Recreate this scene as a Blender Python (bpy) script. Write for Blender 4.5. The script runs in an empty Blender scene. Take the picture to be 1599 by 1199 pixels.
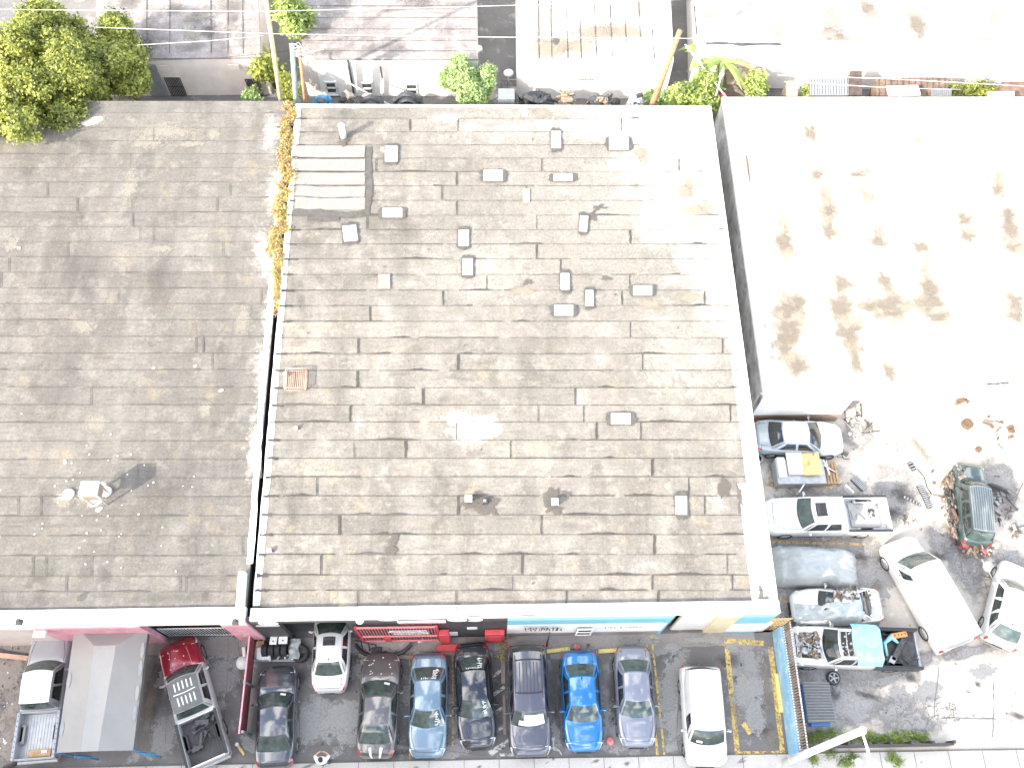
import bpy, bmesh, math, random
from mathutils import Vector, Matrix, noise as mnoise
import numpy as np
random.seed(7)
S = bpy.context.scene
C = S.collection

# ------------------------------------------------------------------ camera
F = 1400.0; CX = 799.5; CY = 599.5; HC = 45.0
_dn = Vector((-30, -692, -1400)).normalized()
_no = Vector((-60, (1400*1400+1800)/692.0, -1400)).normalized()
_up = -_dn
_ea = _no.cross(_up).normalized()
RM = Matrix((_ea, _no, _up))
cam_d = bpy.data.cameras.new('camera'); cam = bpy.data.objects.new('camera', cam_d); C.objects.link(cam)
cam_d.sensor_width = 36; cam_d.sensor_fit = 'HORIZONTAL'; cam_d.lens = F/1599*36
cam_d.clip_start = 0.5; cam_d.clip_end = 3000
cam.matrix_world = Matrix.Translation((0, 0, HC)) @ RM.to_4x4()
S.camera = cam
# ------------------------------------------------------------------ light
SUN_EL = math.radians(30); SH_AZ = math.radians(54)      # shadows point this way, east of north
w = bpy.data.worlds.new('World'); S.world = w; w.use_nodes = True
nt = w.node_tree; bg = nt.nodes['Background']
sky = nt.nodes.new('ShaderNodeTexSky'); sky.sky_type = 'NISHITA'; sky.sun_disc = False
sky.sun_elevation = SUN_EL; sky.sun_rotation = SH_AZ + math.pi; sky.dust_density = 2.5; sky.air_density = 1.0; sky.ozone_density = 1.0
tc = nt.nodes.new('ShaderNodeTexCoord'); nz = nt.nodes.new('ShaderNodeTexNoise'); nz.inputs['Scale'].default_value = 4.5; nz.inputs['Detail'].default_value = 6
rp = nt.nodes.new('ShaderNodeValToRGB'); rp.color_ramp.elements[0].position = .50; rp.color_ramp.elements[1].position = .63
mx = nt.nodes.new('ShaderNodeMix'); mx.data_type = 'RGBA'
mx.inputs['B'].default_value = (11.0, 10.8, 10.4, 1)
nt.links.new(tc.outputs['Generated'], nz.inputs['Vector']); nt.links.new(nz.outputs['Fac'], rp.inputs['Fac'])
nt.links.new(rp.outputs['Color'], mx.inputs['Factor']); nt.links.new(sky.outputs['Color'], mx.inputs['A'])
nt.links.new(mx.outputs['Result'], bg.inputs['Color'])
bg.inputs['Strength'].default_value = 0.15
sd = bpy.data.lights.new('sun', 'SUN'); sd.energy = 2.5; sd.angle = math.radians(.5); sd.color = (1.0, .93, .82)
so = bpy.data.objects.new('sun', sd); C.objects.link(so)
_ld = Vector((math.sin(SH_AZ)*math.cos(SUN_EL), math.cos(SH_AZ)*math.cos(SUN_EL), -math.sin(SUN_EL)))
so.rotation_euler = _ld.to_track_quat('-Z', 'Y').to_euler()
so.location = (-40, -30, 60)
S.view_settings.view_transform = 'Standard'; S.view_settings.look = 'None'
S.view_settings.exposure = 2.0; S.view_settings.gamma = 1.0
S.render.engine = 'CYCLES'
S.cycles.max_bounces = 6; S.cycles.transparent_max_bounces = 16

# ------------------------------------------------------------------ geometry helpers
def ray(px, py):
    return RM @ Vector(((px-CX)/F, -(py-CY)/F, -1.0))
def P(px, py, z=0.0):
    d = ray(px, py); t = (z-HC)/d.z
    return Vector((d.x*t, d.y*t, z))
def PY(px, py, y):                      # point on the vertical plane y = const
    d = ray(px, py); t = y/d.y
    return Vector((d.x*t, y, HC+d.z*t))
class Plane:
    def __init__(s, z0, y0, b, bx=0.0): s.z0, s.y0, s.b, s.bx = z0, y0, b, bx
    def z(s, x, y): return s.z0+s.b*(y-s.y0)+s.bx*x
    def at(s, px, py, dz=0.0):
        d = ray(px, py)
        t = (s.z0+dz-s.b*s.y0-HC)/(d.z-s.b*d.y-s.bx*d.x)
        return Vector((d.x*t, d.y*t, HC+d.z*t))
GROUND = Plane(0, 0, 0)

class MB:
    def __init__(s): s.v = []; s.f = []; s.m = []; s.a = []; s.sm = []
    def add(s, vs, fs, mi=0, val=.5, smooth=False):
        b = len(s.v)
        s.v += [tuple(p) for p in vs]
        s.a += list(val) if isinstance(val, (list, tuple)) else [val]*len(vs)
        for f in fs:
            s.f.append(tuple(b+i for i in f)); s.m.append(mi); s.sm.append(smooth)
        return s
    def quad(s, a, b, c, d, mi=0, val=.5): return s.add([a, b, c, d], [(0, 1, 2, 3)], mi, val)
    def box(s, c, sz, rz=0.0, mi=0, bev=0.0, rx=0.0, ry=0.0):
        hx, hy, hz = sz[0]/2, sz[1]/2, sz[2]/2
        M = Matrix.Rotation(rz, 3, 'Z') @ Matrix.Rotation(ry, 3, 'Y') @ Matrix.Rotation(rx, 3, 'X')
        c = Vector(c)
        if bev <= 0:
            vs = [c+M@Vector((x*hx, y*hy, z*hz)) for z in (-1, 1) for x, y in ((-1, -1), (1, -1), (1, 1), (-1, 1))]
            return s.add(vs, [(3, 2, 1, 0), (4, 5, 6, 7), (0, 1, 5, 4), (1, 2, 6, 5), (2, 3, 7, 6), (3, 0, 4, 7)], mi)
        b = min(bev, hx*.9, hy*.9, hz*.9)
        rings = []
        for z, k in ((-hz, b), (-hz+b, 0), (hz-b, 0), (hz, b)):
            X, Y = hx-k, hy-k
            kk = b*.8
            rings.append([(-X+kk, -Y), (X-kk, -Y), (X, -Y+kk), (X, Y-kk), (X-kk, Y), (-X+kk, Y), (-X, Y-kk), (-X, -Y+kk)])
        vs = []
        for r, z in zip(rings, (-hz, -hz+b, hz-b, hz)):
            vs += [c+M@Vector((x, y, z)) for x, y in r]
        fs = [tuple(range(7, -1, -1)), tuple(range(24, 32))]
        for k in range(3):
            for i in range(8):
                j = (i+1) % 8
                fs.append((k*8+i, k*8+j, k*8+8+j, k*8+8+i))
        return s.add(vs, fs, mi)
    def prism(s, pts, z0, z1, mi=0, mtop=None):          # pts CCW list of (x,y); z0/z1 number or callable
        n = len(pts)
        f0 = z0 if callable(z0) else (lambda x, y: z0)
        f1 = z1 if callable(z1) else (lambda x, y: z1)
        a = sum(pts[i][0]*pts[(i+1) % n][1]-pts[(i+1) % n][0]*pts[i][1] for i in range(n))
        if a < 0: pts = pts[::-1]
        vs = [(p[0], p[1], f0(p[0], p[1])) for p in pts]+[(p[0], p[1], f1(p[0], p[1])) for p in pts]
        s.add(vs, [(i, (i+1) % n, n+(i+1) % n, n+i) for i in range(n)]+[tuple(range(n-1, -1, -1))], mi)
        s.add(vs[n:], [tuple(range(n))], mi if mtop is None else mtop)
        return s
    def tube(s, pts, r, n=6, mi=0, smooth=True):
        pts = [Vector(p) for p in pts]; rr = r if isinstance(r, (list, tuple)) else [r]*len(pts)
        vs = []; fs = []
        for i, p in enumerate(pts):
            t = (pts[min(i+1, len(pts)-1)]-pts[max(i-1, 0)])
            t = t.normalized() if t.length > 1e-6 else Vector((0, 0, 1))
            u = t.cross(Vector((0, 0, 1)) if abs(t.z) < .9 else Vector((1, 0, 0))).normalized(); v = t.cross(u)
            for k in range(n):
                an = 2*math.pi*k/n
                vs.append(p+(u*math.cos(an)+v*math.sin(an))*rr[i])
        for i in range(len(pts)-1):
            for k in range(n):
                k2 = (k+1) % n
                fs.append((i*n+k, (i+1)*n+k, (i+1)*n+k2, i*n+k2))
        fs.append(tuple(range(n))); fs.append(tuple(range((len(pts)-1)*n+n-1, (len(pts)-1)*n-1, -1)))
        return s.add(vs, fs, mi, smooth=smooth)
    def lathe(s, prof, c=(0, 0, 0), axis='Z', n=16, mi=0, smooth=True, M=None):     # prof [(r,h)]
        vs = []; fs = []
        for r, h in prof:
            for k in range(n):
                an = 2*math.pi*k/n; x, y = r*math.cos(an), r*math.sin(an)
                p = Vector((x, y, h)) if axis == 'Z' else (Vector((x, h, y)) if axis == 'Y' else Vector((h, x, y)))
                if M is not None: p = M @ p
                vs.append(p+Vector(c))
        for i in range(len(prof)-1):
            for k in range(n):
                k2 = (k+1) % n
                fs.append((i*n+k, i*n+k2, (i+1)*n+k2, (i+1)*n+k))
        caps = []; ring_ = tuple(prof[0]) == tuple(prof[-1])
        if prof[0][0] > 1e-4 and not ring_: caps.append(tuple(range(n-1, -1, -1)))
        if prof[-1][0] > 1e-4 and not ring_: caps.append(tuple(range((len(prof)-1)*n, len(prof)*n)))
        k0 = len(s.v); s.add(vs, fs, mi, smooth=smooth)
        for cf in caps: s.f.append(tuple(k0+i for i in cf)); s.m.append(mi); s.sm.append(False)
        return s
    def grid(s, fn, nu, nv, mi=0, val=None, smooth=True, flip=False):
        vs = []; va = []
        for i in range(nu+1):
            for j in range(nv+1):
                p = fn(i/nu, j/nv); vs.append(p)
                va.append(val(i/nu, j/nv) if val else .5)
        fs = []
        for i in range(nu):
            for j in range(nv):
                a = i*(nv+1)+j
                q = (a, a+nv+1, a+nv+2, a+1)
                fs.append(q[::-1] if flip else q)
        return s.add(vs, fs, mi, va, smooth)
    def blob(s, c, rx, ry, rot=0.0, mi=0, plane=None, dz=.004, rings=5, n=20, jag=.25, peak=1.0):
        """irregular flat stain sheet; 'val' falls from centre to rim"""
        plane = plane or GROUND; s.k = getattr(s, 'k', 0)+1; dz = dz+s.k*.00014
        if getattr(plane, 'clip', None): c = plane.clip(c[0], c[1])
        vs = [(c[0], c[1], plane.z(c[0], c[1])+dz)]; va = [peak]
        sd_ = random.random()*100
        cr, sr = math.cos(rot), math.sin(rot)
        for i in range(1, rings+1):
            for k in range(n):
                an = 2*math.pi*k/n
                r = i/rings*(1+jag*(mnoise.noise(Vector((math.cos(an)*1.6+sd_, math.sin(an)*1.6, 0)))*1.6))
                x, y = rx*r*math.cos(an), ry*r*math.sin(an)
                X, Y = c[0]+x*cr-y*sr, c[1]+x*sr+y*cr
                if getattr(plane, 'clip', None): X, Y = plane.clip(X, Y)
                vs.append((X, Y, plane.z(X, Y)+dz)); va.append(peak*(1-i/rings))
        fs = [(0, 1+k, 1+(k+1) % n) for k in range(n)]
        for i in range(rings-1):
            for k in range(n):
                a = 1+i*n+k; b_ = 1+i*n+(k+1) % n
                fs.append((a, a+n, b_+n, b_))
        return s.add(vs, fs, mi, va)
    def strip(s, pts, wid, mi=0, plane=None, dz=.005, jag=0.0, step=.35, val=.5, up=0.0):
        """ragged flat ribbon along a ground polyline"""
        plane = plane or GROUND; s.k = getattr(s, 'k', 0)+1; dz = dz+s.k*.00014
        out = []
        pts = [Vector((p[0], p[1])) for p in pts]
        for a, b in zip(pts[:-1], pts[1:]):
            n = max(1, int((b-a).length/step))
            for i in range(n): out.append(a.lerp(b, i/n))
        out.append(pts[-1])
        vs = []
        for i, p in enumerate(out):
            t = (out[min(i+1, len(out)-1)]-out[max(i-1, 0)]).normalized(); nn = Vector((-t.y, t.x))
            w_ = wid*(1+jag*random.uniform(-1, 1)); w2 = wid*(1+jag*random.uniform(-1, 1)); off = up*wid*random.uniform(-.5, .5)
            for q in (p+nn*(w_/2+off), p-nn*(w2/2-off)):
                vs.append((q.x, q.y, plane.z(q.x, q.y)+dz))
        fs = [(2*i, 2*i+1, 2*i+3, 2*i+2) for i in range(len(out)-1)]
        return s.add(vs, fs, mi, val)
    def build(s, name, mats, parent=None, origin=None, sub=0):
        if not isinstance(mats, (list, tuple)): mats = [mats]
        me = bpy.data.meshes.new(name)
        V = np.array(s.v, dtype=np.float32).reshape(-1, 3)
        if origin is not None: V = V-np.array(tuple(origin), dtype=np.float32)
        me.from_pydata(V.tolist(), [], s.f)
        for m in mats: me.materials.append(m)
        me.polygons.foreach_set('material_index', s.m)
        me.polygons.foreach_set('use_smooth', s.sm)
        at = me.attributes.new('val', 'FLOAT', 'POINT'); at.data.foreach_set('value', s.a)
        me.update()
        o = bpy.data.objects.new(name, me); C.objects.link(o)
        if origin is not None and parent is None: o.location = origin
        if parent is not None: o.parent = parent
        if sub:
            md = o.modifiers.new('sub', 'SUBSURF'); md.levels = sub; md.render_levels = sub
        return o

def tag(o, label=None, cat=None, group=None, kind=None):
    if label: o['label'] = label
    if cat: o['category'] = cat
    if group: o['group'] = group
    if kind: o['kind'] = kind
    return o
def thing(name, label, cat, loc=(0, 0, 0), rz=0.0, group=None):
    o = bpy.data.objects.new(name, None); C.objects.link(o); o.empty_display_size = .3
    o.location = loc; o.rotation_euler = (0, 0, rz)
    return tag(o, label, cat, group)
def solid(mb, name, m, label, cat, origin, group=None):
    return tag(mb.build(name, m, None, origin), label, cat, group)

# ------------------------------------------------------------------ materials
class NT:
    def __init__(s, name):
        s.mat = bpy.data.materials.new(name); s.mat.use_nodes = True; s.t = s.mat.node_tree
        s.p = s.t.nodes['Principled BSDF']; s.out = s.t.nodes['Material Output']
    def n(s, typ, **k):
        o = s.t.nodes.new(typ)
        for a, b in k.items(): setattr(o, a, b)
        return o
    def l(s, a, b): s.t.links.new(a, b)
    def coord(s, scale=(1, 1, 1), kind='Object'):
        tcn = s.n('ShaderNodeTexCoord'); mp = s.n('ShaderNodeMapping'); mp.inputs['Scale'].default_value = scale
        s.l(tcn.outputs[kind], mp.inputs['Vector']); return mp.outputs['Vector']
    def noise(s, scale, detail=4, vec=None, rough=.55):
        o = s.n('ShaderNodeTexNoise'); o.inputs['Scale'].default_value = scale; o.inputs['Detail'].default_value = detail
        o.inputs['Roughness'].default_value = rough
        if vec is not None: s.l(vec, o.inputs['Vector'])
        return o.outputs['Fac']
    def ramp(s, fac, stops):
        o = s.n('ShaderNodeValToRGB'); e = o.color_ramp.elements
        while len(e) < len(stops): e.new(.5)
        for i, (p_, c_) in enumerate(stops):
            e[i].position = p_; e[i].color = (c_[0], c_[1], c_[2], 1) if not isinstance(c_, (int, float)) else (c_, c_, c_, 1)
        s.l(fac, o.inputs['Fac']); return o.outputs['Color']
    def mix(s, fac, a, b, mode='MIX'):
        o = s.n('ShaderNodeMix', data_type='RGBA', blend_type=mode)
        for sock, v_ in ((o.inputs['Factor'], fac), (o.inputs['A'], a), (o.inputs['B'], b)):
            if isinstance(v_, (int, float)): sock.default_value = v_
            elif isinstance(v_, tuple): sock.default_value = (v_[0], v_[1], v_[2], 1)
            else: s.l(v_, sock)
        return o.outputs['Result']
    def math(s, op, a, b=0.0, c=None, clamp=False):
        o = s.n('ShaderNodeMath', operation=op, use_clamp=clamp)
        for i, v_ in enumerate((a, b, c)):
            if v_ is None: continue
            if isinstance(v_, (int, float)): o.inputs[i].default_value = v_
            else: s.l(v_, o.inputs[i])
        return o.outputs[0]
    def attr(s): 
        o = s.n('ShaderNodeAttribute', attribute_name='val'); return o.outputs['Fac']
    def bump(s, h, st=.3, d=.02):
        o = s.n('ShaderNodeBump'); o.inputs['Strength'].default_value = st; o.inputs['Distance'].default_value = d
        s.l(h, o.inputs['Height']); s.l(o.outputs['Normal'], s.p.inputs['Normal'])
def rgb(c, k=1.0): return tuple(x*k for x in c)

def simple(name, c, rough=.6, var=.12, scale=3.0, metal=0.0, spec=.5, coat=0.0, bump=0.0, fine=20.0, dirt=None):
    s = NT(name); v = s.coord()
    f = s.noise(scale, 5, v)
    col = s.ramp(f, [(.3, rgb(c, 1-var)), (.7, rgb(c, 1+var))])
    if dirt:
        d = s.noise(scale*1.7, 6, v, .7)
        m = s.ramp(d, [(.5, 0), (.66, 1)])
        col = s.mix(m, col, dirt)
    s.l(col, s.p.inputs['Base Color'])
    s.p.inputs['Roughness'].default_value = rough; s.p.inputs['Metallic'].default_value = metal
    s.p.inputs['Specular IOR Level'].default_value = spec; s.p.inputs['Coat Weight'].default_value = coat
    s.p.inputs['Coat Roughness'].default_value = .05
    if bump: s.bump(s.noise(fine, 4, v), bump)
    return s.mat
def paint(name, c, rough=.3, dirt=.18):
    s = NT(name); v = s.coord()
    f = s.noise(1.5, 5, v); g = s.noise(14, 4, v, .7)
    col = s.ramp(f, [(.3, rgb(c, .94)), (.7, rgb(c, 1.06))])
    col = s.mix(s.ramp(g, [(.55, 0.0), (.8, dirt)]), col, (.3, .28, .25))
    s.l(col, s.p.inputs['Base Color']); s.p.inputs['Coat Weight'].default_value = 1.0; s.p.inputs['Coat Roughness'].default_value = .04
    s.p.inputs['Roughness'].default_value = rough; s.p.inputs['Metallic'].default_value = .25; s.p.inputs['Coat IOR'].default_value = 1.7
    return s.mat
def stain(name, c, lo=.3, hi=.6, amt=1.0, scale=2.5, rough=.8, nz_=.9, stretch=(1, 1, 1), c2=None):
    """a mark on a surface with its own ragged outline (alpha from 'val' and noise)"""
    s = NT(name); v = s.coord(stretch)
    f = s.noise(scale, 6, v, .65)
    k = s.math('ADD', s.attr(), s.math('MULTIPLY', s.math('SUBTRACT', f, .5), nz_))
    mr = s.n('ShaderNodeMapRange', interpolation_type='SMOOTHSTEP'); s.l(k, mr.inputs[0])
    mr.inputs[1].default_value = lo; mr.inputs[2].default_value = hi; mr.inputs[3].default_value = 0; mr.inputs[4].default_value = amt
    s.l(mr.outputs[0], s.p.inputs['Alpha'])
    g = s.noise(scale*4, 4, s.coord())
    s.l(s.ramp(g, [(.3, rgb(c, .85)), (.7, c2 or rgb(c, 1.15))]), s.p.inputs['Base Color']); s.p.inputs['Roughness'].default_value = rough
    return s.mat

def roll_roof(name, base, light, dark, tintamt=.16):
    """weathered roll roofing: per-sheet tint from 'val', grime streaks, pale worn patches, scratches, grit"""
    s = NT(name)
    v = s.coord(); vs_ = s.coord((1.0, .14, 1)); vh = s.coord((.25, 1.8, 1)); vf = s.coord((1.0, .10, 1)); vg = s.coord((.12, 1, 1))
    streak = s.noise(.8, 7, vs_, .62); big = s.noise(.16, 5, v, .6); mid = s.noise(1.3, 8, v, .74); fine = s.noise(9, 6, v, .8); horiz = s.noise(2.4, 6, vh, .75)
    scr = s.noise(7, 5, vf, .7); scr2 = s.noise(9, 4, vg, .7); blot = s.noise(.55, 8, v, .78)
    col = s.mix(s.ramp(streak, [(.40, 0), (.66, .75)]), base, light)
    col = s.mix(s.ramp(big, [(.42, 0), (.68, .5)]), col, light)
    col = s.mix(s.ramp(horiz, [(.50, 0), (.72, .6)]), col, dark)
    col = s.mix(s.ramp(mid, [(.51, 0), (.66, .62)]), col, rgb(light, 1.25))
    col = s.mix(s.ramp(blot, [(.56, 0), (.66, .6)]), col, (light[0]*1.22, light[1]*1.12, light[2]*.88))
    col = s.mix(s.ramp(blot, [(.34, .5), (.43, 0)]), col, rgb(dark, .85))
    col = s.mix(s.ramp(scr, [(.60, 0), (.72, .35)]), col, rgb(light, 1.3))
    col = s.mix(s.ramp(scr2, [(.60, 0), (.74, .35)]), col, rgb(dark, .8))
    t = s.ramp(s.attr(), [(0, 1-tintamt), (1, 1+tintamt)])
    col = s.mix(1.0, col, t, 'MULTIPLY')
    g = s.ramp(fine, [(.3, .74), (.7, 1.22)])
    col = s.mix(1.0, col, g, 'MULTIPLY')
    s.l(col, s.p.inputs['Base Color']); s.p.inputs['Roughness'].default_value = .85; s.p.inputs['Specular IOR Level'].default_value = .25
    s.bump(s.math('ADD', fine, s.math('MULTIPLY', mid, .8)), .35, .03)
    return s.mat
def pavement(name, base, light, dark, cell=0.0):
    s = NT(name); v = s.coord()
    a = s.noise(.22, 6, v, .65); b = s.noise(1.0, 7, v, .72); c_ = s.noise(22, 4, v, .8); d = s.noise(3.4, 6, v, .75)
    col = s.mix(s.ramp(a, [(.42, 0), (.62, .55)]), base, dark)
    col = s.mix(s.ramp(b, [(.55, 0), (.64, .62)]), col, light)
    col = s.mix(s.ramp(d, [(.6, 0), (.72, .35)]), col, rgb(light, 1.25))
    col = s.mix(1.0, col, s.ramp(c_, [(.25, .7), (.75, 1.3)]), 'MULTIPLY')
    s.l(col, s.p.inputs['Base Color']); s.p.inputs['Roughness'].default_value = .8; s.p.inputs['Specular IOR Level'].default_value = .35
    s.bump(s.math('ADD', c_, d), .3, .015)
    return s.mat
def leafmat(name, c1, c2):
    s = NT(name); v = s.coord()
    at = s.attr()
    n1 = s.noise(.9, 3, v)
    k = s.math('ADD', s.math('MULTIPLY', at, .75), s.math('MULTIPLY', n1, .35))
    col = s.ramp(k, [(.15, c1), (.85, c2)])
    s.l(col, s.p.inputs['Base Color']); s.p.inputs['Roughness'].default_value = .5
    tr = s.n('ShaderNodeBsdfTranslucent'); s.l(s.mix(1.0, col, (1.1, 1.25, .5), 'MULTIPLY'), tr.inputs['Color'])
    ms = s.n('ShaderNodeMixShader'); ms.inputs[0].default_value = .3
    s.l(s.p.outputs[0], ms.inputs[1]); s.l(tr.outputs[0], ms.inputs[2]); s.l(ms.outputs[0], s.out.inputs['Surface'])
    return s.mat

M = {}
M['roof_mid'] = roll_roof('roof_roll_grey', (.139, .127, .110), (.238, .219, .191), (.092, .085, .073), .13)
M['roof_left'] = roll_roof('roof_roll_brown_grey', (.120, .111, .099), (.188, .174, .155), (.086, .079, .070), .07)
M['roof_far'] = roll_roof('roof_roll_far', (.20, .175, .165), (.32, .29, .27), (.10, .085, .08), .1)
M['tar'] = simple('roof_tar', (.058, .052, .046), .55, .35, 6)
M['tar_old'] = simple('roof_tar_weathered', (.080, .073, .065), .7, .25, 4)
M['coat'] = simple('white_roof_coating', (.78, .76, .72), .6, .06, 1.2, bump=.15)
M['coat_old'] = simple('aged_white_coating', (.62, .59, .54), .7, .12, 2, bump=.15)
M['patch'] = simple('roof_patch_white', (.76, .74, .69), .65, .10, 3, bump=.2)
M['patch_dim'] = simple('roof_patch_grey', (.222, .206, .184), .75, .12, 3, bump=.2)
M['s_tar'] = stain('tar_smear', (.10, .088, .075), .30, .42, .85, 4)
M['s_brown'] = stain('brown_stain', (.20, .165, .13), .05, .80, .65, 3.2, nz_=1.1)
M['s_brown_pale'] = stain('pale_brown_stain', (.27, .235, .18), .02, .75, .70, 2.4, nz_=1.0)
M['s_dark'] = stain('dark_grime', (.10, .088, .08), .10, 1.3, .34, 2.6, stretch=(1, .35, 1))
M['s_white'] = stain('white_coating_remnant', (.52, .48, .43), .12, .85, .8, 3.2, nz_=1.6)
M['s_wear_glow'] = stain('worn_coating_and_glow', (.34, .31, .275), .05, 1.15, .85, 1.3, nz_=1.0)  # worn coating patches, and painted glow towards the upper right
M['s_glow_soft'] = stain('painted_soft_glow', (.33, .305, .265), -.15, 1.15, .85, 1.6, nz_=1.2)  # broad pale tone, paints the glow of light into the roof colour
M['s_glow_big'] = stain('painted_roof_glow', (.80, .77, .70), .0, 1.0, .97, 1.1, nz_=1.1)  # near-white tone for the strongest painted glow on the roof
M['s_cream'] = stain('cream_scuff', (.25, .23, .19), .10, .8, .7, 3.6, nz_=1.9)
M['s_oil'] = stain('oil_stain', (.06, .055, .052), .05, .95, .6, 2.6, rough=.5, nz_=1.1)
M['s_dust'] = stain('pale_concrete_dust', (.34, .335, .325), .14, .42, .65, 3.2, nz_=1.7)
M['s_rust'] = stain('rust_stain', (.25, .205, .165), .10, .9, .55, 2.4, nz_=1.2)
M['s_wet'] = stain('asphalt_repair', (.10, .095, .09), .26, .36, .8, 1.5)
M['asphalt'] = pavement('asphalt_old', (.165, .157, .152), (.33, .32, .31), (.095, .090, .087))
M['yard'] = pavement('concrete_yard', (.50, .455, .40), (.66, .61, .54), (.34, .30, .26))
M['concrete'] = pavement('sidewalk_concrete', (.45, .435, .40), (.53, .51, .475), (.36, .345, .315))
M['dirt'] = pavement('dirt_ground', (.19, .155, .125), (.29, .25, .20), (.10, .085, .07))
M['joint'] = simple('joint_dark', (.12, .11, .10), .8)
def crackmat(name):
    s = NT(name); v = s.coord(); wv = s.noise(2.5, 4, v)
    mp = s.n('ShaderNodeVectorMath', operation='ADD'); s.l(v, mp.inputs[0]); s.l(s.mix(1.0, (0, 0, 0), s.ramp(wv, [(0, 0), (1, .8)])), mp.inputs[1])
    vo = s.n('ShaderNodeTexVoronoi', feature='DISTANCE_TO_EDGE'); vo.inputs['Scale'].default_value = 2.3; s.l(mp.outputs[0], vo.inputs['Vector'])
    k = s.math('LESS_THAN', vo.outputs['Distance'], .035); m = s.math('GREATER_THAN', s.math('ADD', s.attr(), s.math('MULTIPLY', s.math('SUBTRACT', s.noise(3, 3, v), .5), 1.0)), .3)
    s.l(s.math('MULTIPLY', s.math('MULTIPLY', k, m), .75), s.p.inputs['Alpha']); s.p.inputs['Base Color'].default_value = (.19, .175, .165, 1); s.p.inputs['Roughness'].default_value = .9
    return s.mat
M['cracks'] = crackmat('crazed_asphalt_cracks')
def linepaint(name, c):
    s = NT(name); v = s.coord(); f = s.noise(5, 6, v, .8)
    s.l(s.ramp(f, [(.40, 0), (.52, 1)]), s.p.inputs['Alpha']); g = s.noise(1.5, 4, v)
    s.l(s.ramp(g, [(.3, rgb(c, .8)), (.7, c)]), s.p.inputs['Base Color']); s.p.inputs['Roughness'].default_value = .7
    return s.mat
M['yellow'] = linepaint('yellow_line_paint', (.62, .45, .14)); M['white_line'] = linepaint('white_line_paint', (.5, .5, .48)); M['orange_line'] = linepaint('orange_line_paint', (.55, .36, .16))
M['yellow_solid'] = simple('yellow_paint', (.72, .58, .20), .6, .12, 4, dirt=(.4, .35, .25))
M['pink'] = simple('pink_wall_paint', (.64, .30, .36), .7, .10, 1.3, dirt=(.72, .48, .5))
M['blue_wall'] = simple('blue_wall_paint', (.20, .45, .54), .65, .08, 1.5)
M['blue_low'] = simple('blue_low_wall_paint', (.22, .42, .58), .65, .15, 1.2, dirt=(.45, .55, .6))
M['white_wall'] = simple('white_wall_paint', (.74, .72, .68), .7, .06, 1.2)
M['cream'] = simple('cream_wall_paint', (.62, .54, .36), .7, .1, 2)
M['beige_wall'] = simple('beige_wall_paint', (.66, .58, .53), .75, .1, 1)
M['apron'] = pavement('stained_apron_concrete', (.27, .245, .23), (.36, .33, .31), (.15, .135, .125))
M['tan_wall'] = simple('tan_wall_paint', (.28, .20, .15), .75, .2, 1, dirt=(.25, .19, .15))
M['grey_wall'] = simple('grey_block_wall', (.28, .27, .26), .8, .15, 1.5)
M['charcoal'] = simple('charcoal_paint', (.055, .053, .055), .6, .2, 2)
M['black'] = simple('black_rubber_plastic', (.025, .025, .027), .55, .3, 5)
M['tyre'] = simple('tyre_rubber', (.03, .03, .031), .75, .25, 8)
M['rim'] = simple('alloy_rim', (.42, .42, .42), .35, .15, 8, metal=.6)
M['red_dark'] = simple('dull_dark_red_sheet', (.16, .04, .045), .7, .3, 3)
M['red'] = simple('red_paint', (.50, .055, .065), .5, .15, 3)
M['red_pale'] = simple('faded_red_paint', (.62, .22, .22), .6, .15, 3)
M['bare_dirt'] = stain('grey_brown_dirt', (.27, .235, .205), .05, .6, .95, 2.2, nz_=1.2)
M['salmon'] = simple('faded_salmon_paint', (.56, .36, .27), .7, .2, 3)
M['green_sleeve'] = simple('pale_green_sleeve', (.30, .42, .34), .6, .2, 3)
M['shack_brown'] = simple('shack_brown_boards', (.15, .10, .075), .8, .4, 3)
M['shack_dark'] = simple('painted_dark_inner_wall', (.075, .055, .045), .8, .4, 3)
M['gap_wall'] = simple('shaded_gap_wall', (.05, .048, .045), .9, .3, 2)  # dark colour stands in for the shade of the narrow gap
M['orange'] = simple('orange_paint', (.60, .25, .10), .6, .2, 3)
M['white_metal'] = simple('white_metal', (.72, .72, .70), .45, .05, 4)
M['grey_metal'] = simple('grey_metal', (.26, .27, .28), .45, .15, 4, metal=.3)
M['galv'] = simple('galvanised_metal', (.40, .41, .41), .4, .15, 4, metal=.5)
M['steel_dark'] = simple('dark_steel', (.07, .072, .075), .5, .3, 5, metal=.4)
M['rust'] = simple('rusty_iron', (.13, .085, .06), .8, .35, 4)
M['wood'] = simple('raw_wood', (.42, .27, .14), .7, .25, 6)
M['wood_grey'] = simple('weathered_wood', (.26, .21, .17), .8, .25, 5)
M['wood_yellow'] = simple('yellowed_pole_wood', (.50, .43, .22), .8, .2, 4)
M['wood_brown'] = simple('brown_pole_wood', (.34, .19, .10), .8, .25, 4)
M['canvas'] = simple('grey_canvas', (.268, .262, .25), .8, .06, 1.2, bump=.08)
M['canvas_pale'] = simple('pale_grey_canvas', (.315, .31, .296), .8, .05, 1.2, bump=.08)
M['blue_metal'] = simple('blue_frame_paint', (.05, .22, .38), .5, .15, 4)
M['blue_bin'] = simple('blue_dumpster_paint', (.05, .13, .32), .5, .2, 3, dirt=(.09, .10, .16))
M['skip_lid'] = simple('grey_plastic_lid', (.16, .165, .17), .5, .1, 4)
M['tarp_yellow'] = simple('yellow_board', (.62, .44, .20), .7, .1, 2)
M['sheet_white'] = simple('white_sheet_metal', (.72, .70, .66), .5, .06, 2)
M['plastic_blue'] = simple('pale_blue_plastic', (.26, .56, .64), .35, .15, 1.4, dirt=(.42, .66, .70))
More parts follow.
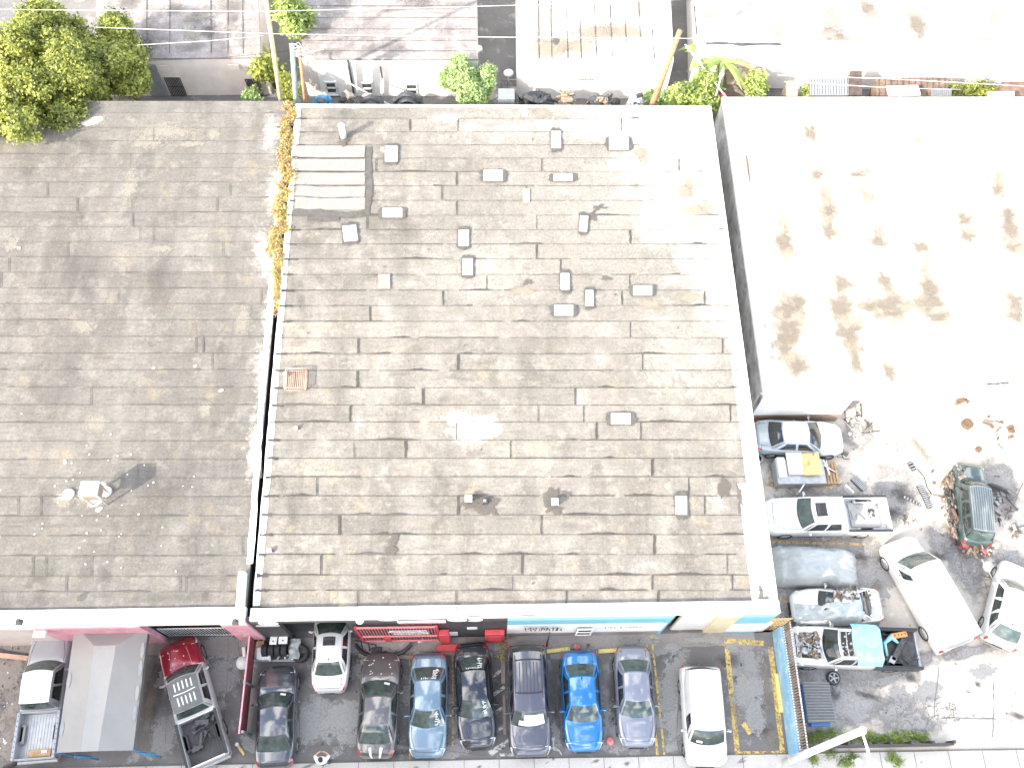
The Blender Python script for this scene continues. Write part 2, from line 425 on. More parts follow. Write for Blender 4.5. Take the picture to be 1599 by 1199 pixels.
M['plastic_clear'] = simple('milky_plastic', (.30, .335, .33), .3, .16, 1.2, dirt=(.50, .53, .52))
M['cover'] = simple('silver_car_cover', (.32, .34, .332), .38, .08, 1.2, dirt=(.37, .39, .38))
M['engine'] = simple('greasy_engine_metal', (.16, .13, .10), .6, .6, 7, metal=.3, dirt=(.45, .40, .33))
M['shadow_in'] = simple('painted_dark_interior', (.03, .028, .026), .8, .2, 3)  # near-black painted in for the shade inside openings; also a window pane
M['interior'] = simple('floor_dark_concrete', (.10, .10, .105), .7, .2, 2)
M['skin'] = simple('skin', (.48, .28, .19), .6, .05, 5); M['hair'] = simple('dark_hair', (.035, .022, .015), .6, .2, 20)
M['shirt'] = simple('white_shirt', (.72, .71, .70), .8, .04, 6); M['jeans'] = simple('dark_jeans', (.05, .06, .10), .8, .15, 8); M['sneaker'] = simple('shoe_dark', (.06, .05, .05), .6)
M['wire'] = simple('white_sheathed_wire', (.66, .65, .62), .5, .05)
M['wire_dark'] = simple('black_cable', (.03, .03, .03), .5, .05)
M['bark'] = simple('tree_bark', (.16, .11, .075), .85, .3, 5, bump=.5)
M['leaf_a'] = leafmat('leaf_yellow_green', (.07, .095, .02), (.43, .44, .10))
M['leaf_b'] = leafmat('leaf_fresh_green', (.14, .23, .08), (.50, .60, .28))
M['leaf_c'] = leafmat('leaf_bright_green', (.13, .20, .04), (.52, .58, .20))
M['leaf_palm'] = leafmat('palm_frond_green', (.18, .26, .06), (.52, .58, .20))
M['vine'] = leafmat('vine_red_and_yellow', (.44, .24, .17), (.48, .44, .15))
M['grass'] = leafmat('grass_blades', (.08, .14, .03), (.34, .42, .10))
def glassmat(name, c, rough=.07):
    s = NT(name); v = s.coord(); f = s.noise(2.2, 5, v, .65)
    s.l(s.ramp(f, [(.3, rgb(c, .45)), (.72, rgb(c, 1.7))]), s.p.inputs['Base Color']); s.p.inputs['Roughness'].default_value = rough
    s.p.inputs['Specular IOR Level'].default_value = .65; s.p.inputs['Coat Weight'].default_value = .5
    return s.mat
M['glass'] = glassmat('tinted_window_glass', (.045, .065, .058))
M['glass_side'] = glassmat('dark_side_glass', (.016, .02, .02))
M['glass_house'] = glassmat('house_window_glass', (.05, .055, .05))
M['lamp_red'] = simple('tail_lamp_red', (.38, .02, .02), .2, .1, 4, coat=1)
M['lamp_clear'] = simple('head_lamp_clear', (.55, .56, .56), .15, .2, 12, coat=1)
M['chalk'] = simple('white_window_marker', (.75, .76, .74), .8, .05)
# ------------------------------------------------------------------ vehicles (local axes: x forward, y left, z up)
def lerp(a, b, t): return a+(b-a)*t
def interp(tab, u):
    if u <= tab[0][0]: return tab[0][1]
    for (a, x), (b, y) in zip(tab[:-1], tab[1:]):
        if u <= b:
            t = (u-a)/(b-a); t = t*t*(3-2*t)*.5+t*.5
            return x+(y-x)*t
    return tab[-1][1]
KIND = {
 'sedan': dict(top=[(0, .56), (.02, .68), (.09, .80), (.27, .96), (.5, .98), (.83, 1.02), (.95, .99), (.985, .86), (1, .60)],
               wid=[(0, .58), (.025, .78), (.08, .92), (.18, 1), (.8, 1), (.92, .93), (.975, .80), (1, .62)],
               cab=(.27, .43, .70, .855), roof=1.45, wr=.63, belt=.98, sides=((.10, .46), (.50, .88)), wheels=(.175, .80)),
 'coupe': dict(top=[(0, .52), (.02, .66), (.09, .80), (.28, .96), (.5, .98), (.86, 1.04), (.96, 1.0), (.985, .86), (1, .60)],
               wid=[(0, .55), (.03, .78), (.09, .93), (.2, 1), (.8, 1), (.92, .93), (.975, .80), (1, .60)],
               cab=(.28, .45, .70, .89), roof=1.42, wr=.60, belt=.98, sides=((.10, .52), (.56, .86)), wheels=(.175, .80)),
 'suv': dict(top=[(0, .70), (.02, .86), (.07, 1.02), (.25, 1.12), (.5, 1.14), (.96, 1.14), (.99, .95), (1, .70)],
               wid=[(0, .68), (.025, .85), (.07, .95), (.16, 1), (.9, 1), (.97, .95), (1, .84)],
               cab=(.25, .37, .90, .975), roof=1.85, wr=.72, belt=1.13, sides=((.09, .34), (.37, .64), (.67, .93)), wheels=(.17, .79)),
 'van': dict(top=[(0, .72), (.015, .90), (.06, 1.05), (.17, 1.18), (.5, 1.20), (.985, 1.20), (.995, .95), (1, .75)],
               wid=[(0, .72), (.02, .88), (.06, .96), (.14, 1), (.95, 1), (.985, .98), (1, .92)],
               cab=(.17, .30, .965, .992), roof=2.15, wr=.84, belt=1.19, sides=((.05, .17),), wheels=(.15, .80)),
 'minivan': dict(top=[(0, .64), (.02, .80), (.08, .94), (.20, 1.08), (.5, 1.1), (.97, 1.1), (.99, .92), (1, .70)],
               wid=[(0, .68), (.025, .85), (.07, .95), (.16, 1), (.92, 1), (.975, .96), (1, .88)],
               cab=(.20, .335, .93, .985), roof=1.78, wr=.76, belt=1.09, sides=((.08, .30),), wheels=(.16, .80)),
 'wagon': dict(top=[(0, .62), (.02, .76), (.08, .90), (.25, 1.02), (.5, 1.04), (.94, 1.04), (.985, .9), (1, .65)],
               wid=[(0, .62), (.025, .80), (.08, .93), (.18, 1), (.85, 1), (.96, .92), (1, .72)],
               cab=(.25, .39, .82, .955), roof=1.62, wr=.66, belt=1.03, sides=((.08, .36), (.40, .66), (.70, .93)), wheels=(.175, .80)),
 'pickup': dict(top=[(0, .78), (.02, .92), (.06, 1.04), (.24, 1.12), (.4, 1.12), (.64, 1.12)],
               wid=[(0, .74), (.02, .88), (.06, .96), (.14, 1), (.64, 1)],
               cab=(.24, .335, .585, .625), roof=1.82, wr=.70, belt=1.12, sides=((.06, .46), (.50, .88)), wheels=(.15, .78), bed=.635),
}
def wheel(par, x, y, r=.33, w=.23, m='tyre'):
    sg = 1 if y > 0 else -1
    mb = MB(); mb.lathe([(r-.09, -w/2), (r-.02, -w/2), (r, -w/2+.04), (r, w/2-.04), (r-.02, w/2), (r-.09, w/2), (r-.09, -w/2)], (0, 0, 0), 'Y', 22)
    o = mb.build('wheel', M[m], par); o.location = (x, y, r)
    mb = MB(); h = sg*(w/2-.02)
    mb.lathe([(.0001, h-.0*sg), (.06, h+.012*sg), (.07, h-.01*sg), (.08, h-.035*sg), (r-.10, h-.03*sg), (r-.075, h+.01*sg), (r-.07, h-.05*sg)], (0, 0, 0), 'Y', 20)
    for k in range(5):
        a = k*2*math.pi/5+.3
        c_ = Vector((math.cos(a)*(r*.42), h+.003*sg, math.sin(a)*(r*.42)))
        mb.box(c_, (r*.5, .02, .045), 0, 0, 0, 0, -a)
    rm = mb.build('rim', M['rim'], o)
    return o

def scribble(mb, fn, u0, u1, v0, v1, n, mi=0, w=.02):
    """marker handwriting: rows of small strokes on a surface fn(u,v)"""
    for k in range(n):
        t = (k+.5)/n
        u = lerp(u0, u1, t); dv = (v1-v0)
        for q in range(random.choice((1, 2, 2))):
            a = [fn(u+random.uniform(-.35, .35)*(u1-u0)/n, v0+dv*random.random()) for _ in range(3)]
            for p, r_ in zip(a[:-1], a[1:]):
                d = (r_-p)
                if d.length < .01: continue
                s_ = d.cross(Vector((0, 0, 1)))
                s_ = s_.normalized()*w*.5 if s_.length > 1e-6 else Vector((w/2, 0, 0))
                z = Vector((0, 0, .012))
                mb.add([p-s_+z, p+s_+z, r_+s_+z, r_-s_+z], [(0, 1, 2, 3)], mi)

def vehicle(name, label, cat, fpx, rpx, W, kind, pm, zref=.7, roofm=None, hoodm=None, group=None, opts=(), wheel_skip=(), bedm=None, xy=None, gm='glass'):
    K = KIND[kind]
    f = P(fpx[0], fpx[1], zref); r = P(rpx[0], rpx[1], zref)
    d = f-r; L = d.length; ang = math.atan2(d.y, d.x)
    root = thing(name, label, cat, (r.x+d.x/2, r.y+d.y/2, 0), ang, group)
    X = lambda u: L/2-u*L
    hw = W/2
    top = lambda u: interp(K['top'], u); wd = lambda u: interp(K['wid'], u)*hw
    uend = K.get('bed', 1.0)
    paint_m = M[pm] if isinstance(pm, str) else pm
    SEC = [(.86, None, .20), (.965, None, .30), (1.0, None, .52), (.99, .62, None), (.965, .88, None), (.90, .97, None), (.78, 1.0, None), (.4, 1.03, None), (0, 1.04, None)]
    def sec(u):
        zt = top(u); w_ = wd(u); pts = []
        for fr, kz, za in SEC:
            z = min(za, zt*.8) if za is not None else zt*kz
            pts.append((fr*w_, z))
        return pts
    def surf(u, v):           # top skin, v in -1..1 across
        zt = top(u); w_ = wd(u); a = abs(v)
        z = zt*(1.04-.04*(a/.78)**2) if a < .78 else lerp(zt, zt*.93, (a-.78)/.2)
        return Vector((X(u), v*w_, z))
    NU = 34
    mb = MB(); vs = []; us = []
    for i in range(NU+1):
        t = i/NU; u = (t**1.35 if t < .5 else t**1.35) if False else t
        u = .5-.5*math.cos(math.pi*t) if uend == 1.0 else (1-math.cos(math.pi/2*t))
        us.append(u*uend)
    for u in us:
        p = sec(u)
        ring = [(X(u), -y, z) for y, z in p]+[(X(u), y, z) for y, z in p[-2::-1]]
        vs += ring
    n = len(SEC)*2-1; fs = []; fh = []
    for i in range(len(us)-1):
        for j in range(n-1):
            q = (i*n+j, i*n+j+1, (i+1)*n+j+1, (i+1)*n+j)
            isz = us[i+1] < K['cab'][0]+.02 and 3 <= j <= n-5
            (fh if (hoodm and isz) else fs).append(q)
    fs.append(tuple(range(n-1, -1, -1))); fs.append(tuple(range((len(us)-1)*n, len(us)*n)))
    mb.add(vs, fs, 0, smooth=True)
    if fh: mb.add(vs, fh, 1, smooth=True)
    mats = [paint_m, M[hoodm] if isinstance(hoodm, str) else (hoodm or paint_m), M['black'], M['charcoal']]
    # shut lines
    def line(pts, w_=.018, mi=2):
        pp = [surf(u, v)+Vector((0, 0, .006)) for u, v in pts]
        vv = []
        for i, p in enumerate(pp):
            t = (pp[min(i+1, len(pp)-1)]-pp[max(i-1, 0)]).normalized(); nn = Vector((-t.y, t.x, 0)).normalized()*w_/2
            vv += [p+nn, p-nn]
        mb.add(vv, [(2*i, 2*i+1, 2*i+3, 2*i+2) for i in range(len(pp)-1)], mi)
    c0, c1, c2, c3 = K['cab']
    if 'nohood' not in opts:
        for sg in (-1, 1): line([(lerp(.05, c0+.01, k/8), sg*lerp(.66, .80, min(1, k/5))) for k in range(9)])
        line([(.047+.01*abs(k/4-1)**2, lerp(-.66, .66, k/8)) for k in range(9)])
        for sg in (-1, 1): line([(lerp(.08, c0-.01, k/6), sg*lerp(.42, .5, k/6)) for k in range(7)], .010, 0)
    if kind in ('sedan', 'coupe') :
        for sg in (-1, 1): line([(lerp(c3+.005, .965, k/5), sg*.70) for k in range(6)])
        line([(.965, lerp(-.70, .70, k/8)) for k in range(9)])
    # grille + lower bumper
    gz = top(0)*.62
    mb.box((X(0)+.012, 0, gz), (.05, wd(0)*1.15, .13), 0, 2, .015); mb.box((X(0)+.02, 0, gz*.62), (.05, wd(0)*1.3, .07), 0, 2, .015)
    if uend == 1.0:
        mb.box((X(1)-.012, 0, .62*top(.99)), (.03, .5, .13), 0, 3, .01)
    # cabin
    b = K['belt']; rz = K['roof']; wb = hw*.915; wr = hw*K['wr']/.92*.92
    bow = .13 if kind != 'van' else .10
    wbf = min(wb, wd(c0)*.90); wbr = min(wb, wd(c3)*.88)
    zc0, zc3 = top(c0)*1.0, (top(c3) if uend == 1 else b)
    def ws(s, v, off=0):        # windscreen
        x = lerp(X(c0)-bow*v*v*1.6+.05, X(c1)-bow*.7*v*v+.02, s); y = v*lerp(wbf, wr, s)
        z = lerp(zc0+.015*(1-v*v), rz-.045+.03*(1-v*v), s)+.05*math.sin(math.pi*s)*(1)
        return Vector((x+off*.6, y, z+off))
    bowr = .07 if kind not in ('van', 'pickup') else .03
    def rw(s, v, off=0):
        x = lerp(X(c3)+bowr*v*v*1.6, X(c2)+bowr*.8*v*v-.02, s); y = v*lerp(wbr, wr*.97, s)
        z = lerp(zc3+.012, rz-.05+.03*(1-v*v), s)+.045*math.sin(math.pi*s)
        return Vector((x-off*.6, y, z+off))
    def rf(s, v, off=0):
        e0 = ws(1, v); e1 = rw(1, v)
        p = e0.lerp(e1, s); p.z += .05*math.sin(math.pi*s)*(1-.3*v*v)+.0+off
        return p
    def side(sg, s, t, off=0):   # s along, t up
        A0, A1, B0, B1 = ws(0, sg), ws(1, sg), rw(0, sg), rw(1, sg)
        lo = A0.lerp(B0, s); lo.z = lerp(A0.z, B0.z, s)-.01; lo.y = sg*lerp(wbf, wbr, s) if True else 0
        mid = max(0, math.sin(math.pi*s)); lo.y = sg*max(abs(lo.y), lerp(abs(lo.y), wb, min(1, mid*1.6)))
        hi = A1.lerp(B1, s); hi.z += .05*math.sin(math.pi*s)*.7
        p = lo.lerp(hi, t); p.y += sg*.045*math.sin(math.pi*t)
        p.y += sg*off; return p
    rm_i = 0 if not roofm else 4
    if roofm: mats.append(M[roofm] if isinstance(roofm, str) else roofm)
    mb.grid(lambda a, c: ws(a, c*2-1), 6, 12, 0); mb.grid(lambda a, c: rw(a, 1-c*2), 6, 12, 0)
    mb.grid(lambda a, c: rf(a, c*2-1), 12, 12, rm_i)
    for sg in (-1, 1): mb.grid(lambda a, c, sg=sg: side(sg, a, c), 12, 5, 0, flip=(sg < 0))
    if 'racks' in opts:
        for sg in (-1, 1):
            mb.tube([rf(a, sg*.9, .05) for a in (.2, .4, .6, .8, .95)], .018, 6, 3)
        for a in (.30, .86): mb.tube([rf(a, c, .06) for c in (-.9, -.5, 0, .5, .9)], .022, 6, 2)
        for k in range(6):
            mb.grid(lambda a, c, k=k: rf(.32+.5*a, lerp(-.6, .6, k/5)+c*.07-.035, .012), 6, 1, 3)
    if 'ribs' in opts:
        for k in range(9):
            mb.grid(lambda a, c, k=k: rf(.04+.92*a, lerp(-.85, .85, k/8)+c*.07-.035, .016), 8, 1, 0)
    if 'stripes' in opts:      # sooty bars on the roof
        mats.append(M['sheet_white']); wi = len(mats)-1
        for row in (0, 1):
            for k in range(5):
                mb.grid(lambda a, c, k=k, row=row: rf(.12+.46*row+.26*a, lerp(-.62, .5, k/4)+c*.09, .012), 3, 1, wi)
        mb.grid(lambda a, c: rf(.44+.03*a+.04*math.sin(c*3), lerp(-.75, .75, c), .014), 1, 8, wi)
    if 'sunroof' in opts:
        mb.grid(lambda a, c: rf(.10+.34*a, lerp(-.52, .52, c), .012), 4, 6, 2)
        mb.grid(lambda a, c: rf(.13+.10*a, lerp(-.46, .46, c), .016), 2, 6, 3)
    if 'antenna' in opts:
        p = rf(.9, 0); mb.add([p+Vector((.10, 0, 0)), p+Vector((-.10, .035, 0)), p+Vector((-.10, -.035, 0)), p+Vector((-.12, 0, .09))], [(0, 1, 3), (1, 2, 3), (2, 0, 3)], 2)
    if 'trunk_stripes' in opts:
        mats.append(M['chalk']); wi = len(mats)-1
        for y0 in (-.30, .27):
            vv = []
            for k in range(7):
                u = lerp(c3+.015, .998, k/6); p0 = surf(min(u, .995), y0-.06); p1 = surf(min(u, .995), y0+.07)
                vv += [p0+Vector((-.012, 0, .012)), p1+Vector((-.012, 0, .012))]
            mb.add(vv, [(2*i, 2*i+1, 2*i+3, 2*i+2) for i in range(6)], wi)
    if 'spots' in opts:
        mats.append(M['chalk']); wi = len(mats)-1
        for k in range(12):
            p = surf(random.uniform(.05, .22), random.uniform(-.75, .75))+Vector((0, 0, .012))
            mb.lathe([(.035, 0), (.0001, .006)], p, 'Z', 7, wi)
    body = mb.build('body', mats, root)
    # glass
    g = MB(); g.grid(lambda a, c: ws(.05+.88*a, lerp(-.90, .90, c), .012), 6, 12)
    gl = g.build('windshield', M[gm], root)
    if 'marker' in opts or 'visor' in opts or 'papers' in opts:
        k_ = MB()
        if 'marker' in opts: scribble(k_, lambda u, v: ws(u, v, .012), .12, .88, .45, .8, 9)
        if 'papers' in opts:
            k_.add([ws(.15, -.62, .018), ws(.15, -.30, .018), ws(.28, -.30, .02), ws(.28, -.62, .02)], [(0, 1, 2, 3)])
        if 'visor' in opts:
            k_.grid(lambda a, c: ws(.12+.66*a, lerp(-.35, .80, c), .017), 3, 6)
            k_.grid(lambda a, c: ws(.12+.30*a, lerp(-.62, -.36, c), .017), 3, 6)
        k_.build('sunshade' if 'visor' in opts else 'marker_writing', M['chalk'], gl)
    if kind != 'van':
        g = MB(); g.grid(lambda a, c: rw(.07+.84*a, lerp(.88, -.88, c), .012), 5, 12)
        gl = g.build('rear_window', M[gm], root)
        if 'marker' in opts:
            k_ = MB(); scribble(k_, lambda u, v: rw(u, v, .012), .15, .88, .3, .72, 8)
            for q in range(7):
                v0 = lerp(-.55, .5, q/7); scribble(k_, lambda u, v: rw(u, v, .012), .76, .95, v0, v0+.08, 1)
            k_.build('marker_writing', M['chalk'], gl)
    for sg in (-1, 1):
        for a0, a1 in K['sides']:
            g = MB()
            g.grid(lambda a, c, sg=sg: side(sg, lerp(a0+.03*c, a1-.02*c, a), .10+.74*c, .010), 4, 4, flip=(sg < 0))
            g.build('side_window', M['glass_side'], root)
        # mirror
        p = side(sg, .12, .05); m_ = MB()
        m_.box((p.x-.05, sg*(hw+.09), p.z+.04), (.10, .20, .14), sg*-.25, 0, .035); m_.box((p.x-.03, sg*(hw-.02), p.z-.01), (.05, .14, .04), 0, 0)
        m_.build('mirror', paint_m, root)
        # lamps on the corner of the skin
        h_ = MB(); h_.grid(lambda a, c, sg=sg: (surf(lerp(.018, .085, a), sg*lerp(.58+.12*a, .98, c))+Vector((.010, sg*.008, .006-.10*(1-a)))), 4, 4, flip=(sg > 0))
        h_.build('headlight', M['lamp_clear'], root)
        t_ = MB()
        if uend == 1.0:
            if kind in ('sedan', 'coupe'):
                t_.grid(lambda a, c, sg=sg: (surf(lerp(.925, .992, a), sg*lerp(.70, .985, c))+Vector((-.010, sg*.010, .004-.06*a))), 4, 4, flip=(sg > 0))
            else:
                t_.box((X(.985), sg*(wd(.985)-.03), top(.97)*.84), (.10, .10, .38), 0, 0, .03)
        else:
            t_.box((X(1)+.03, sg*(hw-.05), .82), (.07, .10, .32), 0, 0, .02)
        t_.build('taillight', M['lamp_red'], root)
    # truck bed
    if uend < 1.0:
        x0, x1 = X(uend)+.0, X(1.0); wall = .075; zt = 1.10; bm_ = MB()
        Lb = x0-x1; xc = (x0+x1)/2
        for sg in (-1, 1):
            bm_.box((xc, sg*(hw-wall), .75), (Lb, wall*2, .70), 0, 0, .05)
            bm_.box((xc, sg*(hw-wall), zt+.012), (Lb-.04, wall*1.7, .03), 0, 1 if 'dots' not in opts else 0, .01)
            bm_.box((X(.80), sg*(hw-wall*2-.09), .78), (.85, .20, .26), 0, 2, .08)
            if 'dots' in opts:
                for k in range(9): bm_.lathe([(.025, 0), (.0001, .006)], (lerp(x0-.15, x1+.15, k/8), sg*(hw-wall), zt+.03), 'Z', 6, 1)
        bm_.box((x0-.03, 0, .80), (.06, W-wall*4, .60), 0, 0, .01)
        if 'notail' not in opts: bm_.box((x1+.04, 0, .76), (.08, W-wall*4-.01, .66), 0, 0, .02)
        bm_.box((xc, 0, .60), (Lb-.14, W-wall*4, .05), 0, 2)
        nb = 11
        for k in range(nb): bm_.box((xc, lerp(-(hw-.3), hw-.3, k/(nb-1)), .633), (Lb-.18, .06, .02), 0, 2)
        bm_.box((x1-.06, 0, .50), (.14, W*.92, .16), 0, 3, .03)
        bm_.build('bed', [paint_m, M['black'], M[bedm or 'steel_dark'], M['galv']], root)
    for i, u in enumerate(K['wheels']):
        for sg in (-1, 1):
            if (i, sg) in wheel_skip: continue
            rr = .33 if kind in ('sedan', 'coupe', 'wagon', 'minivan') else .39
            wheel(root, X(u), sg*(hw-.115), rr, .24)
    root['_L'] = L
    del root['_L']
    return root, L, X, surf, ws, rw, rf, side, hw

# ------------------------------------------------------------------ foliage
def leaves(name, blobs, n, size, m, parent=None, origin=(0, 0, 0), seed=1, shell=.55, aspect=.55, droop=0.0, sub=.34):
    """blobs: (cx,cy,cz,rx,ry,rz); leaf quads gathered in sprays through each blob's volume"""
    rg = np.random.default_rng(seed)
    bl = np.array(blobs, dtype=float); vol = (bl[:, 3]*bl[:, 4]*bl[:, 5])**(2/3); pr = vol/vol.sum()
    nc = max(4, n//22)
    idx = rg.choice(len(bl), nc, p=pr)
    d = rg.normal(size=(nc, 3)); d /= np.linalg.norm(d, axis=1)[:, None]
    rad = shell+(1-shell)*rg.random(nc)**.7
    rad *= 1+.16*rg.normal(size=nc)
    cc = bl[idx, :3]+d*bl[idx, 3:]*rad[:, None]
    tint_c = np.clip(.5+.30*rg.normal(size=nc), 0, 1)
    k = rg.integers(0, nc, n)
    pos = cc[k]+rg.normal(size=(n, 3))*size*1.5
    pos[:, 2] -= droop*rg.random(n)
    nrm = d[k]*.7+rg.normal(size=(n, 3))*.6; nrm[:, 2] += .5; nrm /= np.linalg.norm(nrm, axis=1)[:, None]
    t = rg.normal(size=(n, 3)); t -= nrm*(t*nrm).sum(1)[:, None]; t /= np.linalg.norm(t, axis=1)[:, None]
    b = np.cross(nrm, t); s = size*(.6+.8*rg.random(n))
    a_ = t*s[:, None]; b_ = b*(s*aspect)[:, None]
    V = np.empty((n, 4, 3)); V[:, 0] = pos-a_; V[:, 1] = pos+b_; V[:, 2] = pos+a_; V[:, 3] = pos-b_
    V = V.reshape(-1, 3)-np.array(tuple(origin))
    me = bpy.data.meshes.new(name)
    me.vertices.add(n*4); me.vertices.foreach_set('co', V.astype(np.float32).ravel())
    me.loops.add(n*4); me.loops.foreach_set('vertex_index', np.arange(n*4, dtype=np.int32))
    me.polygons.add(n); me.polygons.foreach_set('loop_start', np.arange(0, n*4, 4, dtype=np.int32))
    try: me.polygons.foreach_set('loop_total', np.full(n, 4, dtype=np.int32))
    except Exception: pass
    at = me.attributes.new('val', 'FLOAT', 'POINT')
    va = np.clip(tint_c[k]+.16*rg.normal(size=n), 0, 1)
    at.data.foreach_set('value', np.repeat(va, 4).astype(np.float32))
    me.materials.append(M[m]); me.update(calc_edges=True); me.validate()
    o = bpy.data.objects.new(name, me); C.objects.link(o)
    if parent is not None: o.parent = parent
    else: o.location = origin
    return o
def clumps(c, R, n, rmin, rmax, seed, flat=.8):
    rg = random.Random(seed); out = []
    for i in range(n):
        while True:
            x, y, z = (rg.uniform(-1, 1) for _ in range(3))
            if x*x+y*y+z*z < 1: break
        r = rg.uniform(rmin, rmax)
        out.append((c[0]+x*R[0], c[1]+y*R[1], c[2]+z*R[2], r, r, r*flat))
    return out
def tree(label, base, crown, R, n, size, m, seed, ncl=26, cl=(.8, 1.5), trunk_r=.22, name='tree', group=None, shell=.55, limbs=8):
    root = thing(name, label, 'tree', base, 0, group)
    cb = clumps((crown[0]-base[0], crown[1]-base[1], crown[2]-base[2]), R, ncl, cl[0], cl[1], seed)
    leaves('crown', cb, n, size, m, root, (0, 0, 0), seed, shell)
    t = MB(); rg = random.Random(seed); c0 = Vector((crown[0]-base[0], crown[1]-base[1], crown[2]-base[2]))
    fork = c0*.5
    t.tube([(0, 0, 0), fork*.5+Vector((.1, -.05, 0)), fork], [trunk_r, trunk_r*.8, trunk_r*.65], 9)
    for i in range(limbs):
        q = cb[rg.randrange(len(cb))]; e = Vector(q[:3]); md = fork.lerp(e, .5)+Vector((rg.uniform(-.3, .3), rg.uniform(-.3, .3), rg.uniform(0, .4)))
        t.tube([fork, md, e], [trunk_r*.5, trunk_r*.32, trunk_r*.1], 6)
        for _ in range(3):
            e2 = e+Vector((rg.uniform(-1, 1), rg.uniform(-1, 1), rg.uniform(-.5, .8)))*q[3]*.8
            t.tube([md.lerp(e, .5), e2], [trunk_r*.18, trunk_r*.05], 5)
    t.build('trunk', M['bark'], root)
    return root
# ================================================================== GROUND
YF = P(800, 993, 0).y          # facade line of the middle warehouse
def G(px, py): return P(px, py, 0)
g = MB(); g.quad((-500, -500, -.03), (500, -500, -.03), (500, 700, -.03), (-500, 700, -.03))
tag(g.build('ground', M['dirt']), kind='structure')
SW = P(800, 1184, 0).y         # inner edge of the pavement
# asphalt of the two front lots
g = MB()
WA, WB = P(1207, 996, 0), P(1231, 1178, 0)
g.quad((-60, SW, 0), (WB.x+.1, SW, 0), (WA.x+.1, YF+2, 0), (-60, YF+2, 0), 0)
for px, py, rx, ry in ((520, 1130, 1.8, 1.0), (560, 1150, 1.5, .7), (500, 1110, 1.0, .8), (300, 1060, 1.3, 2.0), (350, 1010, 1.2, 1.0), (255, 1150, .9, 1.4), (960, 1150, 2.0, .8),
                       (1050, 1080, 1.0, 2.6), (1165, 1060, 1.3, 2.2), (640, 1010, 1.8, .35), (1030, 1010, 1.2, .6), (700, 1175, 2, .4)):
    c = G(px, py); g.blob(c, rx, ry, random.uniform(-.3, .3), 3, dz=.006)
for px, py, rx, ry in ((690, 1090, .5, 2.2), (780, 1080, .6, 2), (870, 1090, .5, 2.2), (960, 1080, .5, 2), (240, 1080, .6, 2.4), (1140, 1030, .9, .5), (1190, 1140, .9, .5), (1150, 1060, .3, .3), (560, 1030, 1.2, .4), (470, 1060, .5, .8), (620, 1175, 1.2, .3)):
    c = G(px, py); g.blob(c, rx, ry, 0, 2, dz=.009)
for k in range(46):
    c = G(random.uniform(240, 1230), random.uniform(1000, 1180)); g.blob(c, random.uniform(.25, .9), random.uniform(.25, 1.0), random.random()*3, 3, dz=.008, peak=random.uniform(.5, .9))
for px, py, rx, ry in ((1195, 1060, .5, 2.0), (1150, 1110, .4, 1.2), (1205, 1150, .5, .8), (380, 1050, .4, 1.6), (300, 1170, 1.0, .4), (235, 1100, .5, 1.8)): g.blob(G(px, py), rx, ry, 0, 5, dz=.010)
for px, py, rx, ry in ((540, 1120, 1.5, .9), (480, 1130, .8, 1.2), (1060, 1130, 1.0, 1.0), (1170, 1080, .9, 1.4), (345, 1060, .9, 1.2), (1180, 1120, .6, 1.0)): g.blob(G(px, py), rx, ry, 0, 3, dz=.012, peak=1.1)
for k in range(30):
    c = G(random.uniform(410, 1200), random.uniform(1000, 1180)); g.blob(c, random.uniform(.04, .22), random.uniform(.04, .2), random.random()*3, 2, dz=.011, rings=2, n=10)
# apron strip along the facade
g.strip([(-60, YF-.30), (13.0, YF-.30)], .70, 1, dz=.0005, jag=.12, step=.5)
for k in range(16):
    c = Vector((random.uniform(-12, 12), YF-random.uniform(.2, 1.0), 0)); g.blob(c, random.uniform(.2, .9), random.uniform(.1, .3), 0, 3, dz=.016)
# cracks and old joints
for pts in ([(258, 1160), (262, 1060), (272, 1010)], [(357, 990), (354, 1080), (346, 1168)], [(372, 1000), (378, 1060), (374, 1160)], [(462, 990), (464, 1060), (470, 1170)], [(500, 1000), (560, 1000)], [(470, 1165), (620, 1160), (760, 1180)],
            [(1060, 1080), (1056, 1150), (1062, 1180)]):
    g.strip([G(*p) for p in pts], .022, 4, dz=.012, jag=.6, up=1.0)
tag(g.build('front_lot_asphalt', [M['asphalt'], M['apron'], M['s_oil'], M['s_dust'], M['joint'], M['s_rust'], M['cracks']]), kind='structure')

# painted lines of the front lot
g = MB()
def pl(a, b, wd, mi, mb=None): (mb or g).strip([G(*a), G(*b)], wd, mi, dz=.018, jag=.06)
pl((1009, 992), (1027, 1183), .12, 0); pl((1017, 992), (1038, 1183), .10, 0)
for a, b in (((1134, 1000), (1152, 1180)), ((1134, 1000), (1193, 1004)), ((1152, 1177), (1225, 1176)), ((1203, 1010), (1222, 1176))): pl(a, b, .24, 0)
pl((1160, 1128), (1172, 1145), .25, 0); pl((1160, 1052), (1180, 1076), .12, 0)
for k in range(5): pl((766, 1058+k*30), (788, 1042+k*30), .15, 1)
pl((762, 1175), (800, 1152), .12, 1); pl((780, 1178), (812, 1178), .12, 1)
pl((565, 1023), (572, 1190), .09, 2); pl((640, 1020), (640, 1185), .07, 2); pl((707, 1020), (707, 1185), .07, 2)
c = G(868, 1172)               # wheelchair mark
def arc(cx, cy, r, a0, a1, n=14): return [(cx+r*math.cos(lerp(a0, a1, i/n)), cy+r*math.sin(lerp(a0, a1, i/n))) for i in range(n+1)]
g.strip(arc(c.x-.12, c.y-.12, .27, .6, 5.2), .06, 1, dz=.018); g.strip([(c.x-.1, c.y+.42), (c.x-.1, c.y+.05), (c.x+.16, c.y+.02), (c.x+.28, c.y-.22), (c.x+.4, c.y-.18)], .07, 1, dz=.019)
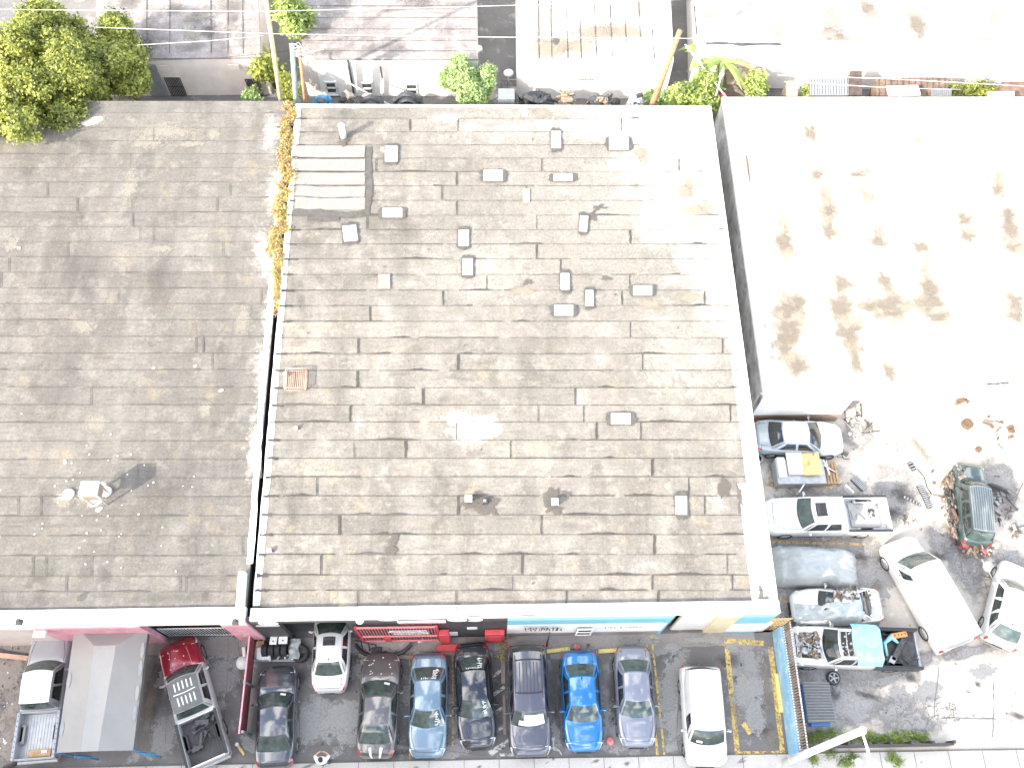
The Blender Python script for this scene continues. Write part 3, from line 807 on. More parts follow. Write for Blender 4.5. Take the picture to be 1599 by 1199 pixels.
g.blob((c.x-.1, c.y+.52, 0), .08, .08, 0, 1, dz=.019, rings=1, n=10)
tag(g.build('painted_parking_lines', [M['yellow'], M['white_line'], M['orange_line']]), kind='structure')

# pavement, kerb, street
g = MB()
g.prism([(-60, SW-2.6), (60, SW-2.6), (60, SW), (-60, SW)], .0, .05, 0)
x = -58.0
while x < 58:
    g.strip([(x, SW), (x, SW-2.6)], .025, 1, dz=.055, step=1); x += 1.62
g.strip([(-60, SW-.01), (60, SW-.01)], .05, 1, dz=.054, step=2, jag=.5)
for k in range(24): g.blob((random.uniform(-24, 22), SW-random.uniform(0, .5), 0), random.uniform(.05, .5), random.uniform(.04, .16), random.random(), 2, dz=.058)
tag(g.build('sidewalk', [M['concrete'], M['joint'], M['s_oil']]), kind='structure')
g = MB(); g.prism([(-60, SW-2.76), (60, SW-2.76), (60, SW-2.602), (-60, SW-2.602)], -.02, .06); tag(g.build('kerb', M['concrete']), kind='structure')
g = MB(); g.quad((-60, -9, .0), (60, -9, .0), (60, SW-2.762, .0), (-60, SW-2.762, .0)); tag(g.build('street', M['asphalt']), kind='structure')

# yard on the right
g = MB(); x0 = 12.35
YT = P(1250, 652, 0).y
g.quad((WB.x+.105, SW, .0), (60, SW, .0), (60, YF, .0), (WA.x+.105, YF, .0), 0)
g.quad((x0-.5, YF+.002, .0), (60, YF+.002, .0), (60, YT+26, .0), (x0-.5, YT+26, .0), 0)
for px, py, rx, ry, rot in ((1230, 700, 1.8, 2.2, 0), (1260, 745, 2.6, .9, 0), (1300, 790, 3.6, 1.2, 0), (1400, 760, 1.6, 1.6, .3), (1385, 790, 1.6, 1.0, .3), (1240, 850, 1.8, 1.0, 0), (1320, 860, 3, .9, 0), (1260, 930, 2.5, 1.6, 0), (1350, 900, 1.6, 1.6, 0),
                            (1230, 1010, .8, 2.5, 0), (1300, 1050, 3, .9, 0), (1370, 1050, 2.4, .8, .1), (1420, 1035, 2.2, .5, .25), (1510, 1018, 1.8, .35, .2), (1245, 640, 2.2, .9, 0), (1340, 680, 1.0, 1.2, 0),
                            (1330, 1100, 2.2, 1.2, 0), (1280, 1130, 1.6, .5, 0), (1400, 1110, 1.6, .7, .2), (1500, 880, 1.1, 2.4, .3), (1470, 840, .9, 1.2, 0), (1520, 870, .8, 1.4, 0), (1575, 870, 1.0, 1.0, 0), (1590, 800, 1.2, 1.4, 0), (1430, 1130, 1.6, .5, 0), (1560, 750, 1.6, 1.2, 0)):
    g.blob(G(px, py), rx*1.15, ry*1.2, rot, 1, dz=.010)
for px, py, rx, ry in ((1410, 770, .9, .8), (1395, 800, .7, .5), (1345, 870, .6, .3), (1465, 870, .6, .5), (1352, 1085, 1.0, .25), (1425, 1060, .5, .3), (1527, 1068, .28, .22), (1512, 1080, .3, .07), (1590, 1118, .7, .2), (1300, 1085, .6, .5), (1545, 860, .4, .6)):
    g.blob(G(px, py), rx, ry, -.3, 2, dz=.014)
for px, py, rx, ry in ((1385, 900, .7, .9), (1440, 690, .5, 1.6), (1470, 720, .3, 1.2), (1402, 1085, .7, .6), (1375, 920, .5, .6), (1450, 800, .6, .5), (1480, 640, 2, .6), (1400, 660, 1.2, .6), (1330, 630, 1.1, .5), (1560, 900, .6, .8), (1450, 1080, 1.0, .6), (1385, 1062, 1.3, .25), (1340, 1120, .8, .3), (1535, 1050, .9, .4)):
    g.blob(G(px, py), rx, ry, .2, 3, dz=.017)
for px, py, rx, ry in ((1435, 700, .35, 1.5), (1500, 850, .5, .6), (1350, 880, .35, .3), (1370, 915, .4, .5), (1540, 840, .5, .6)):
    g.blob(G(px, py), rx, ry, .5, 4, dz=.020)
random.seed(5)
for k in range(60):
    c = G(random.uniform(1330, 1590), random.uniform(680, 1140)); g.blob(c, random.uniform(.03, .13), random.uniform(.03, .1), random.random()*3, 2, dz=.019, rings=2, n=9)
for pts in ([(1466, 1040), (1460, 1090), (1458, 1120)], [(1470, 1120), (1555, 1122)], 
            [(1500, 800), (1495, 850), (1505, 905)], [(1550, 1060), (1552, 1100), (1549, 1150)], [(1500, 905), (1540, 900), (1560, 905)]):
    g.strip([G(*p) for p in pts], .03, 5, dz=.021, jag=.7, up=1.5, step=.2)
for px, py, rx, ry in ((1465, 1112, 1.7, .9), (1400, 1100, 1.2, .7), (1430, 1135, 1.6, .5), (1530, 900, 1.2, 1.0), (1490, 860, 1.0, 1.3), (1400, 690, 1.2, .8), (1560, 870, 1.0, .8)): g.blob(G(px, py), rx, ry, 0, 7, dz=.022)
for a, b in (((1193, 757), (1303, 762)), ((1205, 846), (1352, 850)), ((1217, 937), (1233, 939))): g.strip([G(*a), G(*b)], .13, 6, dz=.018, jag=.06)
M['s_asph'] = stain('asphalt_layer', (.22, .212, .205), .05, .75, 1.0, 2.2, nz_=1.1, c2=(.31, .30, .29))
tag(g.build('yard_paving', [M['yard'], M['s_asph'], M['s_oil'], M['s_dust'], M['s_rust'], M['joint'], M['orange_line'], M['cracks']]), kind='structure')
# alley and lots beyond
g = MB(); g.quad((-60, 36, .003), (60, 36, .003), (60, 120, .003), (-60, 120, .003)); tag(g.build('back_alley', M['asphalt']), kind='structure')

# ================================================================== ROOFS
RZ = 4.5
y0 = P(800, 950, RZ).y
RP = Plane(RZ, y0, .037)
def roll_rows(mb, plane, rows, left, right, joints, mi=0, tone=None):
    """panels of roofing sheet between the laps; rows = list of px y; left/right = fn(py)->px x"""
    for i in range(len(rows)-1):
        ya, yb = rows[i], rows[i+1]
        js = sorted(j for j, jy in joints if ya <= jy < yb)
        cuts = [None]+js+[None]
        for a, b in zip(cuts[:-1], cuts[1:]):
            A = plane.at(left(ya) if a is None else a, ya); B = plane.at(right(ya) if b is None else b, ya)
            D = plane.at(left(yb) if a is None else a, yb); Cc = plane.at(right(yb) if b is None else b, yb)
            n = max(1, int((B-A).length/2.6)); tv = min(1, max(0, random.gauss(.5, .22)))
            for k in range(n):
                mb.quad(D.lerp(Cc, k/n), D.lerp(Cc, (k+1)/n), A.lerp(B, (k+1)/n), A.lerp(B, k/n), mi, tv)
def seams(mb, plane, rows, left, right, joints, mi, wmax, tilt=0.0, start=1):
    for r in rows[start:-1]:
        x = left(r)+2; X1 = right(r)-2
        while x < X1:
            L = random.uniform(25, 150); e = min(X1, x+L); n = max(3, int((e-x)/6))
            th = random.choice((.010, .014, .018, .024, .034))*wmax
            hump = random.random() < .28; hc = random.random()
            vs = []
            for k in range(n+1):
                q = plane.at(lerp(x, e, k/n), r+random.uniform(-.25, .25)+tilt*(lerp(x, e, k/n)-800))
                t = th*random.uniform(.35, 1.15)
                if hump: t += .10*wmax*math.exp(-((k/n-hc)/.16)**2)*random.uniform(.6, 1.1)
                z = .048
                vs += [(q.x, q.y+t, plane.z(q.x, q.y+t)+z), (q.x, q.y-.012, plane.z(q.x, q.y-.012)+z)]
            if not (wmax > .9 and r < 265 and x > 930 and random.random() < .85): mb.add(vs, [(2*i, 2*i+1, 2*i+3, 2*i+2) for i in range(n)], mi if random.random() < .75 else mi+1)
            x = e+random.choice((0, 0, 4, 14))
    for j, jy in joints:
        if wmax < .8 and random.random() < .55: continue
        rr = [r for r in rows if r <= jy]; nx = [r for r in rows if r > jy]
        if not rr or not nx: continue
        a = plane.at(j, rr[-1]+1); b = plane.at(j+(j-770)*(nx[0]-rr[-1])/(nx[0]-1292)*-.0, nx[0]-1)
        mb.strip([a, b], random.uniform(.03, .10)*wmax, mi, plane, .046, .5, .2)
random.seed(11)
rows = [168, 186, 207, 227.5, 248, 269, 291, 314, 337, 359.5, 382, 405, 429.5, 454, 478, 502.5, 528, 553, 579, 606, 633, 659.5, 687.5, 716, 745, 774.6, 804.5, 835, 866, 898, 922, 947]
lf = lambda y: lerp(462, 394, (y-165)/(952-165)); rt = lambda y: lerp(1108, 1213, (y-168)/(952-168))
jm = [(578, 490), (692, 470), (559, 545), (715, 565), (558, 593), (547, 645), (553, 702), (633, 704), (495, 760), (530, 820), (501, 880), (558, 935), (713, 672), (797, 703), (715, 782), (898, 620), (931, 674), (911, 640), (1000, 672),
      (1018, 735), (1075, 760), (845, 820), (1021, 855), (1135, 880), (815, 880), (1018, 905), (884, 935), (1143, 910), (1027, 935), (713, 283), (690, 304), (822, 305), (713, 325), (846, 265), (838, 350), (838, 400), (715, 198), (970, 198),
      (875, 420), (983, 435), (984, 380), (971, 470), (984, 512), (1003, 565), (1128, 540), (712, 935), (800, 905), (587, 255), (573, 350), (640, 205), (760, 445), (1100, 790), (1140, 645), (1100, 460), (1060, 250), (660, 610), (840, 645)]
WH = P(800, 962, 4.7).y
def mkclip(pl, L0, L1, R0, R1, y0_, y1_):
    def f(x, y):
        y = min(max(y, y0_), y1_); t = (y-y0_)/(y1_-y0_); return (min(max(x, lerp(L0, L1, t)), lerp(R0, R1, t)), y)
    pl.clip = f
_q = [RP.at(394, 947), RP.at(462, 168), RP.at(1213, 947), RP.at(1108, 168)]
mkclip(RP, _q[0].x, _q[1].x, _q[2].x, _q[3].x, _q[0].y, _q[1].y)
# ---- middle warehouse
wm = thing('warehouse', 'long middle warehouse with grey rolled roof of pale patches, black and blue street front', 'warehouse', (0, YF, 0))
O = Vector((0, YF, 0))
r = MB()
roll_rows(r, RP, rows, lf, rt, jm, 0)
seams(r, RP, rows, lf, rt, jm, 1, 1.0)
# white edge coatings
def band(mb, pts_px, plane, wid, mi, dz=.010, jag=.12):
    mb.strip([plane.at(*p) for p in pts_px], wid, mi, plane, dz, jag, .5)
band(r, [(466, 168), (441, 460), (400, 945)], RP, .32, 3)
band(r, [(1150, 560), (1176, 750), (1202, 945)], RP, .65, 3, jag=.05)
band(r, [(1164, 755), (1188, 945)], RP, .75, 3, .011, .03)
band(r, [(1096, 172), (1130, 420), (1158, 600)], RP, .6, 3, .010, .12)
for k, y in enumerate(rows[1:-1]):                           # tar ticks down the left edge
    q = RP.at(lf(y)+random.uniform(1, 4), y); r.strip([q, q+Vector((random.uniform(.35, .75), 0, 0))], random.uniform(.05, .14), 1, RP, .014, .7, .12)
# bright glow painted on as soft pale blobs, with worn pale coating
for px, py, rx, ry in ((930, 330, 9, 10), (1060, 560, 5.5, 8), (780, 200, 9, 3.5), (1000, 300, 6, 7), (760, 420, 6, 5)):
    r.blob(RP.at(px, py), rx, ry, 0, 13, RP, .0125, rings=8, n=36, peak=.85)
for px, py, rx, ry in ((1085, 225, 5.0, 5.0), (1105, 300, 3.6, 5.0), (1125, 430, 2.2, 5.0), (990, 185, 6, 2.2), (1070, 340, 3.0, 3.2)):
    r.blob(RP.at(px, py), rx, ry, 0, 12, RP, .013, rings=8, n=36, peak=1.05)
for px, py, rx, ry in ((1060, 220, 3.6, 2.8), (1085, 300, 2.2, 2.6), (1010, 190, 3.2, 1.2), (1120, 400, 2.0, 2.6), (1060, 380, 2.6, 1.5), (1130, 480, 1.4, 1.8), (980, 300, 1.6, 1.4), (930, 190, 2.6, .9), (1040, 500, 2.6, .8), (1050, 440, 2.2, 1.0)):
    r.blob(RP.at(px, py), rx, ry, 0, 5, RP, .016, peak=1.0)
for px, py, rx, ry in ((690, 185, 1.7, .9), (595, 205, 1.0, .6), (760, 190, 1.6, .6), (880, 300, 2.0, .9), (800, 270, 1.5, .9), (900, 340, 1.0, 1.4), (950, 520, 2.2, 1.2), (1100, 560, 2.2, 1.6), (1140, 680, 1.4, 2.2), (1120, 780, 1.2, 2.0), (680, 480, .9, .5),
                       (560, 660, .5, 1.4), (940, 560, 1.2, 1.4), (1050, 640, 2.0, .7), (800, 430, 1.2, .4), (740, 200, 1.6, 1.2), (830, 460, 1.2, .8), (720, 500, 1.0, .9), (600, 480, 1.0, .8), (640, 445, .8, .5), (870, 745, 2, .5), (1010, 880, 1.8, .6), (1000, 230, 2.2, 1.8), (500, 450, .6, .5)):
    r.blob(RP.at(px, py), rx*1.2, ry*1.2, 0, 5, RP, .019, peak=.85)
for px, py, rx, ry in ((735, 672, 1.35, .75), (715, 655, .9, .5), (760, 665, .8, .6), (700, 185, .9, .35), (600, 235, .3, .25), (735, 200, .5, .3), (915, 175, .6, .3), (818, 175, .35, .35)):
    r.blob(RP.at(px, py), rx*1.15, ry*1.2, 0, 6, RP, .022, peak=1.5)
for px, py, rx, ry in ((735, 712, 1.1, .35), (885, 820, .9, .45), (600, 880, .5, .5), (455, 800, .5, 1.2), (410, 940, .35, .5), (470, 380, 1.2, .8), (460, 450, .5, 1.0), (690, 625, .6, .3), (440, 760, .3, .8), (590, 910, .5, .4), (920, 940, .7, .3), (670, 700, .4, .3), (490, 205, 1.0, .4), (470, 470, .4, .7), (540, 440, 2, 1), (640, 360, 1.6, 1.0)):
    r.blob(RP.at(px, py), rx, ry*1.2, 0, 7, RP, .024, peak=1.0)
for px, py, rx, ry in ((1085, 330, .9, .5), (1075, 285, .35, .7), (1105, 325, .5, .4), (1005, 250, .3, .4), (845, 178, .5, .35), (1085, 350, 1.0, .3), (1080, 465, 1.0, .35), (1068, 300, .5, .5), (1000, 240, .5, .35), (1015, 475, .8, .3), (815, 455, .9, .3)):
    r.blob(RP.at(px, py), rx*1.2, ry*1.2, 0, 8, RP, .026, peak=1.1)
# repaired square with tar border
r.strip([RP.at(577, 230), RP.at(575, 260), RP.at(577, 300), RP.at(572, 338)], .34, 2, RP, .028, .25, .3)
r.strip([RP.at(456, 332), RP.at(500, 333), RP.at(540, 337), RP.at(572, 333)], .42, 2, RP, .029, .3, .3)
r.strip([RP.at(480, 342), RP.at(530, 343)], .30, 2, RP, .027, .3, .3)
for y in (248, 269, 291, 309): r.strip([RP.at(457, y-2), RP.at(500, y+1), RP.at(570, y)], .06, 1, RP, .030, .6, .2)
for a, b, c_, d in ((228, 247, 0, 0), (250, 267, 0, 0), (270, 290, 0, 0), (292, 308, 0, 0), (310, 328, 0, 0)):
    r.strip([RP.at(461, (a+b)/2), RP.at(570, (a+b)/2)], .80, 10, RP, .0265, .04, .5, val=random.uniform(.6, 1))
# tar drips and blots
for px, py, rx, ry in ((613, 852, .30, .38), (738, 785, .55, .42), (761, 788, .52, .52), (862, 779, .45, .50), (866, 792, .42, .42), (885, 771, .2, .15), (537, 222, .30, .25), (825, 441, .35, .18), (577, 308, .22, .22), (1130, 765, .28, .55), (1155, 780, .18, .6), (934, 325, .35, .16), (925, 338, .16, .32), (1193, 945, .25, .4), (945, 435, .2, .2)):
    r.blob(RP.at(px, py), rx*1.2, ry*1.2, 0, 11, RP, .040, rings=5, n=28, jag=.8, peak=1.5)
r.strip([RP.at(920, 345), RP.at(925, 333), RP.at(940, 320)], .10, 2, RP, .031, .4, .1)
for k in range(40):
    r.blob(RP.at(random.uniform(430, 1160), random.uniform(200, 930)), random.uniform(.03, .12), random.uniform(.03, .08), random.random()*3, 11, RP, .032, rings=2, n=9, peak=1.3)
r.build('roof', [M['roof_mid'], M['tar'], M['tar_old'], M['coat'], M['s_white'], M['s_wear_glow'], M['s_white'], M['s_dark'], M['s_brown_pale'], M['s_white'], M['patch_dim'], M['s_tar'], M['s_glow_big'], M['s_glow_soft']], wm, O)
# square patches sealed round their rims
PT = [(611, 242, 19, 24, 0, 1), (868, 220, 15, 26, 0, 1), (966, 226, 30, 19, 0, 1), (770, 276, 29, 17, 0, 1), (879, 279, 29, 10, 0, 1), (613, 334, 30, 14, 0, 1), (547, 366, 21, 24, .12, 1), (724, 373, 16, 24, 0, 1), (730, 418, 16, 25, 0, 1), (911, 351, 12, 24, -.08, 1),
      (882, 441, 13, 25, 0, 1), (600, 441, 19, 23, 0, 0), (920, 467, 12, 24, 0, 1), (1003, 455, 29, 15, 0, 1), (880, 486, 29, 16, 0, 1), (969, 655, 30, 17, 0, 1), (1063, 790, 18, 28, 0, 1), (822, 307, 9, 20, 0, 2)]
for px, py, w_, h_, rot, st in PT:
    a, b, c_, d = RP.at(px-w_/2, py+h_/2), RP.at(px+w_/2, py+h_/2), RP.at(px+w_/2, py-h_/2), RP.at(px-w_/2, py-h_/2)
    cc = (a+b+c_+d)/4; Rm = Matrix.Rotation(rot, 3, 'Z')
    q = MB(); vv = []
    for p in (a, b, c_, d):
        e = cc+Rm@(p-cc); e.z = RP.z(e.x, e.y)+.100; vv.append(e)
    lo = [Vector((e.x, e.y, e.z-.04)) for e in vv]
    q.add(vv+lo, [(0, 1, 2, 3), (0, 4, 5, 1), (1, 5, 6, 2), (2, 6, 7, 3), (3, 7, 4, 0)], 0)
    o = q.build('roof_patch', M['patch'] if st != 0 else M['patch_dim'], wm, O)
    if st == 1:
        t = MB(); hw_, hh = (b-a).length/2, (d-a).length/2; n = 40; inn = []; out = []
        ends = w_ > h_
        for k in range(n):
            an = 2*math.pi*k/n; cs, sn = math.cos(an), math.sin(an)
            m_ = max(abs(cs)/hw_, abs(sn)/hh)
            x_, y_ = cs/m_, sn/m_
            gx = .055+(.22 if ends else 0)*abs(cs)**3*random.uniform(.6, 1.1)+random.uniform(-.03, .05); gy = .055+(.20 if not ends else 0)*abs(sn)**3*random.uniform(.6, 1.1)+random.uniform(-.03, .05)
            i_ = cc+Rm@Vector((x_*.97, y_*.97, 0)); o_ = cc+Rm@Vector((x_*(hw_+gx)/hw_, y_*(hh+gy)/hh, 0))
            for e in (i_, o_): e.z = RP.z(e.x, e.y)+.092
            inn.append(i_); out.append(o_)
        t.add(inn+out, [(k, n+k, n+(k+1) % n, (k+1) % n) for k in range(n)], 0)
        t.build('tar_seal', M['tar_old'], o, O)
# walls
cBL, cBR, cTR, cTL = RP.at(394, 947), RP.at(1213, 947), RP.at(1108, 168), RP.at(462, 165)
XL, XR = P(397, 975, 3).x, P(1213, 962, 4.7).x
XLw = RP.at(394, 952).x
def wall_slab(mb, a, b, th, z0, zt, mi=0):        # wall from a to b (outer line), thickness inward to the left of a->b
    a = Vector((a[0], a[1])); b = Vector((b[0], b[1])); t = (b-a).normalized(); n = Vector((-t.y, t.x))*th; a = a+t*.003; b = b-t*.003
    mb.prism([a, b, b+n, a+n], z0, zt, mi)
q = MB(); zr = lambda x, y: RP.z(x, y)-.03
wall_slab(q, (cBR.x, WH+.25), cTR, .22, 0, zr); wall_slab(q, cTR, cTL, .22, 0, zr); q.build('wall', M['white_wall'], wm, O)
q = MB(); wall_slab(q, cTL, (XLw, WH+.25), .22, 0, zr); q.build('wall', M['gap_wall'], wm, O)['label'] = 'side wall painted dark for the shade in the gap'
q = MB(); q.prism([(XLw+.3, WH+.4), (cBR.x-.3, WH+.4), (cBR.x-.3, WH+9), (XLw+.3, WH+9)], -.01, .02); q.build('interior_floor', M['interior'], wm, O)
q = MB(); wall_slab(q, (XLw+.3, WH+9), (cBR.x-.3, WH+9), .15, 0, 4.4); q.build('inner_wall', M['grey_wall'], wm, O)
# coping
q = MB()
yb = RP.at(800, 947).y
q.prism([(XLw-.02, WH-.02), (cBR.x+.06, WH-.02), (cBR.x+.06, yb+.06), (XLw-.02, yb+.06)], 4.50, 4.72, 0)
q.strip([(cBR.x-4.4, WH+.02), (cBR.x-.1, WH+.02)], .03, 1, Plane(4.72, 0, 0), .004, .5, .4); q.strip([(-1.6, WH+.03), (cBR.x-4.6, WH+.03)], .04, 1, Plane(4.72, 0, 0), .004, .6, .5)
for px in (556, 712, 884, 1030, 1095): 
    e = P(px, 945, 4.72); q.strip([(e.x, yb+.05), (e.x+.03, yb-.25)], .06, 1, Plane(4.72, 0, 0), .004, .5, .1)
q.build('coping', [M['coat'], M['tar_old']], wm, O)
q = MB(); wall_slab(q, (cBR.x+.07, WH-.0), (cTR.x+.07, cTR.y), .14, lambda x, y: RP.z(x, y)-.2, lambda x, y: RP.z(x, y)+.09, 0); q.build('edge_trim', M['coat'], wm, O)
q = MB(); wall_slab(q, cTR+Vector((0, .06, 0)), cTL+Vector((0, .06, 0)), .14, lambda x, y: RP.z(x, y)-.2, lambda x, y: RP.z(x, y)+.06, 0); q.build('edge_trim', M['coat_old'], wm, O)
# front: X positions along the facade
def FX(px, py=978, z=None): return PY(px, py, YF).x
def fz(py): return PY(800, py, YF).z
def panel(par, name, m, pxa, pxb, za, zb, dy=0.0, th=.2, label=None, yref=None, O_=O, xs=None):
    xa, xb = xs or (FX(pxa), FX(pxb)); yy = (YF if yref is None else yref)-dy
    q = MB(); q.box(((xa+xb)/2, yy+th/2, (za+zb)/2), (abs(xb-xa), th, zb-za)); o = q.build(name, m, par, O_)
    if label: o['label'] = label
    return o
panel(wm, 'front_wall', M['charcoal'], 394, 438, 0, 4.495, label='black painted wall section')
panel(wm, 'front_wall', M['charcoal'], 545, 792, 0, 4.495, label='black painted wall section')
panel(wm, 'front_wall', M['charcoal'], 438, 545, 3.9, 4.495)
panel(wm, 'front_wall', M['blue_wall'], 792, 1040, 0, 4.495, label='blue and white painted wall section')
panel(wm, 'wall_band', M['white_wall'], 792, 1037, .78, 2.75, .006, .1); panel(wm, 'wall_band', M['grey_wall'], 792, 1034, 0, .76, .007, .1)
panel(wm, 'front_wall', M['cream'], 1108, 1140, 0, 4.495, label='cream wall section'); panel(wm, 'front_wall', M['blue_wall'], 1140, 1190, 0, 4.495, label='blue wall section at the corner')
panel(wm, 'front_wall', M['cream'], 1040, 1058, 0, 4.495, -.5, .2, 'cream recessed wall section')
panel(wm, 'garage_door', M['sheet_white'], 1056, 1109, 0.15, 4.495, -.15, .12)
panel(wm, 'wall_band', M['white_wall'], 1140, 1200, 0.3, 2.2, .006, .1)
o = panel(wm, 'window', M['shadow_in'], 903, 925, .75, 2.05, .115, .06)
q = MB(); xa, xb = FX(903), FX(925)
for z_ in (.76, 2.06, 1.4): q.box(((xa+xb)/2, YF-.12, z_), (xb-xa+.1, .08, .06))
for x_ in (xa, xb): q.box((x_, YF-.12, 1.4), (.06, .08, 1.3))
q.build('window_frame', M['white_metal'], o, O)
# wall signs
def ellipse_sign(px, py, w_, h_, marks=3):
    c = PY(px, py, YF-.03); q = MB()
    q.lathe([(.5, 0), (.5, .03), (.0001, .03)], (0, 0, 0), 'Z', 24, 0, False)
    q.v = [(c.x+v[0]*w_, YF-.01-v[2], c.z+v[1]*h_) for v in q.v]
    for k in range(marks): q.box((c.x+lerp(-.25, .25, k/max(1, marks-1))*w_, YF-.046, c.z), (.10, .01, h_*.2), 0, 1)
    return q.build('sign', [M['white_metal'], M['charcoal']], wm, O)
ellipse_sign(716, 967, 1.0, .8); ellipse_sign(741, 967, .75, .8, 2); ellipse_sign(419, 973, .9, .7, 2); ellipse_sign(418, 977, 1.1, .25, 0); ellipse_sign(606, 967, .9, .5, 0)
panel(wm, 'sign', M['white_metal'], 624, 698, 3.55, 4.05, .03, .03); panel(wm, 'sign', M['white_metal'], 698, 713, .5, 1.35, .03, .03); panel(wm, 'sign', M['white_metal'], 729, 745, 2.0, 2.4, .03, .03)
q = MB()
def wallscrib(xa, xb, za, zb, n, m, w_=.05):
    q = MB(); random.seed(int(xa*100) % 999)
    for k in range(n):
        x_ = lerp(xa, xb, (k+.5)/n); pts = [(x_+random.uniform(-.5, .5)*(xb-xa)/n, lerp(za, zb, random.random())) for _ in range(4)]
        if k % 2 == 0: pts[0] = (pts[0][0], za); pts[1] = (pts[1][0], zb)
        for a, b in zip(pts[:-1], pts[1:]):
            d = Vector((b[0]-a[0], b[1]-a[1])); 
            if d.length < .02: continue
            n_ = Vector((-d.y, d.x)).normalized()*w_/2
            q.add([(a[0]-n_.x, YF-.112, a[1]-n_.y), (a[0]+n_.x, YF-.112, a[1]+n_.y), (b[0]+n_.x, YF-.112, b[1]+n_.y), (b[0]-n_.x, YF-.112, b[1]-n_.y)], [(0, 1, 2, 3)])
    q.build('wall_lettering', m, wm, O)
wallscrib(FX(818), FX(878), 1.75, 2.6, 14, M['charcoal'], .045); wallscrib(FX(943), FX(960), 2.2, 2.45, 4, M['rust'], .04); wallscrib(FX(966), FX(1000), 2.2, 2.45, 6, M['rust'], .035); wallscrib(FX(628), FX(694), 3.62, 3.95, 16, M['red'], .04)
# yellow grille gate at the corner
q = MB(); xa, xb = XR+.05, XR+1.35
for z_ in (1.1, 1.5, 1.9, 2.3, 2.6): q.box(((xa+xb)/2, YF+.12, z_), (xb-xa, .04, .04))
for k in range(9): q.box((lerp(xa, xb, k/8), YF+.12, 1.35), (.04, .04, 2.7))
solid(q, 'side_gate', M['tarp_yellow'], 'yellow barred gate closing the gap beside the blue corner wall', 'gate', ((xa+xb)/2, YF+.12, 0))

# ---- left warehouse
LPl = Plane(RZ, y0, .037); _q = [LPl.at(384.5, 951), LPl.at(457, 162)]; mkclip(LPl, -60, -60, _q[0].x, _q[1].x, _q[0].y, _q[1].y)
random.seed(21)
rowsL = [158, 177, 200, 221, 241, 263, 285, 309, 332, 355, 378, 402, 426, 450.5, 475, 500, 526, 552, 578, 605, 632.5, 660, 689, 718, 746.5, 776, 806, 837, 868, 900, 924, 952]
lfL = lambda y: -220.0; rtL = lambda y: lerp(458, 384.5, (y-160)/(955-160))
jl = [(random.uniform(0, 410), random.uniform(160, 940)) for _ in range(70)]+[(160, 510), (230, 540), (200, 600), (205, 700), (295, 750), (60, 820), (305, 850), (72, 890), (290, 910), (120, 320), (180, 360)]
YL = P(200, 974, 4.6).y
wl = thing('warehouse', 'left warehouse with brown-grey rolled roof and pink street wall', 'warehouse', (XLw-12, YL, 0))
OL = Vector((XLw-12, YL, 0))
r = MB(); roll_rows(r, LPl, rowsL, lfL, rtL, jl, 0); seams(r, LPl, rowsL, lfL, rtL, jl, 1, .5)
band(r, [(440, 250), (414, 560), (390, 880)], LPl, .28, 3, .012, .25)
for px, py, rx, ry in ((430, 300, .8, 2.5), (425, 500, .9, 2.4), (410, 580, .9, 2.5), (425, 210, .9, 2.0), (400, 700, .8, 2.6), (415, 400, 1.2, 2.6)): r.blob(LPl.at(px, py), rx*.9, ry, .05, 4, LPl, .014, peak=.8)
for px, py, rx, ry in ((260, 205, 2.6, .8), (230, 222, 1.6, .6), (300, 225, 1.6, .35), (335, 210, .7, .4), (205, 285, .5, 1.2), (150, 190, 1.0, .5), (130, 510, 1.0, .5), (150, 660, .9, .8), (200, 300, .6, 1.2), (310, 370, .9, .3), (250, 390, 1.2, .3), (380, 500, .6, 1.2), (320, 640, .6, .5), (20, 380, .6, .6)):
    r.blob(LPl.at(px, py), rx, ry*1.2, 0, 5, LPl, .017, peak=1.1)
for px, py, rx, ry in ((140, 770, 1.4, .8), (100, 780, .7, .6)): r.blob(LPl.at(px, py), rx, ry, 0, 5, LPl, .019, peak=1.3)
for px, py, rx, ry in ((55, 900, .9, 1.0), (165, 900, .8, .9), (350, 900, .7, 1.2), (320, 930, .8, .4), (40, 270, .8, .9), (345, 545, .4, .5), (335, 665, .4, .3), (250, 440, 2.5, 2.5), (120, 420, 3, 3), (270, 760, 4, 2.5), (80, 600, 2, 4), (140, 225, 1.5, .8), (30, 940, 3, .6), (250, 935, 4, .5)):
    r.blob(LPl.at(px, py), rx, ry, 0, 6, LPl, .020, peak=.95)
for px, py, rx, ry in ((145, 190, .9, .35), (30, 388, .12, .14), (240, 575, .12, .1), (305, 572, .15, .1), (345, 610, .2, .1), (100, 775, .4, .2), (150, 785, .5, .25), (160, 760, .3, .3), (102, 722, .1, .15), (155, 795, .25, .15)):
    r.blob(LPl.at(px, py), rx, ry, .4, 4, LPl, .022, peak=1.8)
for k in range(50):
    cx_, cy_ = random.gauss(150, 70), random.gauss(790, 60)
    if cx_ > 380 or cy_ > 945: continue
    r.blob(LPl.at(cx_, cy_), random.uniform(.02, .05), random.uniform(.02, .05), 0, 3, LPl, .024, rings=1, n=6)
r.build('roof', [M['roof_left'], M['tar_old'], M['tar_old'], M['coat'], M['s_white'], M['s_cream'], M['s_dark']], wl, OL)
XLr = XLw-.16          # right face of left warehouse
lc = [LPl.at(-220, 955), LPl.at(384.5, 955), LPl.at(457, 160), LPl.at(-220, 160)]
q = MB(); wall_slab(q, (lc[1].x, YL+.3), lc[2], .22, 0, zr); q.build('wall', M['gap_wall'], wl, OL)['label'] = 'side wall painted dark for the shade in the gap'
q = MB(); wall_slab(q, lc[2], lc[3], .22, 0, zr); wall_slab(q, lc[3], (lc[3].x, YL+.3), .22, 0, zr)
q.build('wall', M['white_wall'], wl, OL)
def FL(px): return PY(px, 985, YL).x
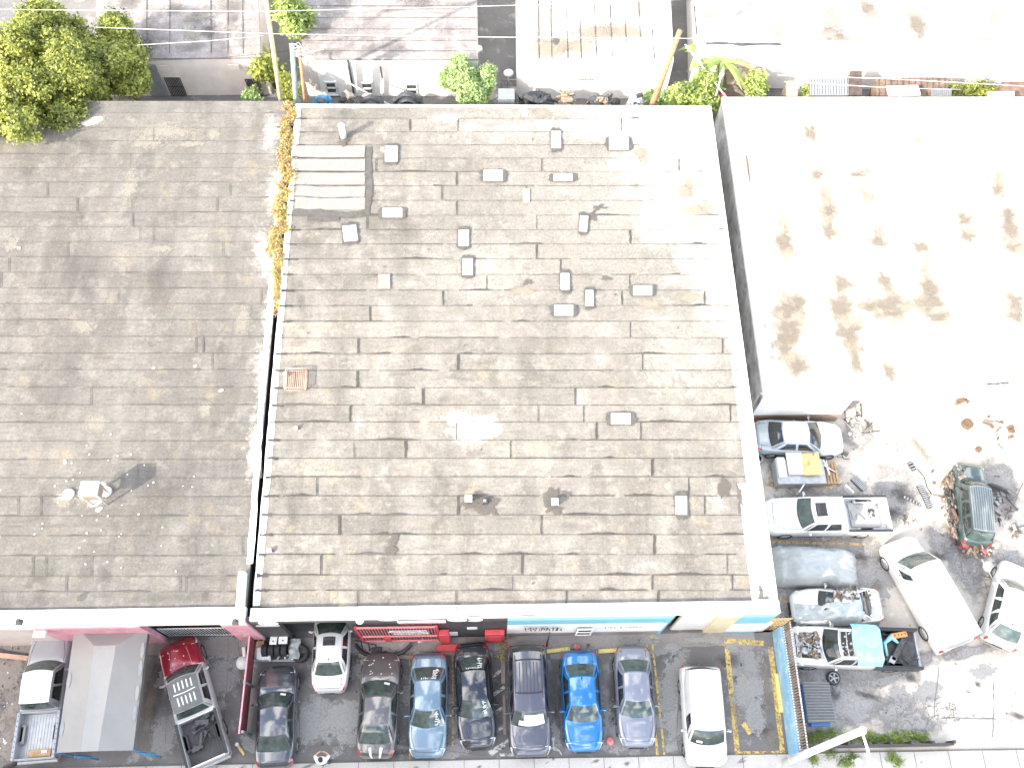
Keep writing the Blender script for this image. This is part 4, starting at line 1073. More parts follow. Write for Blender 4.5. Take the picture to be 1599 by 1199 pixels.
xg0, xg1 = FL(229), FL(356)
xf0 = FL(28)
q = MB(); q.prism([(lc[3].x, YL-.02), (lc[1].x, YL-.02), (lc[1].x, LPl.at(200, 951).y), (lc[3].x, LPl.at(200, 951).y)], 4.30, 4.66)
xc0, xc1 = P(371, 930, 4.9).x, P(382.5, 930, 4.9).x
q.prism([(xc0, YL+.2), (xc1, YL+.2), (P(384, 893, 4.9).x, P(384, 893, 4.9).y), (P(373, 893, 4.9).x, P(373, 893, 4.9).y)], 4.6, 4.98)
q.build('coping', M['coat'], wl, OL)
for a, b, m_ in ((FL(60), xg0, 'pink'), (xg1, lc[1].x, 'pink'), (lc[3].x, FL(60), 'beige_wall')):
    panel(wl, 'front_wall', M[m_], 0, 0, 0, 4.3, 0, .22, None if m_ != 'beige_wall' else 'bare grey section of the front wall', YL, OL, (a, b))
panel(wl, 'front_wall', M['pink'], 0, 0, 4.15, 4.3, 0, .22, None, YL, OL, (xg0, xg1))
q = MB(); q.prism([(xg0-.5, YL+.3), (xg1+.5, YL+.3), (xg1+.5, YL+7), (xg0-.5, YL+7)], -.01, .02); q.build('interior_floor', M['shadow_in'], wl, OL)  # floor coloured near-black for the shade behind the gate
q = MB(); wall_slab(q, (xg0-2, YL+7), (xg1+1.5, YL+7), .15, 0, 4.2); wall_slab(q, (xg0-.4, YL+7), (xg0-.4, YL+.3), .12, 0, 4.2); q.build('inner_wall', M['shack_dark'], wl, OL)  # back walls coloured dark for the same indoor shade
for px, py in ((31, 967), (368, 967)):      # wall lamps on the pink wall
    e = PY(px, py, YL); q = MB(); q.box((e.x, YL-.12, e.z), (.28, .24, .16), 0, 0, .03); q.box((e.x, YL-.05, e.z+.12), (.16, .12, .10), 0, 0, .02)
    q.build('wall_lamp', M['charcoal'], wl, OL)
e = PY(64, 984, YL); q = MB(); q.box((e.x, YL-.16, e.z), (.55, .32, .22), 0, 0, .03); q.build('wall_box', M['white_metal'], wl, OL)
panel(wl, 'wall_lettering', M['white_line'], 0, 0, 1.7, 1.95, .012, .02, None, YL, OL, (FL(368), FL(382)))
gt = thing('barred_gate', 'white vertical bar gate in the doorway behind the red-hooded pickup', 'gate', ((xg0+xg1)/2, YL+.34, 0)); OG = Vector(gt.location)
q = MB(); nb = 25
for k in range(nb+1): q.box((lerp(xg0, xg1, k/nb), YL+.34, .9), (.022, .03, 1.7))
q.build('bars', M['white_metal'], gt, OG)
q = MB()
for z_ in (.10, 1.76): q = MB(); q.box(((xg0+xg1)/2, YL+.34, z_), (xg1-xg0, .04, .05)); q.build('rail', M['white_metal'], gt, OG)

# ---- right white building
ZR = 3.4; RR = Plane(ZR, P(1250, 612, ZR).y, .05)
random.seed(31)
a, b = RR.at(1190, 617), RR.at(1338, 607); c_, d = RR.at(1132, 152), RR.at(1720, 148)
xw = (a.x+c_.x)/2; yS = a.y; yN = c_.y
wr_ = thing('white_roofed_building', 'building at right with glaring white coated roof stained brown', 'building', (xw+8, yS, 0)); OR_ = Vector(wr_.location)
r = MB(); xE = 46
yS2 = RR.at(1450, 604).y
RR.clip = lambda x, y: (max(x, xw), min(max(y, yS), yN)); nx, ny = 14, 12
for i in range(nx):
    for j in range(ny):
        xa, xb = lerp(xw, xE, i/nx), lerp(xw, xE, (i+1)/nx); ya, yb_ = lerp(yS, yN, j/ny), lerp(yS, yN, (j+1)/ny)
        r.quad((xa, ya, RR.z(0, ya)), (xb, ya, RR.z(0, ya)), (xb, yb_, RR.z(0, yb_)), (xa, yb_, RR.z(0, yb_)), 0)
ST = [(1267, 205, .55, 1.2), (1343, 222, .3, .6), (1430, 205, .45, .5), (1430, 224, .35, .45), (1536, 195, .35, .9), (1170, 260, .3, .7), (1280, 268, .6, .5), (1338, 268, .7, .25), (1290, 305, .35, .9), (1292, 330, .55, .7), (1298, 360, .5, 1.0), (1354, 292, .45, 1.0), (1354, 312, .4, .4),
      (1222, 335, .3, 1.0), (1224, 375, .6, 1.0), (1230, 395, .35, .6), (1368, 375, .8, .5), (1372, 362, .3, .5), (1440, 390, .6, .8), (1510, 345, .6, .7), (1514, 370, .5, .5), (1550, 265, .4, .9), (1560, 290, .5, .7), (1572, 330, .5, .8), (1580, 360, .7, .9), (1582, 390, .6, .6),
      (1314, 445, .7, .8), (1315, 480, .9, .8), (1325, 515, .8, 1.0), (1332, 540, .4, .7), (1381, 440, .7, .7), (1385, 475, 1.2, .6), (1390, 490, .6, .4), (1450, 445, .6, 1.0), (1450, 480, 1.2, .7), (1462, 497, .8, .5), (1225, 480, .7, .8), (1245, 475, .5, .8), (1235, 505, .9, .8), (1230, 525, .8, .7), (1250, 570, .9, .8), (1228, 550, .6, .6),
      (1338, 575, .5, .8), (1390, 576, .5, .8), (1450, 570, .3, .3), (1582, 470, .7, .9), (1588, 497, .5, .5), (1592, 580, .4, .9), (1360, 480, .5, .4), (1415, 482, .4, .3)]
for px, py, rx, ry in ST:
    r.blob(RR.at(px, py), rx*1.8, ry*2.0, 0, 1, RR, .006, peak=random.uniform(.9, 1.2), jag=.6)
    if rx > .45: r.blob(RR.at(px+random.uniform(-4, 4), py+random.uniform(-6, 6)), rx*1.0, ry*.8, 0, 2, RR, .009, peak=.95, jag=.6)
r.strip([RR.at(1165, 243), RR.at(1172, 290)], .06, 3, RR, .01, .5, .3); r.strip([RR.at(1540, 600), RR.at(1575, 598)], .10, 3, RR, .01, .8, .15)
r.build('roof', [M['coat'], M['s_brown_pale'], M['s_brown'], M['tar_old']], wr_, OR_)
q = MB(); zt_ = lambda x, y: RR.z(x, y)-.02
xc = b.x
M['stained_wall'] = simple('rain_stained_wall', (.42, .40, .37), .8, .35, .9, bump=.2, dirt=(.20, .18, .15))
wall_slab(q, (xw, yN), (xw, yS), .2, 0, zt_); q.build('wall', M['stained_wall'], wr_, OR_)
q = MB(); wall_slab(q, (xw, yS), (xc, yS), .2, 0, zt_); wall_slab(q, (xc, yS), (xc, yS+1.2), .2, 0, zt_); wall_slab(q, (xc, yS+1.2), (xE, yS+1.2), .2, 0, zt_); wall_slab(q, (xE, yS+1.2), (xE, yN), .2, 0, zt_); wall_slab(q, (xE, yN), (xw, yN), .2, 0, zt_)
q.build('wall', M['white_wall'], wr_, OR_)
q = MB(); q.box(((xw+xc)/2, yS-.01, .45), (xc-xw-.05, .03, .9)); q.build('wall_base', M['tan_wall'], wr_, OR_)
q = MB(); q.prism([(xw-.05, yS-.05), (xE, yS-.05), (xE, yS+.15), (xw-.05, yS+.15)], lambda x, y: RR.z(x, y)-.2, lambda x, y: RR.z(x, y)+.05); q.prism([(xw-.05, yS+.15), (xw+.15, yS+.15), (xw+.15, yN), (xw-.05, yN)], lambda x, y: RR.z(x, y)-.2, lambda x, y: RR.z(x, y)+.05); q.build('coping', M['coat'], wr_, OR_)
q = MB(); q.tube([(xw-.12, yS+.2, .1), (xw-.12, yS+.2, 3.2), (xw+.1, yS-.12, 3.3)], .06, 8); q.build('downpipe', M['white_metal'], wr_, OR_)

# ---- buildings beyond the alley
random.seed(41)
def house(name, label, poly_px, z, roofm, wallm, stripes=None, ns=False, fronty=None):
    pts = [P(px, py, z) for px, py in poly_px]
    c0 = sum((p for p in pts), Vector())/len(pts); o0 = Vector((c0.x, pts[0].y, 0))
    t = thing(name, label, 'building', o0); 
    q = MB(); n = len(pts)
    for i in range(n): wall_slab(q, pts[i], pts[(i+1) % n], .2, 0, z-.12)
    q.build('wall', M[wallm], t, o0)
    q = MB(); q.prism([(p.x, p.y) for p in pts], z-.12, z, 0)
    return t, pts, o0, q
# weathered roof with barred windows
t1, p1, o1, q = house('building', 'low block house with dark stained grey roof and two barred windows', [(150, 92), (407, 90), (398, -140), (150, -140)], 3.2, None, 'beige_wall')
for k in range(12): q.blob(P(random.uniform(200, 395), random.uniform(-10, 85), 3.2), random.uniform(.5, 2.2), random.uniform(.4, 1.4), random.random(), 1, Plane(3.2, 0, 0), .012, peak=1.4)
for k in range(5): q.blob(P(random.uniform(260, 395), random.uniform(0, 60), 3.2), random.uniform(.4, 1.4), random.uniform(.3, 1.0), random.random(), 2, Plane(3.2, 0, 0), .016)
for px in (230, 265, 330, 356, 380): q.strip([P(px, 84, 3.2), P(px+random.uniform(-3, 3), -100, 3.2)], .05, 3, Plane(3.2, 0, 0), .02, .6, .5)
q.build('roof', [M['roof_far'], M['s_dark'], M['s_cream'], M['tar_old']], t1, o1)
def window(t, o0, yw, pxa, pxb, pya, pyb, bars=0, frame='white_metal', split=True):
    A, B = PY(pxa, pya, yw), PY(pxb, pyb, yw)
    q = MB(); q.box(((A.x+B.x)/2, yw-.01, (A.z+B.z)/2), (abs(B.x-A.x), .05, abs(A.z-B.z))); w_ = q.build('window', M['glass_house'], t, o0)
    q = MB(); zc = (A.z+B.z)/2; hh = abs(A.z-B.z); ww = abs(B.x-A.x); xc_ = (A.x+B.x)/2
    if not bars:
        for z_ in ([A.z, B.z, zc] if split else [A.z, B.z]): q.box((xc_, yw-.05, z_), (ww+.12, .08, .10))
        for x_ in (A.x, B.x): q.box((x_, yw-.05, zc), (.08, .08, hh))
        q.box((xc_, yw-.09, min(A.z, B.z)-.10), (ww+.2, .14, .08))
        q.build('window_frame', M[frame], w_, o0)
    else:
        for k in range(bars): q.box((lerp(A.x, B.x, k/(bars-1)), yw-.12, zc), (.05, .05, hh))
        for z_ in (A.z, B.z, zc): q.box((xc_, yw-.12, z_), (ww, .035, .035))
        w_.data.materials[0] = M['beige_wall']; q.build('window_bars', M['steel_dark'], w_, o0)
yw1 = p1[0].y
window(t1, o1, yw1, 257, 292, 120, 147, 10); window(t1, o1, yw1, 383, 412, 122, 148, 10)
q = MB(); e = PY(228, 98, yw1); f_ = PY(250, 150, yw1); q.box(((e.x+f_.x)/2, yw1-.06, 1.4), (1.1, .08, 2.6)); q.build('door', M['grey_metal'], t1, o1)
for px, py in ((254, 106), (365, 105)):
    e = PY(px, py, yw1); q = MB(); q.box((e.x, yw1-.02, e.z), (.7, .05, .4)); q.build('wall_vent', M['beige_wall'], t1, o1)
# white house with three windows
t2, p2, o2, q = house('building', 'white walled house with brown-grey roof and three small sash windows', [(470, 92), (747, 93), (742, -140), (480, -140)], 3.2, None, 'white_wall')
for k in range(10): q.blob(P(random.uniform(480, 735), random.uniform(-20, 88), 3.2), random.uniform(.8, 3.0), random.uniform(.3, 1.0), .15, 1, Plane(3.2, 0, 0), .012, peak=1.2)
for k in range(7): q.blob(P(random.uniform(480, 735), random.uniform(5, 88), 3.2), random.uniform(.1, .5), random.uniform(.1, .3), 0, 2, Plane(3.2, 0, 0), .016, peak=1.4)
for py in (10, 28, 46, 64, 80): q.strip([P(476, py, 3.2), P(744, py, 3.2)], .04, 3, Plane(3.2, 0, 0), .02, .7, .6)
for a_, b_ in (((540, 60), (640, -10)), ((500, 84), (560, 40)), ((520, 88), (575, 55))): q.strip([P(*a_, 3.2), P(*b_, 3.2)], .3, 1, Plane(3.2, 0, 0), .024, .2, .6, val=.55)
q.build('roof', [M['roof_far'], M['s_dark'], M['s_white'], M['tar_old']], t2, o2)
yw2 = p2[0].y
window(t2, o2, yw2, 508, 527, 128, 145); window(t2, o2, yw2, 564, 583, 129, 146); window(t2, o2, yw2, 634, 652, 131, 147)
q = MB(); e = PY(544, 100, yw2); q.tube([(e.x, yw2-.08, 3.1), (e.x, yw2-.08, .2)], .07, 7); q.build('drain_pipe', M['steel_dark'], t2, o2)
q = MB(); e = PY(594, 104, yw2); f_ = PY(595, 122, yw2); q.box((e.x, yw2-.04, (e.z+f_.z)/2), (.06, .06, abs(e.z-f_.z))); q.build('wall_conduit', M['steel_dark'], t2, o2)
q = MB()
for px in (480, 492): 
    e = PY(px, 120, yw2); q.box((e.x, yw2-.01, 1.5), (.42, .03, 2.9))
q.build('painted_column', M['beige_wall'], t2, o2)
# cream roof with long seams
t3, p3, o3, q = house('building', 'white building with cream coated roof divided by dark lengthwise seams', [(808, 95), (1052, 95), (1040, -140), (806, -140)], 3.3, None, 'white_wall')
for px in (842, 862, 887, 908, 932, 957, 980, 1003, 1022): q.strip([P(px, 93, 3.3), P(px-(px-800)*.02, 40, 3.3), P(px-(px-800)*.05, -100, 3.3)], .06, 1, Plane(3.3, 0, 0), .02, .6, .4)
for px, py, rx, ry in ((950, 50, 2.2, .7), (975, 48, 1.6, .8), (920, 52, 1.4, .7), (840, 30, 1.4, 1.8), (870, 70, 1.4, 1.2), (1000, 15, .5, .8), (850, 80, 1.6, 1.0), (910, 75, 1.2, .8), (940, 15, 1.0, .5)): q.blob(P(px, py, 3.3), rx*1.5, ry*1.5, 0, 2, Plane(3.3, 0, 0), .012)
q.blob(P(868, 64, 3.3), .3, .4, 0, 3, Plane(3.3, 0, 0), .024, peak=1.4)
q.build('roof', [M['coat'], M['tar'], M['s_brown_pale'], M['s_tar']], t3, o3)
q = MB(); e = PY(916, 124, p3[0].y); 
for k in range(6): q.box((e.x-.4+k*.16, p3[0].y-.02, e.z), (.09, .03, .14))
q.build('wall_lettering', M['tan_wall'], t3, o3)
# large white roof at the top right
t4, p4, o4, q = house('building', 'wide white roofed building across the alley at top right', [(1092, 72), (1760, 78), (1760, -160), (1085, -160)], 3.6, None, 'white_wall')
for px, py, rx, ry in ((1107, 25, .6, .5), (1213, 48, .6, 1.0), (1300, 30, .9, 1.2), (1295, 55, 1.0, .6), (1360, 20, .9, .8), (1430, 30, .9, 1.4), (1435, 45, .5, .9), (1555, 30, .8, .8), (1540, 62, .9, .3), (1330, 60, 1.4, .35), (1350, 5, .5, .8)): q.blob(P(px, py, 3.6), rx*1.5, ry*1.8, 0, 4, Plane(3.6, 0, 0), .012, peak=1.1)
for px, py, rx, ry, ro in ((1150, 22, .8, .6, .4), (1165, 12, 1.8, .5, .75), (1135, 45, 1.6, .35, .7), (1180, 2, 1.6, .6, .6), (1120, 58, 1.6, .25, 0), (1140, 62, 1.8, .25, 0)): q.blob(P(px, py, 3.6), rx*1.4, ry*1.4, ro, 2, Plane(3.6, 0, 0), .016, peak=1.6)
q.strip([P(1102, 68, 3.6), P(1160, 70, 3.6), P(1220, 70, 3.6)], .25, 3, Plane(3.6, 0, 0), .02, .5, .3); q.strip([P(1084, 10, 3.6), P(1088, 56, 3.6)], .12, 3, Plane(3.6, 0, 0), .02, .6, .3)
q.build('roof', [M['coat'], M['s_brown_pale'], M['s_dark'], M['tar_old'], M['s_brown']], t4, o4)
for px in (1213, 1585):
    q = MB(); e = PY(px, 92, p4[0].y)
    for k in range(7): q.box((e.x-.45+k*.15, p4[0].y-.02, e.z), (.08, .03, .2))
    q.build('wall_lettering', M['charcoal'], t4, o4)
# unseen block added across the street to shade the front lot
q = MB(); q.box((-30, -15.2, 10.3), (54, 12, 20.6))
bb = thing('added_shade_block', 'unseen tall beige block added across the street to shade the front lot', 'building', (-30, -15.2, 0)); OB = Vector(bb.location)
q.build('wall', M['beige_wall'], bb, OB)
q = MB()
for fl in range(6):
    for k in range(16): q.box((-55+k*3.3, -9.19, 1.9+fl*3.05), (1.5, .06, 1.4))
q.build('window', M['glass_house'], bb, OB)
q = MB(); q.box((-30, -15.2, 20.75), (54.4, 12.4, .3)); q.build('roof', M['coat_old'], bb, OB)
# ================================================================== FRONT LOT VEHICLES
random.seed(51)
M['p_white'] = paint('white_car_paint', (.72, .72, .71)); M['p_white2'] = paint('off_white_car_paint', (.62, .61, .58), .35)
M['p_silver'] = paint('silver_lavender_car_paint', (.20, .21, .25), .28); M['p_lblue'] = paint('pale_blue_car_paint', (.13, .20, .26), .26)
M['p_black'] = paint('black_car_paint', (.018, .020, .026), .18, .05); M['p_dgrey'] = paint('dark_grey_car_paint', (.055, .060, .072), .22, .06); M['p_suv'] = paint('slate_grey_car_paint', (.085, .085, .105), .25, .06)
M['p_blue'] = paint('bright_blue_car_paint', (.012, .16, .42), .22, .04); M['p_brown'] = paint('taupe_car_paint', (.10, .092, .09), .28, .12)
M['p_red'] = paint('red_hood_paint', (.30, .015, .03), .25, .05); M['p_pickup'] = paint('white_pickup_paint', (.60, .60, .60), .3)
M['p_silvertruck'] = paint('silver_pickup_paint', (.33, .34, .36), .3); M['p_oldblue'] = paint('faded_pale_blue_paint', (.34, .38, .40), .5, .3); M['p_teal'] = paint('dark_teal_wreck_paint', (.035, .06, .06), .4, .5)
M['p_greysteel'] = paint('dull_grey_ribbed_roof_paint', (.16, .175, .18), .4, .3); M['soot'] = simple('dark_grey_cab_roof', (.10, .105, .11), .5, .2, 3)
CG = 'cars parked nose to tail in the front row'
vehicle('pickup_truck', 'silver and white crew pickup with an open dirty bed, half under the grey canopy', 'pickup truck', (84, 988), (55, 1186), 1.95, 'pickup', 'p_silvertruck', .8, roofm='p_white', opts=('dots', ), bedm='galv')
vehicle('pickup_truck', 'pickup truck with a red hood, white sides and dark striped cab roof, parked askew', 'pickup truck', (276, 1001), (327, 1190), 1.95, 'pickup', 'p_pickup', .8, roofm='soot', hoodm='p_red', opts=('stripes', 'spots'), bedm='charcoal')
vehicle('parked_car', 'dark grey sedan with blue sky glare on its roof, parked by the pink rail', 'car', (435, 1040), (430, 1200), 1.85, 'sedan', 'p_dgrey', .6, group=CG, opts=('papers',))
vehicle('parked_car', 'white sedan with a sunroof, nose inside the dark garage bay', 'car', (522, 932), (514, 1081), 1.78, 'sedan', 'p_white', .7, group=CG, opts=('sunroof', 'antenna'))
vehicle('parked_car', 'taupe sedan with two white stripes on its boot lid', 'car', (597, 1019), (587, 1184), 1.90, 'coupe', 'p_brown', .6, group=CG, opts=('trunk_stripes', 'papers', 'spots'))
vehicle('parked_car', 'pale blue sedan with white marker writing on its windows', 'car', (667, 1183), (671, 1019), 1.82, 'sedan', 'p_lblue', .6, group=CG, opts=('marker',))
vehicle('parked_car', 'black sedan with white marker writing on its windows', 'car', (747, 1168), (736, 1003), 1.80, 'sedan', 'p_black', .6, group=CG, opts=('marker',))
vehicle('parked_car', 'slate grey sport utility car with roof rack and white sunshade', 'car', (829, 1181), (822, 1006), 1.95, 'suv', 'p_suv', .8, group=CG, opts=('racks', 'visor'))
vehicle('parked_car', 'bright blue sedan, the only vivid blue car', 'car', (913, 1173), (903, 1015), 1.85, 'sedan', 'p_blue', .6, group=CG, opts=('antenna',))
vehicle('parked_car', 'silver lavender sedan parked between the blue sedan and the white van', 'car', (996, 1166), (986, 1008), 1.80, 'sedan', 'p_silver', .6, group=CG)
vehicle('parked_van', 'white panel minivan with dark windscreen at the right end of the front row', 'van', (1104, 1196), (1092, 1040), 1.95, 'minivan', 'p_white', .7, opts=('papers',))

# stuff in the bed of the red-hooded truck, plank in the silver truck
c = P(318, 1140, .7)
q = MB()
for k in range(9): q.box((c.x+random.uniform(-.5, .5), c.y+random.uniform(-.8, .7), .74+random.uniform(0, .15)), (random.uniform(.2, .8), random.uniform(.08, .3), .08), random.random()*3, 0, .02)
for k in range(5):
    a = Vector((c.x+random.uniform(-.5, .5), c.y+random.uniform(-.7, .7), .85)); q.tube([a, a+Vector((random.uniform(-.4, .4), random.uniform(-.4, .4), .1)), a+Vector((random.uniform(-.6, .6), random.uniform(-.6, .6), 0))], .03, 6)
solid(q, 'scrap_heap', M['steel_dark'], 'dark metal scraps lying in the bed of the red-hooded pickup', 'scrap', (c.x, c.y, .65))
c = P(62, 1175, .8); q = MB(); q.box(c, (1.0, .32, .07), .05, 0, .01); q.box(c+Vector((.22, .05, .05)), (.25, .12, .04), .1, 1, .005)
solid(q, 'plank', [M['wood'], M['white_metal']], 'short tan board lying across the tail of the silver pickup bed', 'plank', (c.x, c.y, .8))

# ---- canopy tent
zE, zR_ = 2.45, 2.95
E = [P(117, 975, zE), P(232, 978, zE), P(208, 1171, zE), P(88, 1175, zE)]
Rg = [P(147, 1008, zR_), P(181, 1007, zR_), P(153, 1172, zR_), P(126, 1173, zR_)]
cn = thing('canopy_tent', 'grey fabric canopy on blue legs beside the silver pickup', 'canopy', tuple((E[0]+E[2])/2*1.0)[:2]+(0,)); OC = Vector(cn.location)
q = MB()
def sag(a, b, c_, d, mi, n=10, s=.05):
    q.grid(lambda u, v: (a.lerp(b, v)).lerp(d.lerp(c_, v), u)-Vector((0, 0, s*math.sin(math.pi*u)*math.sin(math.pi*v)))+Vector((0, 0, .012*mnoise.noise(Vector((u*9, v*5, mi))))), n, n, mi)
sag(E[3], Rg[3], Rg[0], E[0], 0); sag(Rg[3], Rg[2], Rg[1], Rg[0], 1); sag(Rg[2], E[2], E[1], Rg[1], 0); sag(Rg[0], Rg[1], E[1], E[0], 0, 6)
q.build('roof_fabric', [M['canvas'], M['canvas_pale']], cn, OC)
q = MB(); n_ = 4
for a, b in ((E[0], E[1]), (E[1], E[2]), (E[3], E[0])):
    q.add([a, b, b-Vector((0, 0, .28)), a-Vector((0, 0, .28))], [(0, 1, 2, 3)])
    q.add([a+Vector((0, 0, .01)), b+Vector((0, 0, .01)), b-Vector((0, 0, .28)), a-Vector((0, 0, .28))], [(3, 2, 1, 0)])
q.build('valance', M['canvas'], cn, OC)
for s_, (i, j, t_) in enumerate(((3, 0, .18), (3, 0, .55), (1, 2, .35), (1, 2, .55), (1, 2, .72), (1, 2, .2))):
    e = E[i].lerp(E[j], t_); q = MB(); q.blob((e.x+(-.12 if i == 1 else .12), e.y, 0), .09, .34, .05, 0, Plane(zE+.07, 0, 0), .02, rings=1, n=14, jag=.1); q.build('fabric_patch', M['canvas_pale'] if s_ % 2 else M['grey_metal'], cn, OC)
for e in E:
    q = MB(); q.tube([(e.x, e.y, 0), (e.x, e.y, zE-.02)], .04, 8); q.box((e.x, e.y, .02), (.16, .16, .04)); q.build('leg', M['blue_metal'], cn, OC)
for a in (E[2], P(105, 1175, zE)):
    q = MB(); q.tube([(a.x, a.y-.05, 1.6), (a.x+.55, a.y-.15, .35)], .05, 6); q.tube([(a.x+.1, a.y-.1, 1.9), (a.x+.6, a.y-.1, 1.3)], .05, 6); q.build('brace', M['blue_metal'], cn, OC)

# ---- pink rail fence
A, B = G(397, 997), G(391, 1150)
fn = thing('rail_fence', 'pink topped steel fence running out from the pink wall corner', 'fence', (A.x, (A.y+B.y)/2, 0)); OF = Vector(fn.location)
q = MB(); q.box(((A.x+B.x)/2, (A.y+B.y)/2, 1.5), (.07, (A.y-B.y), .06), 0, 0, .01); q.build('rail', M['pink'], fn, OF)
q = MB()
q.box(((A.x+B.x)/2, (A.y+B.y)/2, .85), (.025, (A.y-B.y)*.97, 1.2))
q.build('sheet', M['red_dark'], fn, OF)
for t_ in (0.02, .5, .98):
    q = MB(); q.box((lerp(A.x, B.x, t_), lerp(A.y, B.y, t_), .78), (.11, .11, 1.56)); q.build('post', M['grey_metal'], fn, OF)
e = G(380, 1035); q = MB(); q.lathe([(.30, 0), (.33, .1), (.28, .22), (.05, .26), (.0001, .26)], (e.x, e.y, .0), 'Z', 20); q.box((e.x+.02, e.y+.5, .15), (.18, .5, .12), .2, 0, .04)
solid(q, 'basin', M['white_metal'], 'white toilet bowl lying against the pink rail fence', 'toilet bowl', (e.x, e.y, 0))
A, B = G(371, 1162), G(382, 1178); q = MB(); q.tube([(A.x, A.y, .07), (B.x, B.y, .07)], .07, 8); q.lathe([(.085, 0), (.085, .12)], (A.x, A.y, .03), 'Z', 8, 1)
solid(q, 'pipe', [M['tarp_yellow'], M['white_metal']], 'short yellow pipe lying on asphalt behind the red-hooded pickup', 'pipe', (A.x, A.y, 0))
c = G(105, 1192)
# orange beam and litter on the far left
A, B = G(-20, 1021), G(46, 1028); q = MB(); d = B-A; q.box(((A.x+B.x)/2, (A.y+B.y)/2, .09), (d.length, .22, .16), math.atan2(d.y, d.x), 0, .01); q.box(((A.x+B.x)/2, (A.y+B.y)/2+.2, .05), (d.length*.9, .10, .08), math.atan2(d.y, d.x)-.05, 1)
solid(q, 'beam', [M['salmon'], M['steel_dark']], 'faded orange steel beam on the dirt left of the silver pickup', 'beam', (A.x, A.y, 0))
q = MB()
for k in range(70):
    e = G(random.uniform(-10, 50), random.uniform(1000, 1175)); q.box((e.x, e.y, .03), (random.uniform(.03, .14), random.uniform(.02, .08), .03), random.random()*3, random.choice((0, 0, 1, 2)))
tag(q.build('litter', [M['white_metal'], M['wood_grey'], M['steel_dark']]), 'scattered pale litter and chips on the dirt at far left', 'litter', None, 'stuff')
q = MB()
for k in range(60):
    e = G(random.uniform(0, 45), random.uniform(990, 1184)); q.blob(e, random.uniform(.1, .6), random.uniform(.1, .5), random.random()*3, 0, dz=.014)
for px, py in ((25, 1075), (15, 1130), (30, 1010), (20, 1160), (10, 1050)): q.blob(G(px, py), 1.2, 1.4, 0, 0, dz=.013)
tag(q.build('bare_dirt', M['bare_dirt']), kind='structure')
q = MB(); e = G(22, 1194); q.tube([(e.x-.4, e.y-.1, .1), (e.x, e.y, .12), (e.x+.35, e.y+.25, .1)], [.05, .09, .08], 8)
solid(q, 'hose', M['black'], 'short black hose end lying on the sidewalk at bottom left', 'hose', (e.x, e.y, 0))

# ---- tyres and parts by the pink corner
def tyre(label, c, r, w_, axis, group=None, rot=0.0, tilt=0.0):
    q = MB(); prof = [(r*.58, -w_/2*.8), (r*.80, -w_/2), (r*.96, -w_/2*.9), (r, -w_/2*.5), (r, w_/2*.5), (r*.96, w_/2*.9), (r*.80, w_/2), (r*.58, w_/2*.8), (r*.55, 0), (r*.58, -w_/2*.8)]
    q.lathe(prof, (0, 0, 0), 'Z', 26)
    nb_ = 30
    for k in range(nb_):
        a = 2*math.pi*k/nb_
        q.box((math.cos(a)*r*1.005, math.sin(a)*r*1.005, (w_*.2 if k % 2 else -w_*.2)), (.03, .05, w_*.38), a)
    o = q.build('tyre', M['tyre']); o.location = c
    o.rotation_euler = (tilt, math.pi/2 if axis == 'X' else 0, rot) if axis != 'Y' else (math.pi/2+tilt, 0, rot)
    return tag(o, label, 'tyre', group)
for k in range(6):
    e = G(404+k*8.6, 992); tyre('worn tyre standing in the row under the white oval sign', (e.x+.0, e.y, .36), .36, .24, 'X', 'row of tyres under the white oval sign')
for k in range(4):
    e = G(416+k*10, 1016); tyre('worn tyre standing in the row nearest the dark grey sedan', (e.x, e.y, .31), .31, .26, 'X', 'row of tyres ahead of the dark grey sedan')
e = G(470, 1021); tyre('large black tyre lying flat beside the white plastic sheet', (e.x, e.y, .18), .42, .30, 'Z')
e = P(458, 1012, .55); q = MB(); q.grid(lambda u, v: Vector((e.x+(u-.5)*.5+.05*math.sin(v*9), e.y+(v-.5)*.95, .48+.12*mnoise.noise(Vector((u*4, v*6, 3)))-.5*abs(u-.5)**2)), 8, 12, 0)
solid(q, 'plastic_sheet', M['plastic_clear'], 'crumpled white plastic sheet beside the large flat tyre', 'plastic sheet', (e.x, e.y, 0))
random.seed(3)
for px, py, w_, h_, lab in ((427, 999, .34, .42, 'white notched bracket plate on the tyres, the left one of two'), (442, 998, .42, .42, 'white notched bracket plate on the tyres, the right one of two')):
    e = P(px, py, .78); q = MB(); q.box(e, (w_, h_, .06), random.uniform(-.1, .1), 0, .01); q.box(e+Vector((-w_*.3, h_*.5, .01)), (.08, .18, .05)); q.box(e+Vector((w_*.35, h_*.5, .01)), (.08, .18, .05)); q.box(e+Vector((0, -.06, .035)), (.07, .06, .012), 0, 1)
    solid(q, 'bracket', [M['white_metal'], M['black']], lab, 'bracket', (e.x, e.y, .72))
e = P(405, 1020, .4); q = MB(); q.box(e+Vector((0, 0, 0)), (.22, .55, .3), .08, 0, .03); q.box(e+Vector((.22, -.22, -.05)), (.5, .16, .2), 0, 0, .03); q.box(e+Vector((.5, -.2, -.05)), (.10, .3, .2), .2, 0, .03)
solid(q, 'appliance_part', M['white_metal'], 'white angular appliance part between the tyre rows and the pink rail', 'appliance part', (e.x, e.y, 0))
e = P(406, 1004, .55); q = MB(); q.grid(lambda u, v: Vector((e.x+(u-.5)*.35, e.y+(v-.5)*.6, .5+.1*mnoise.noise(Vector((u*3, v*3, 8))))), 5, 5, 0); solid(q, 'cloth', M['wood'], 'crumpled orange-brown cloth on the tyre pile', 'cloth', (e.x, e.y, 0))
e = G(433, 1032); q = MB()
q.box((e.x, e.y, .12), (2.4, .10, .10), 0, 0)
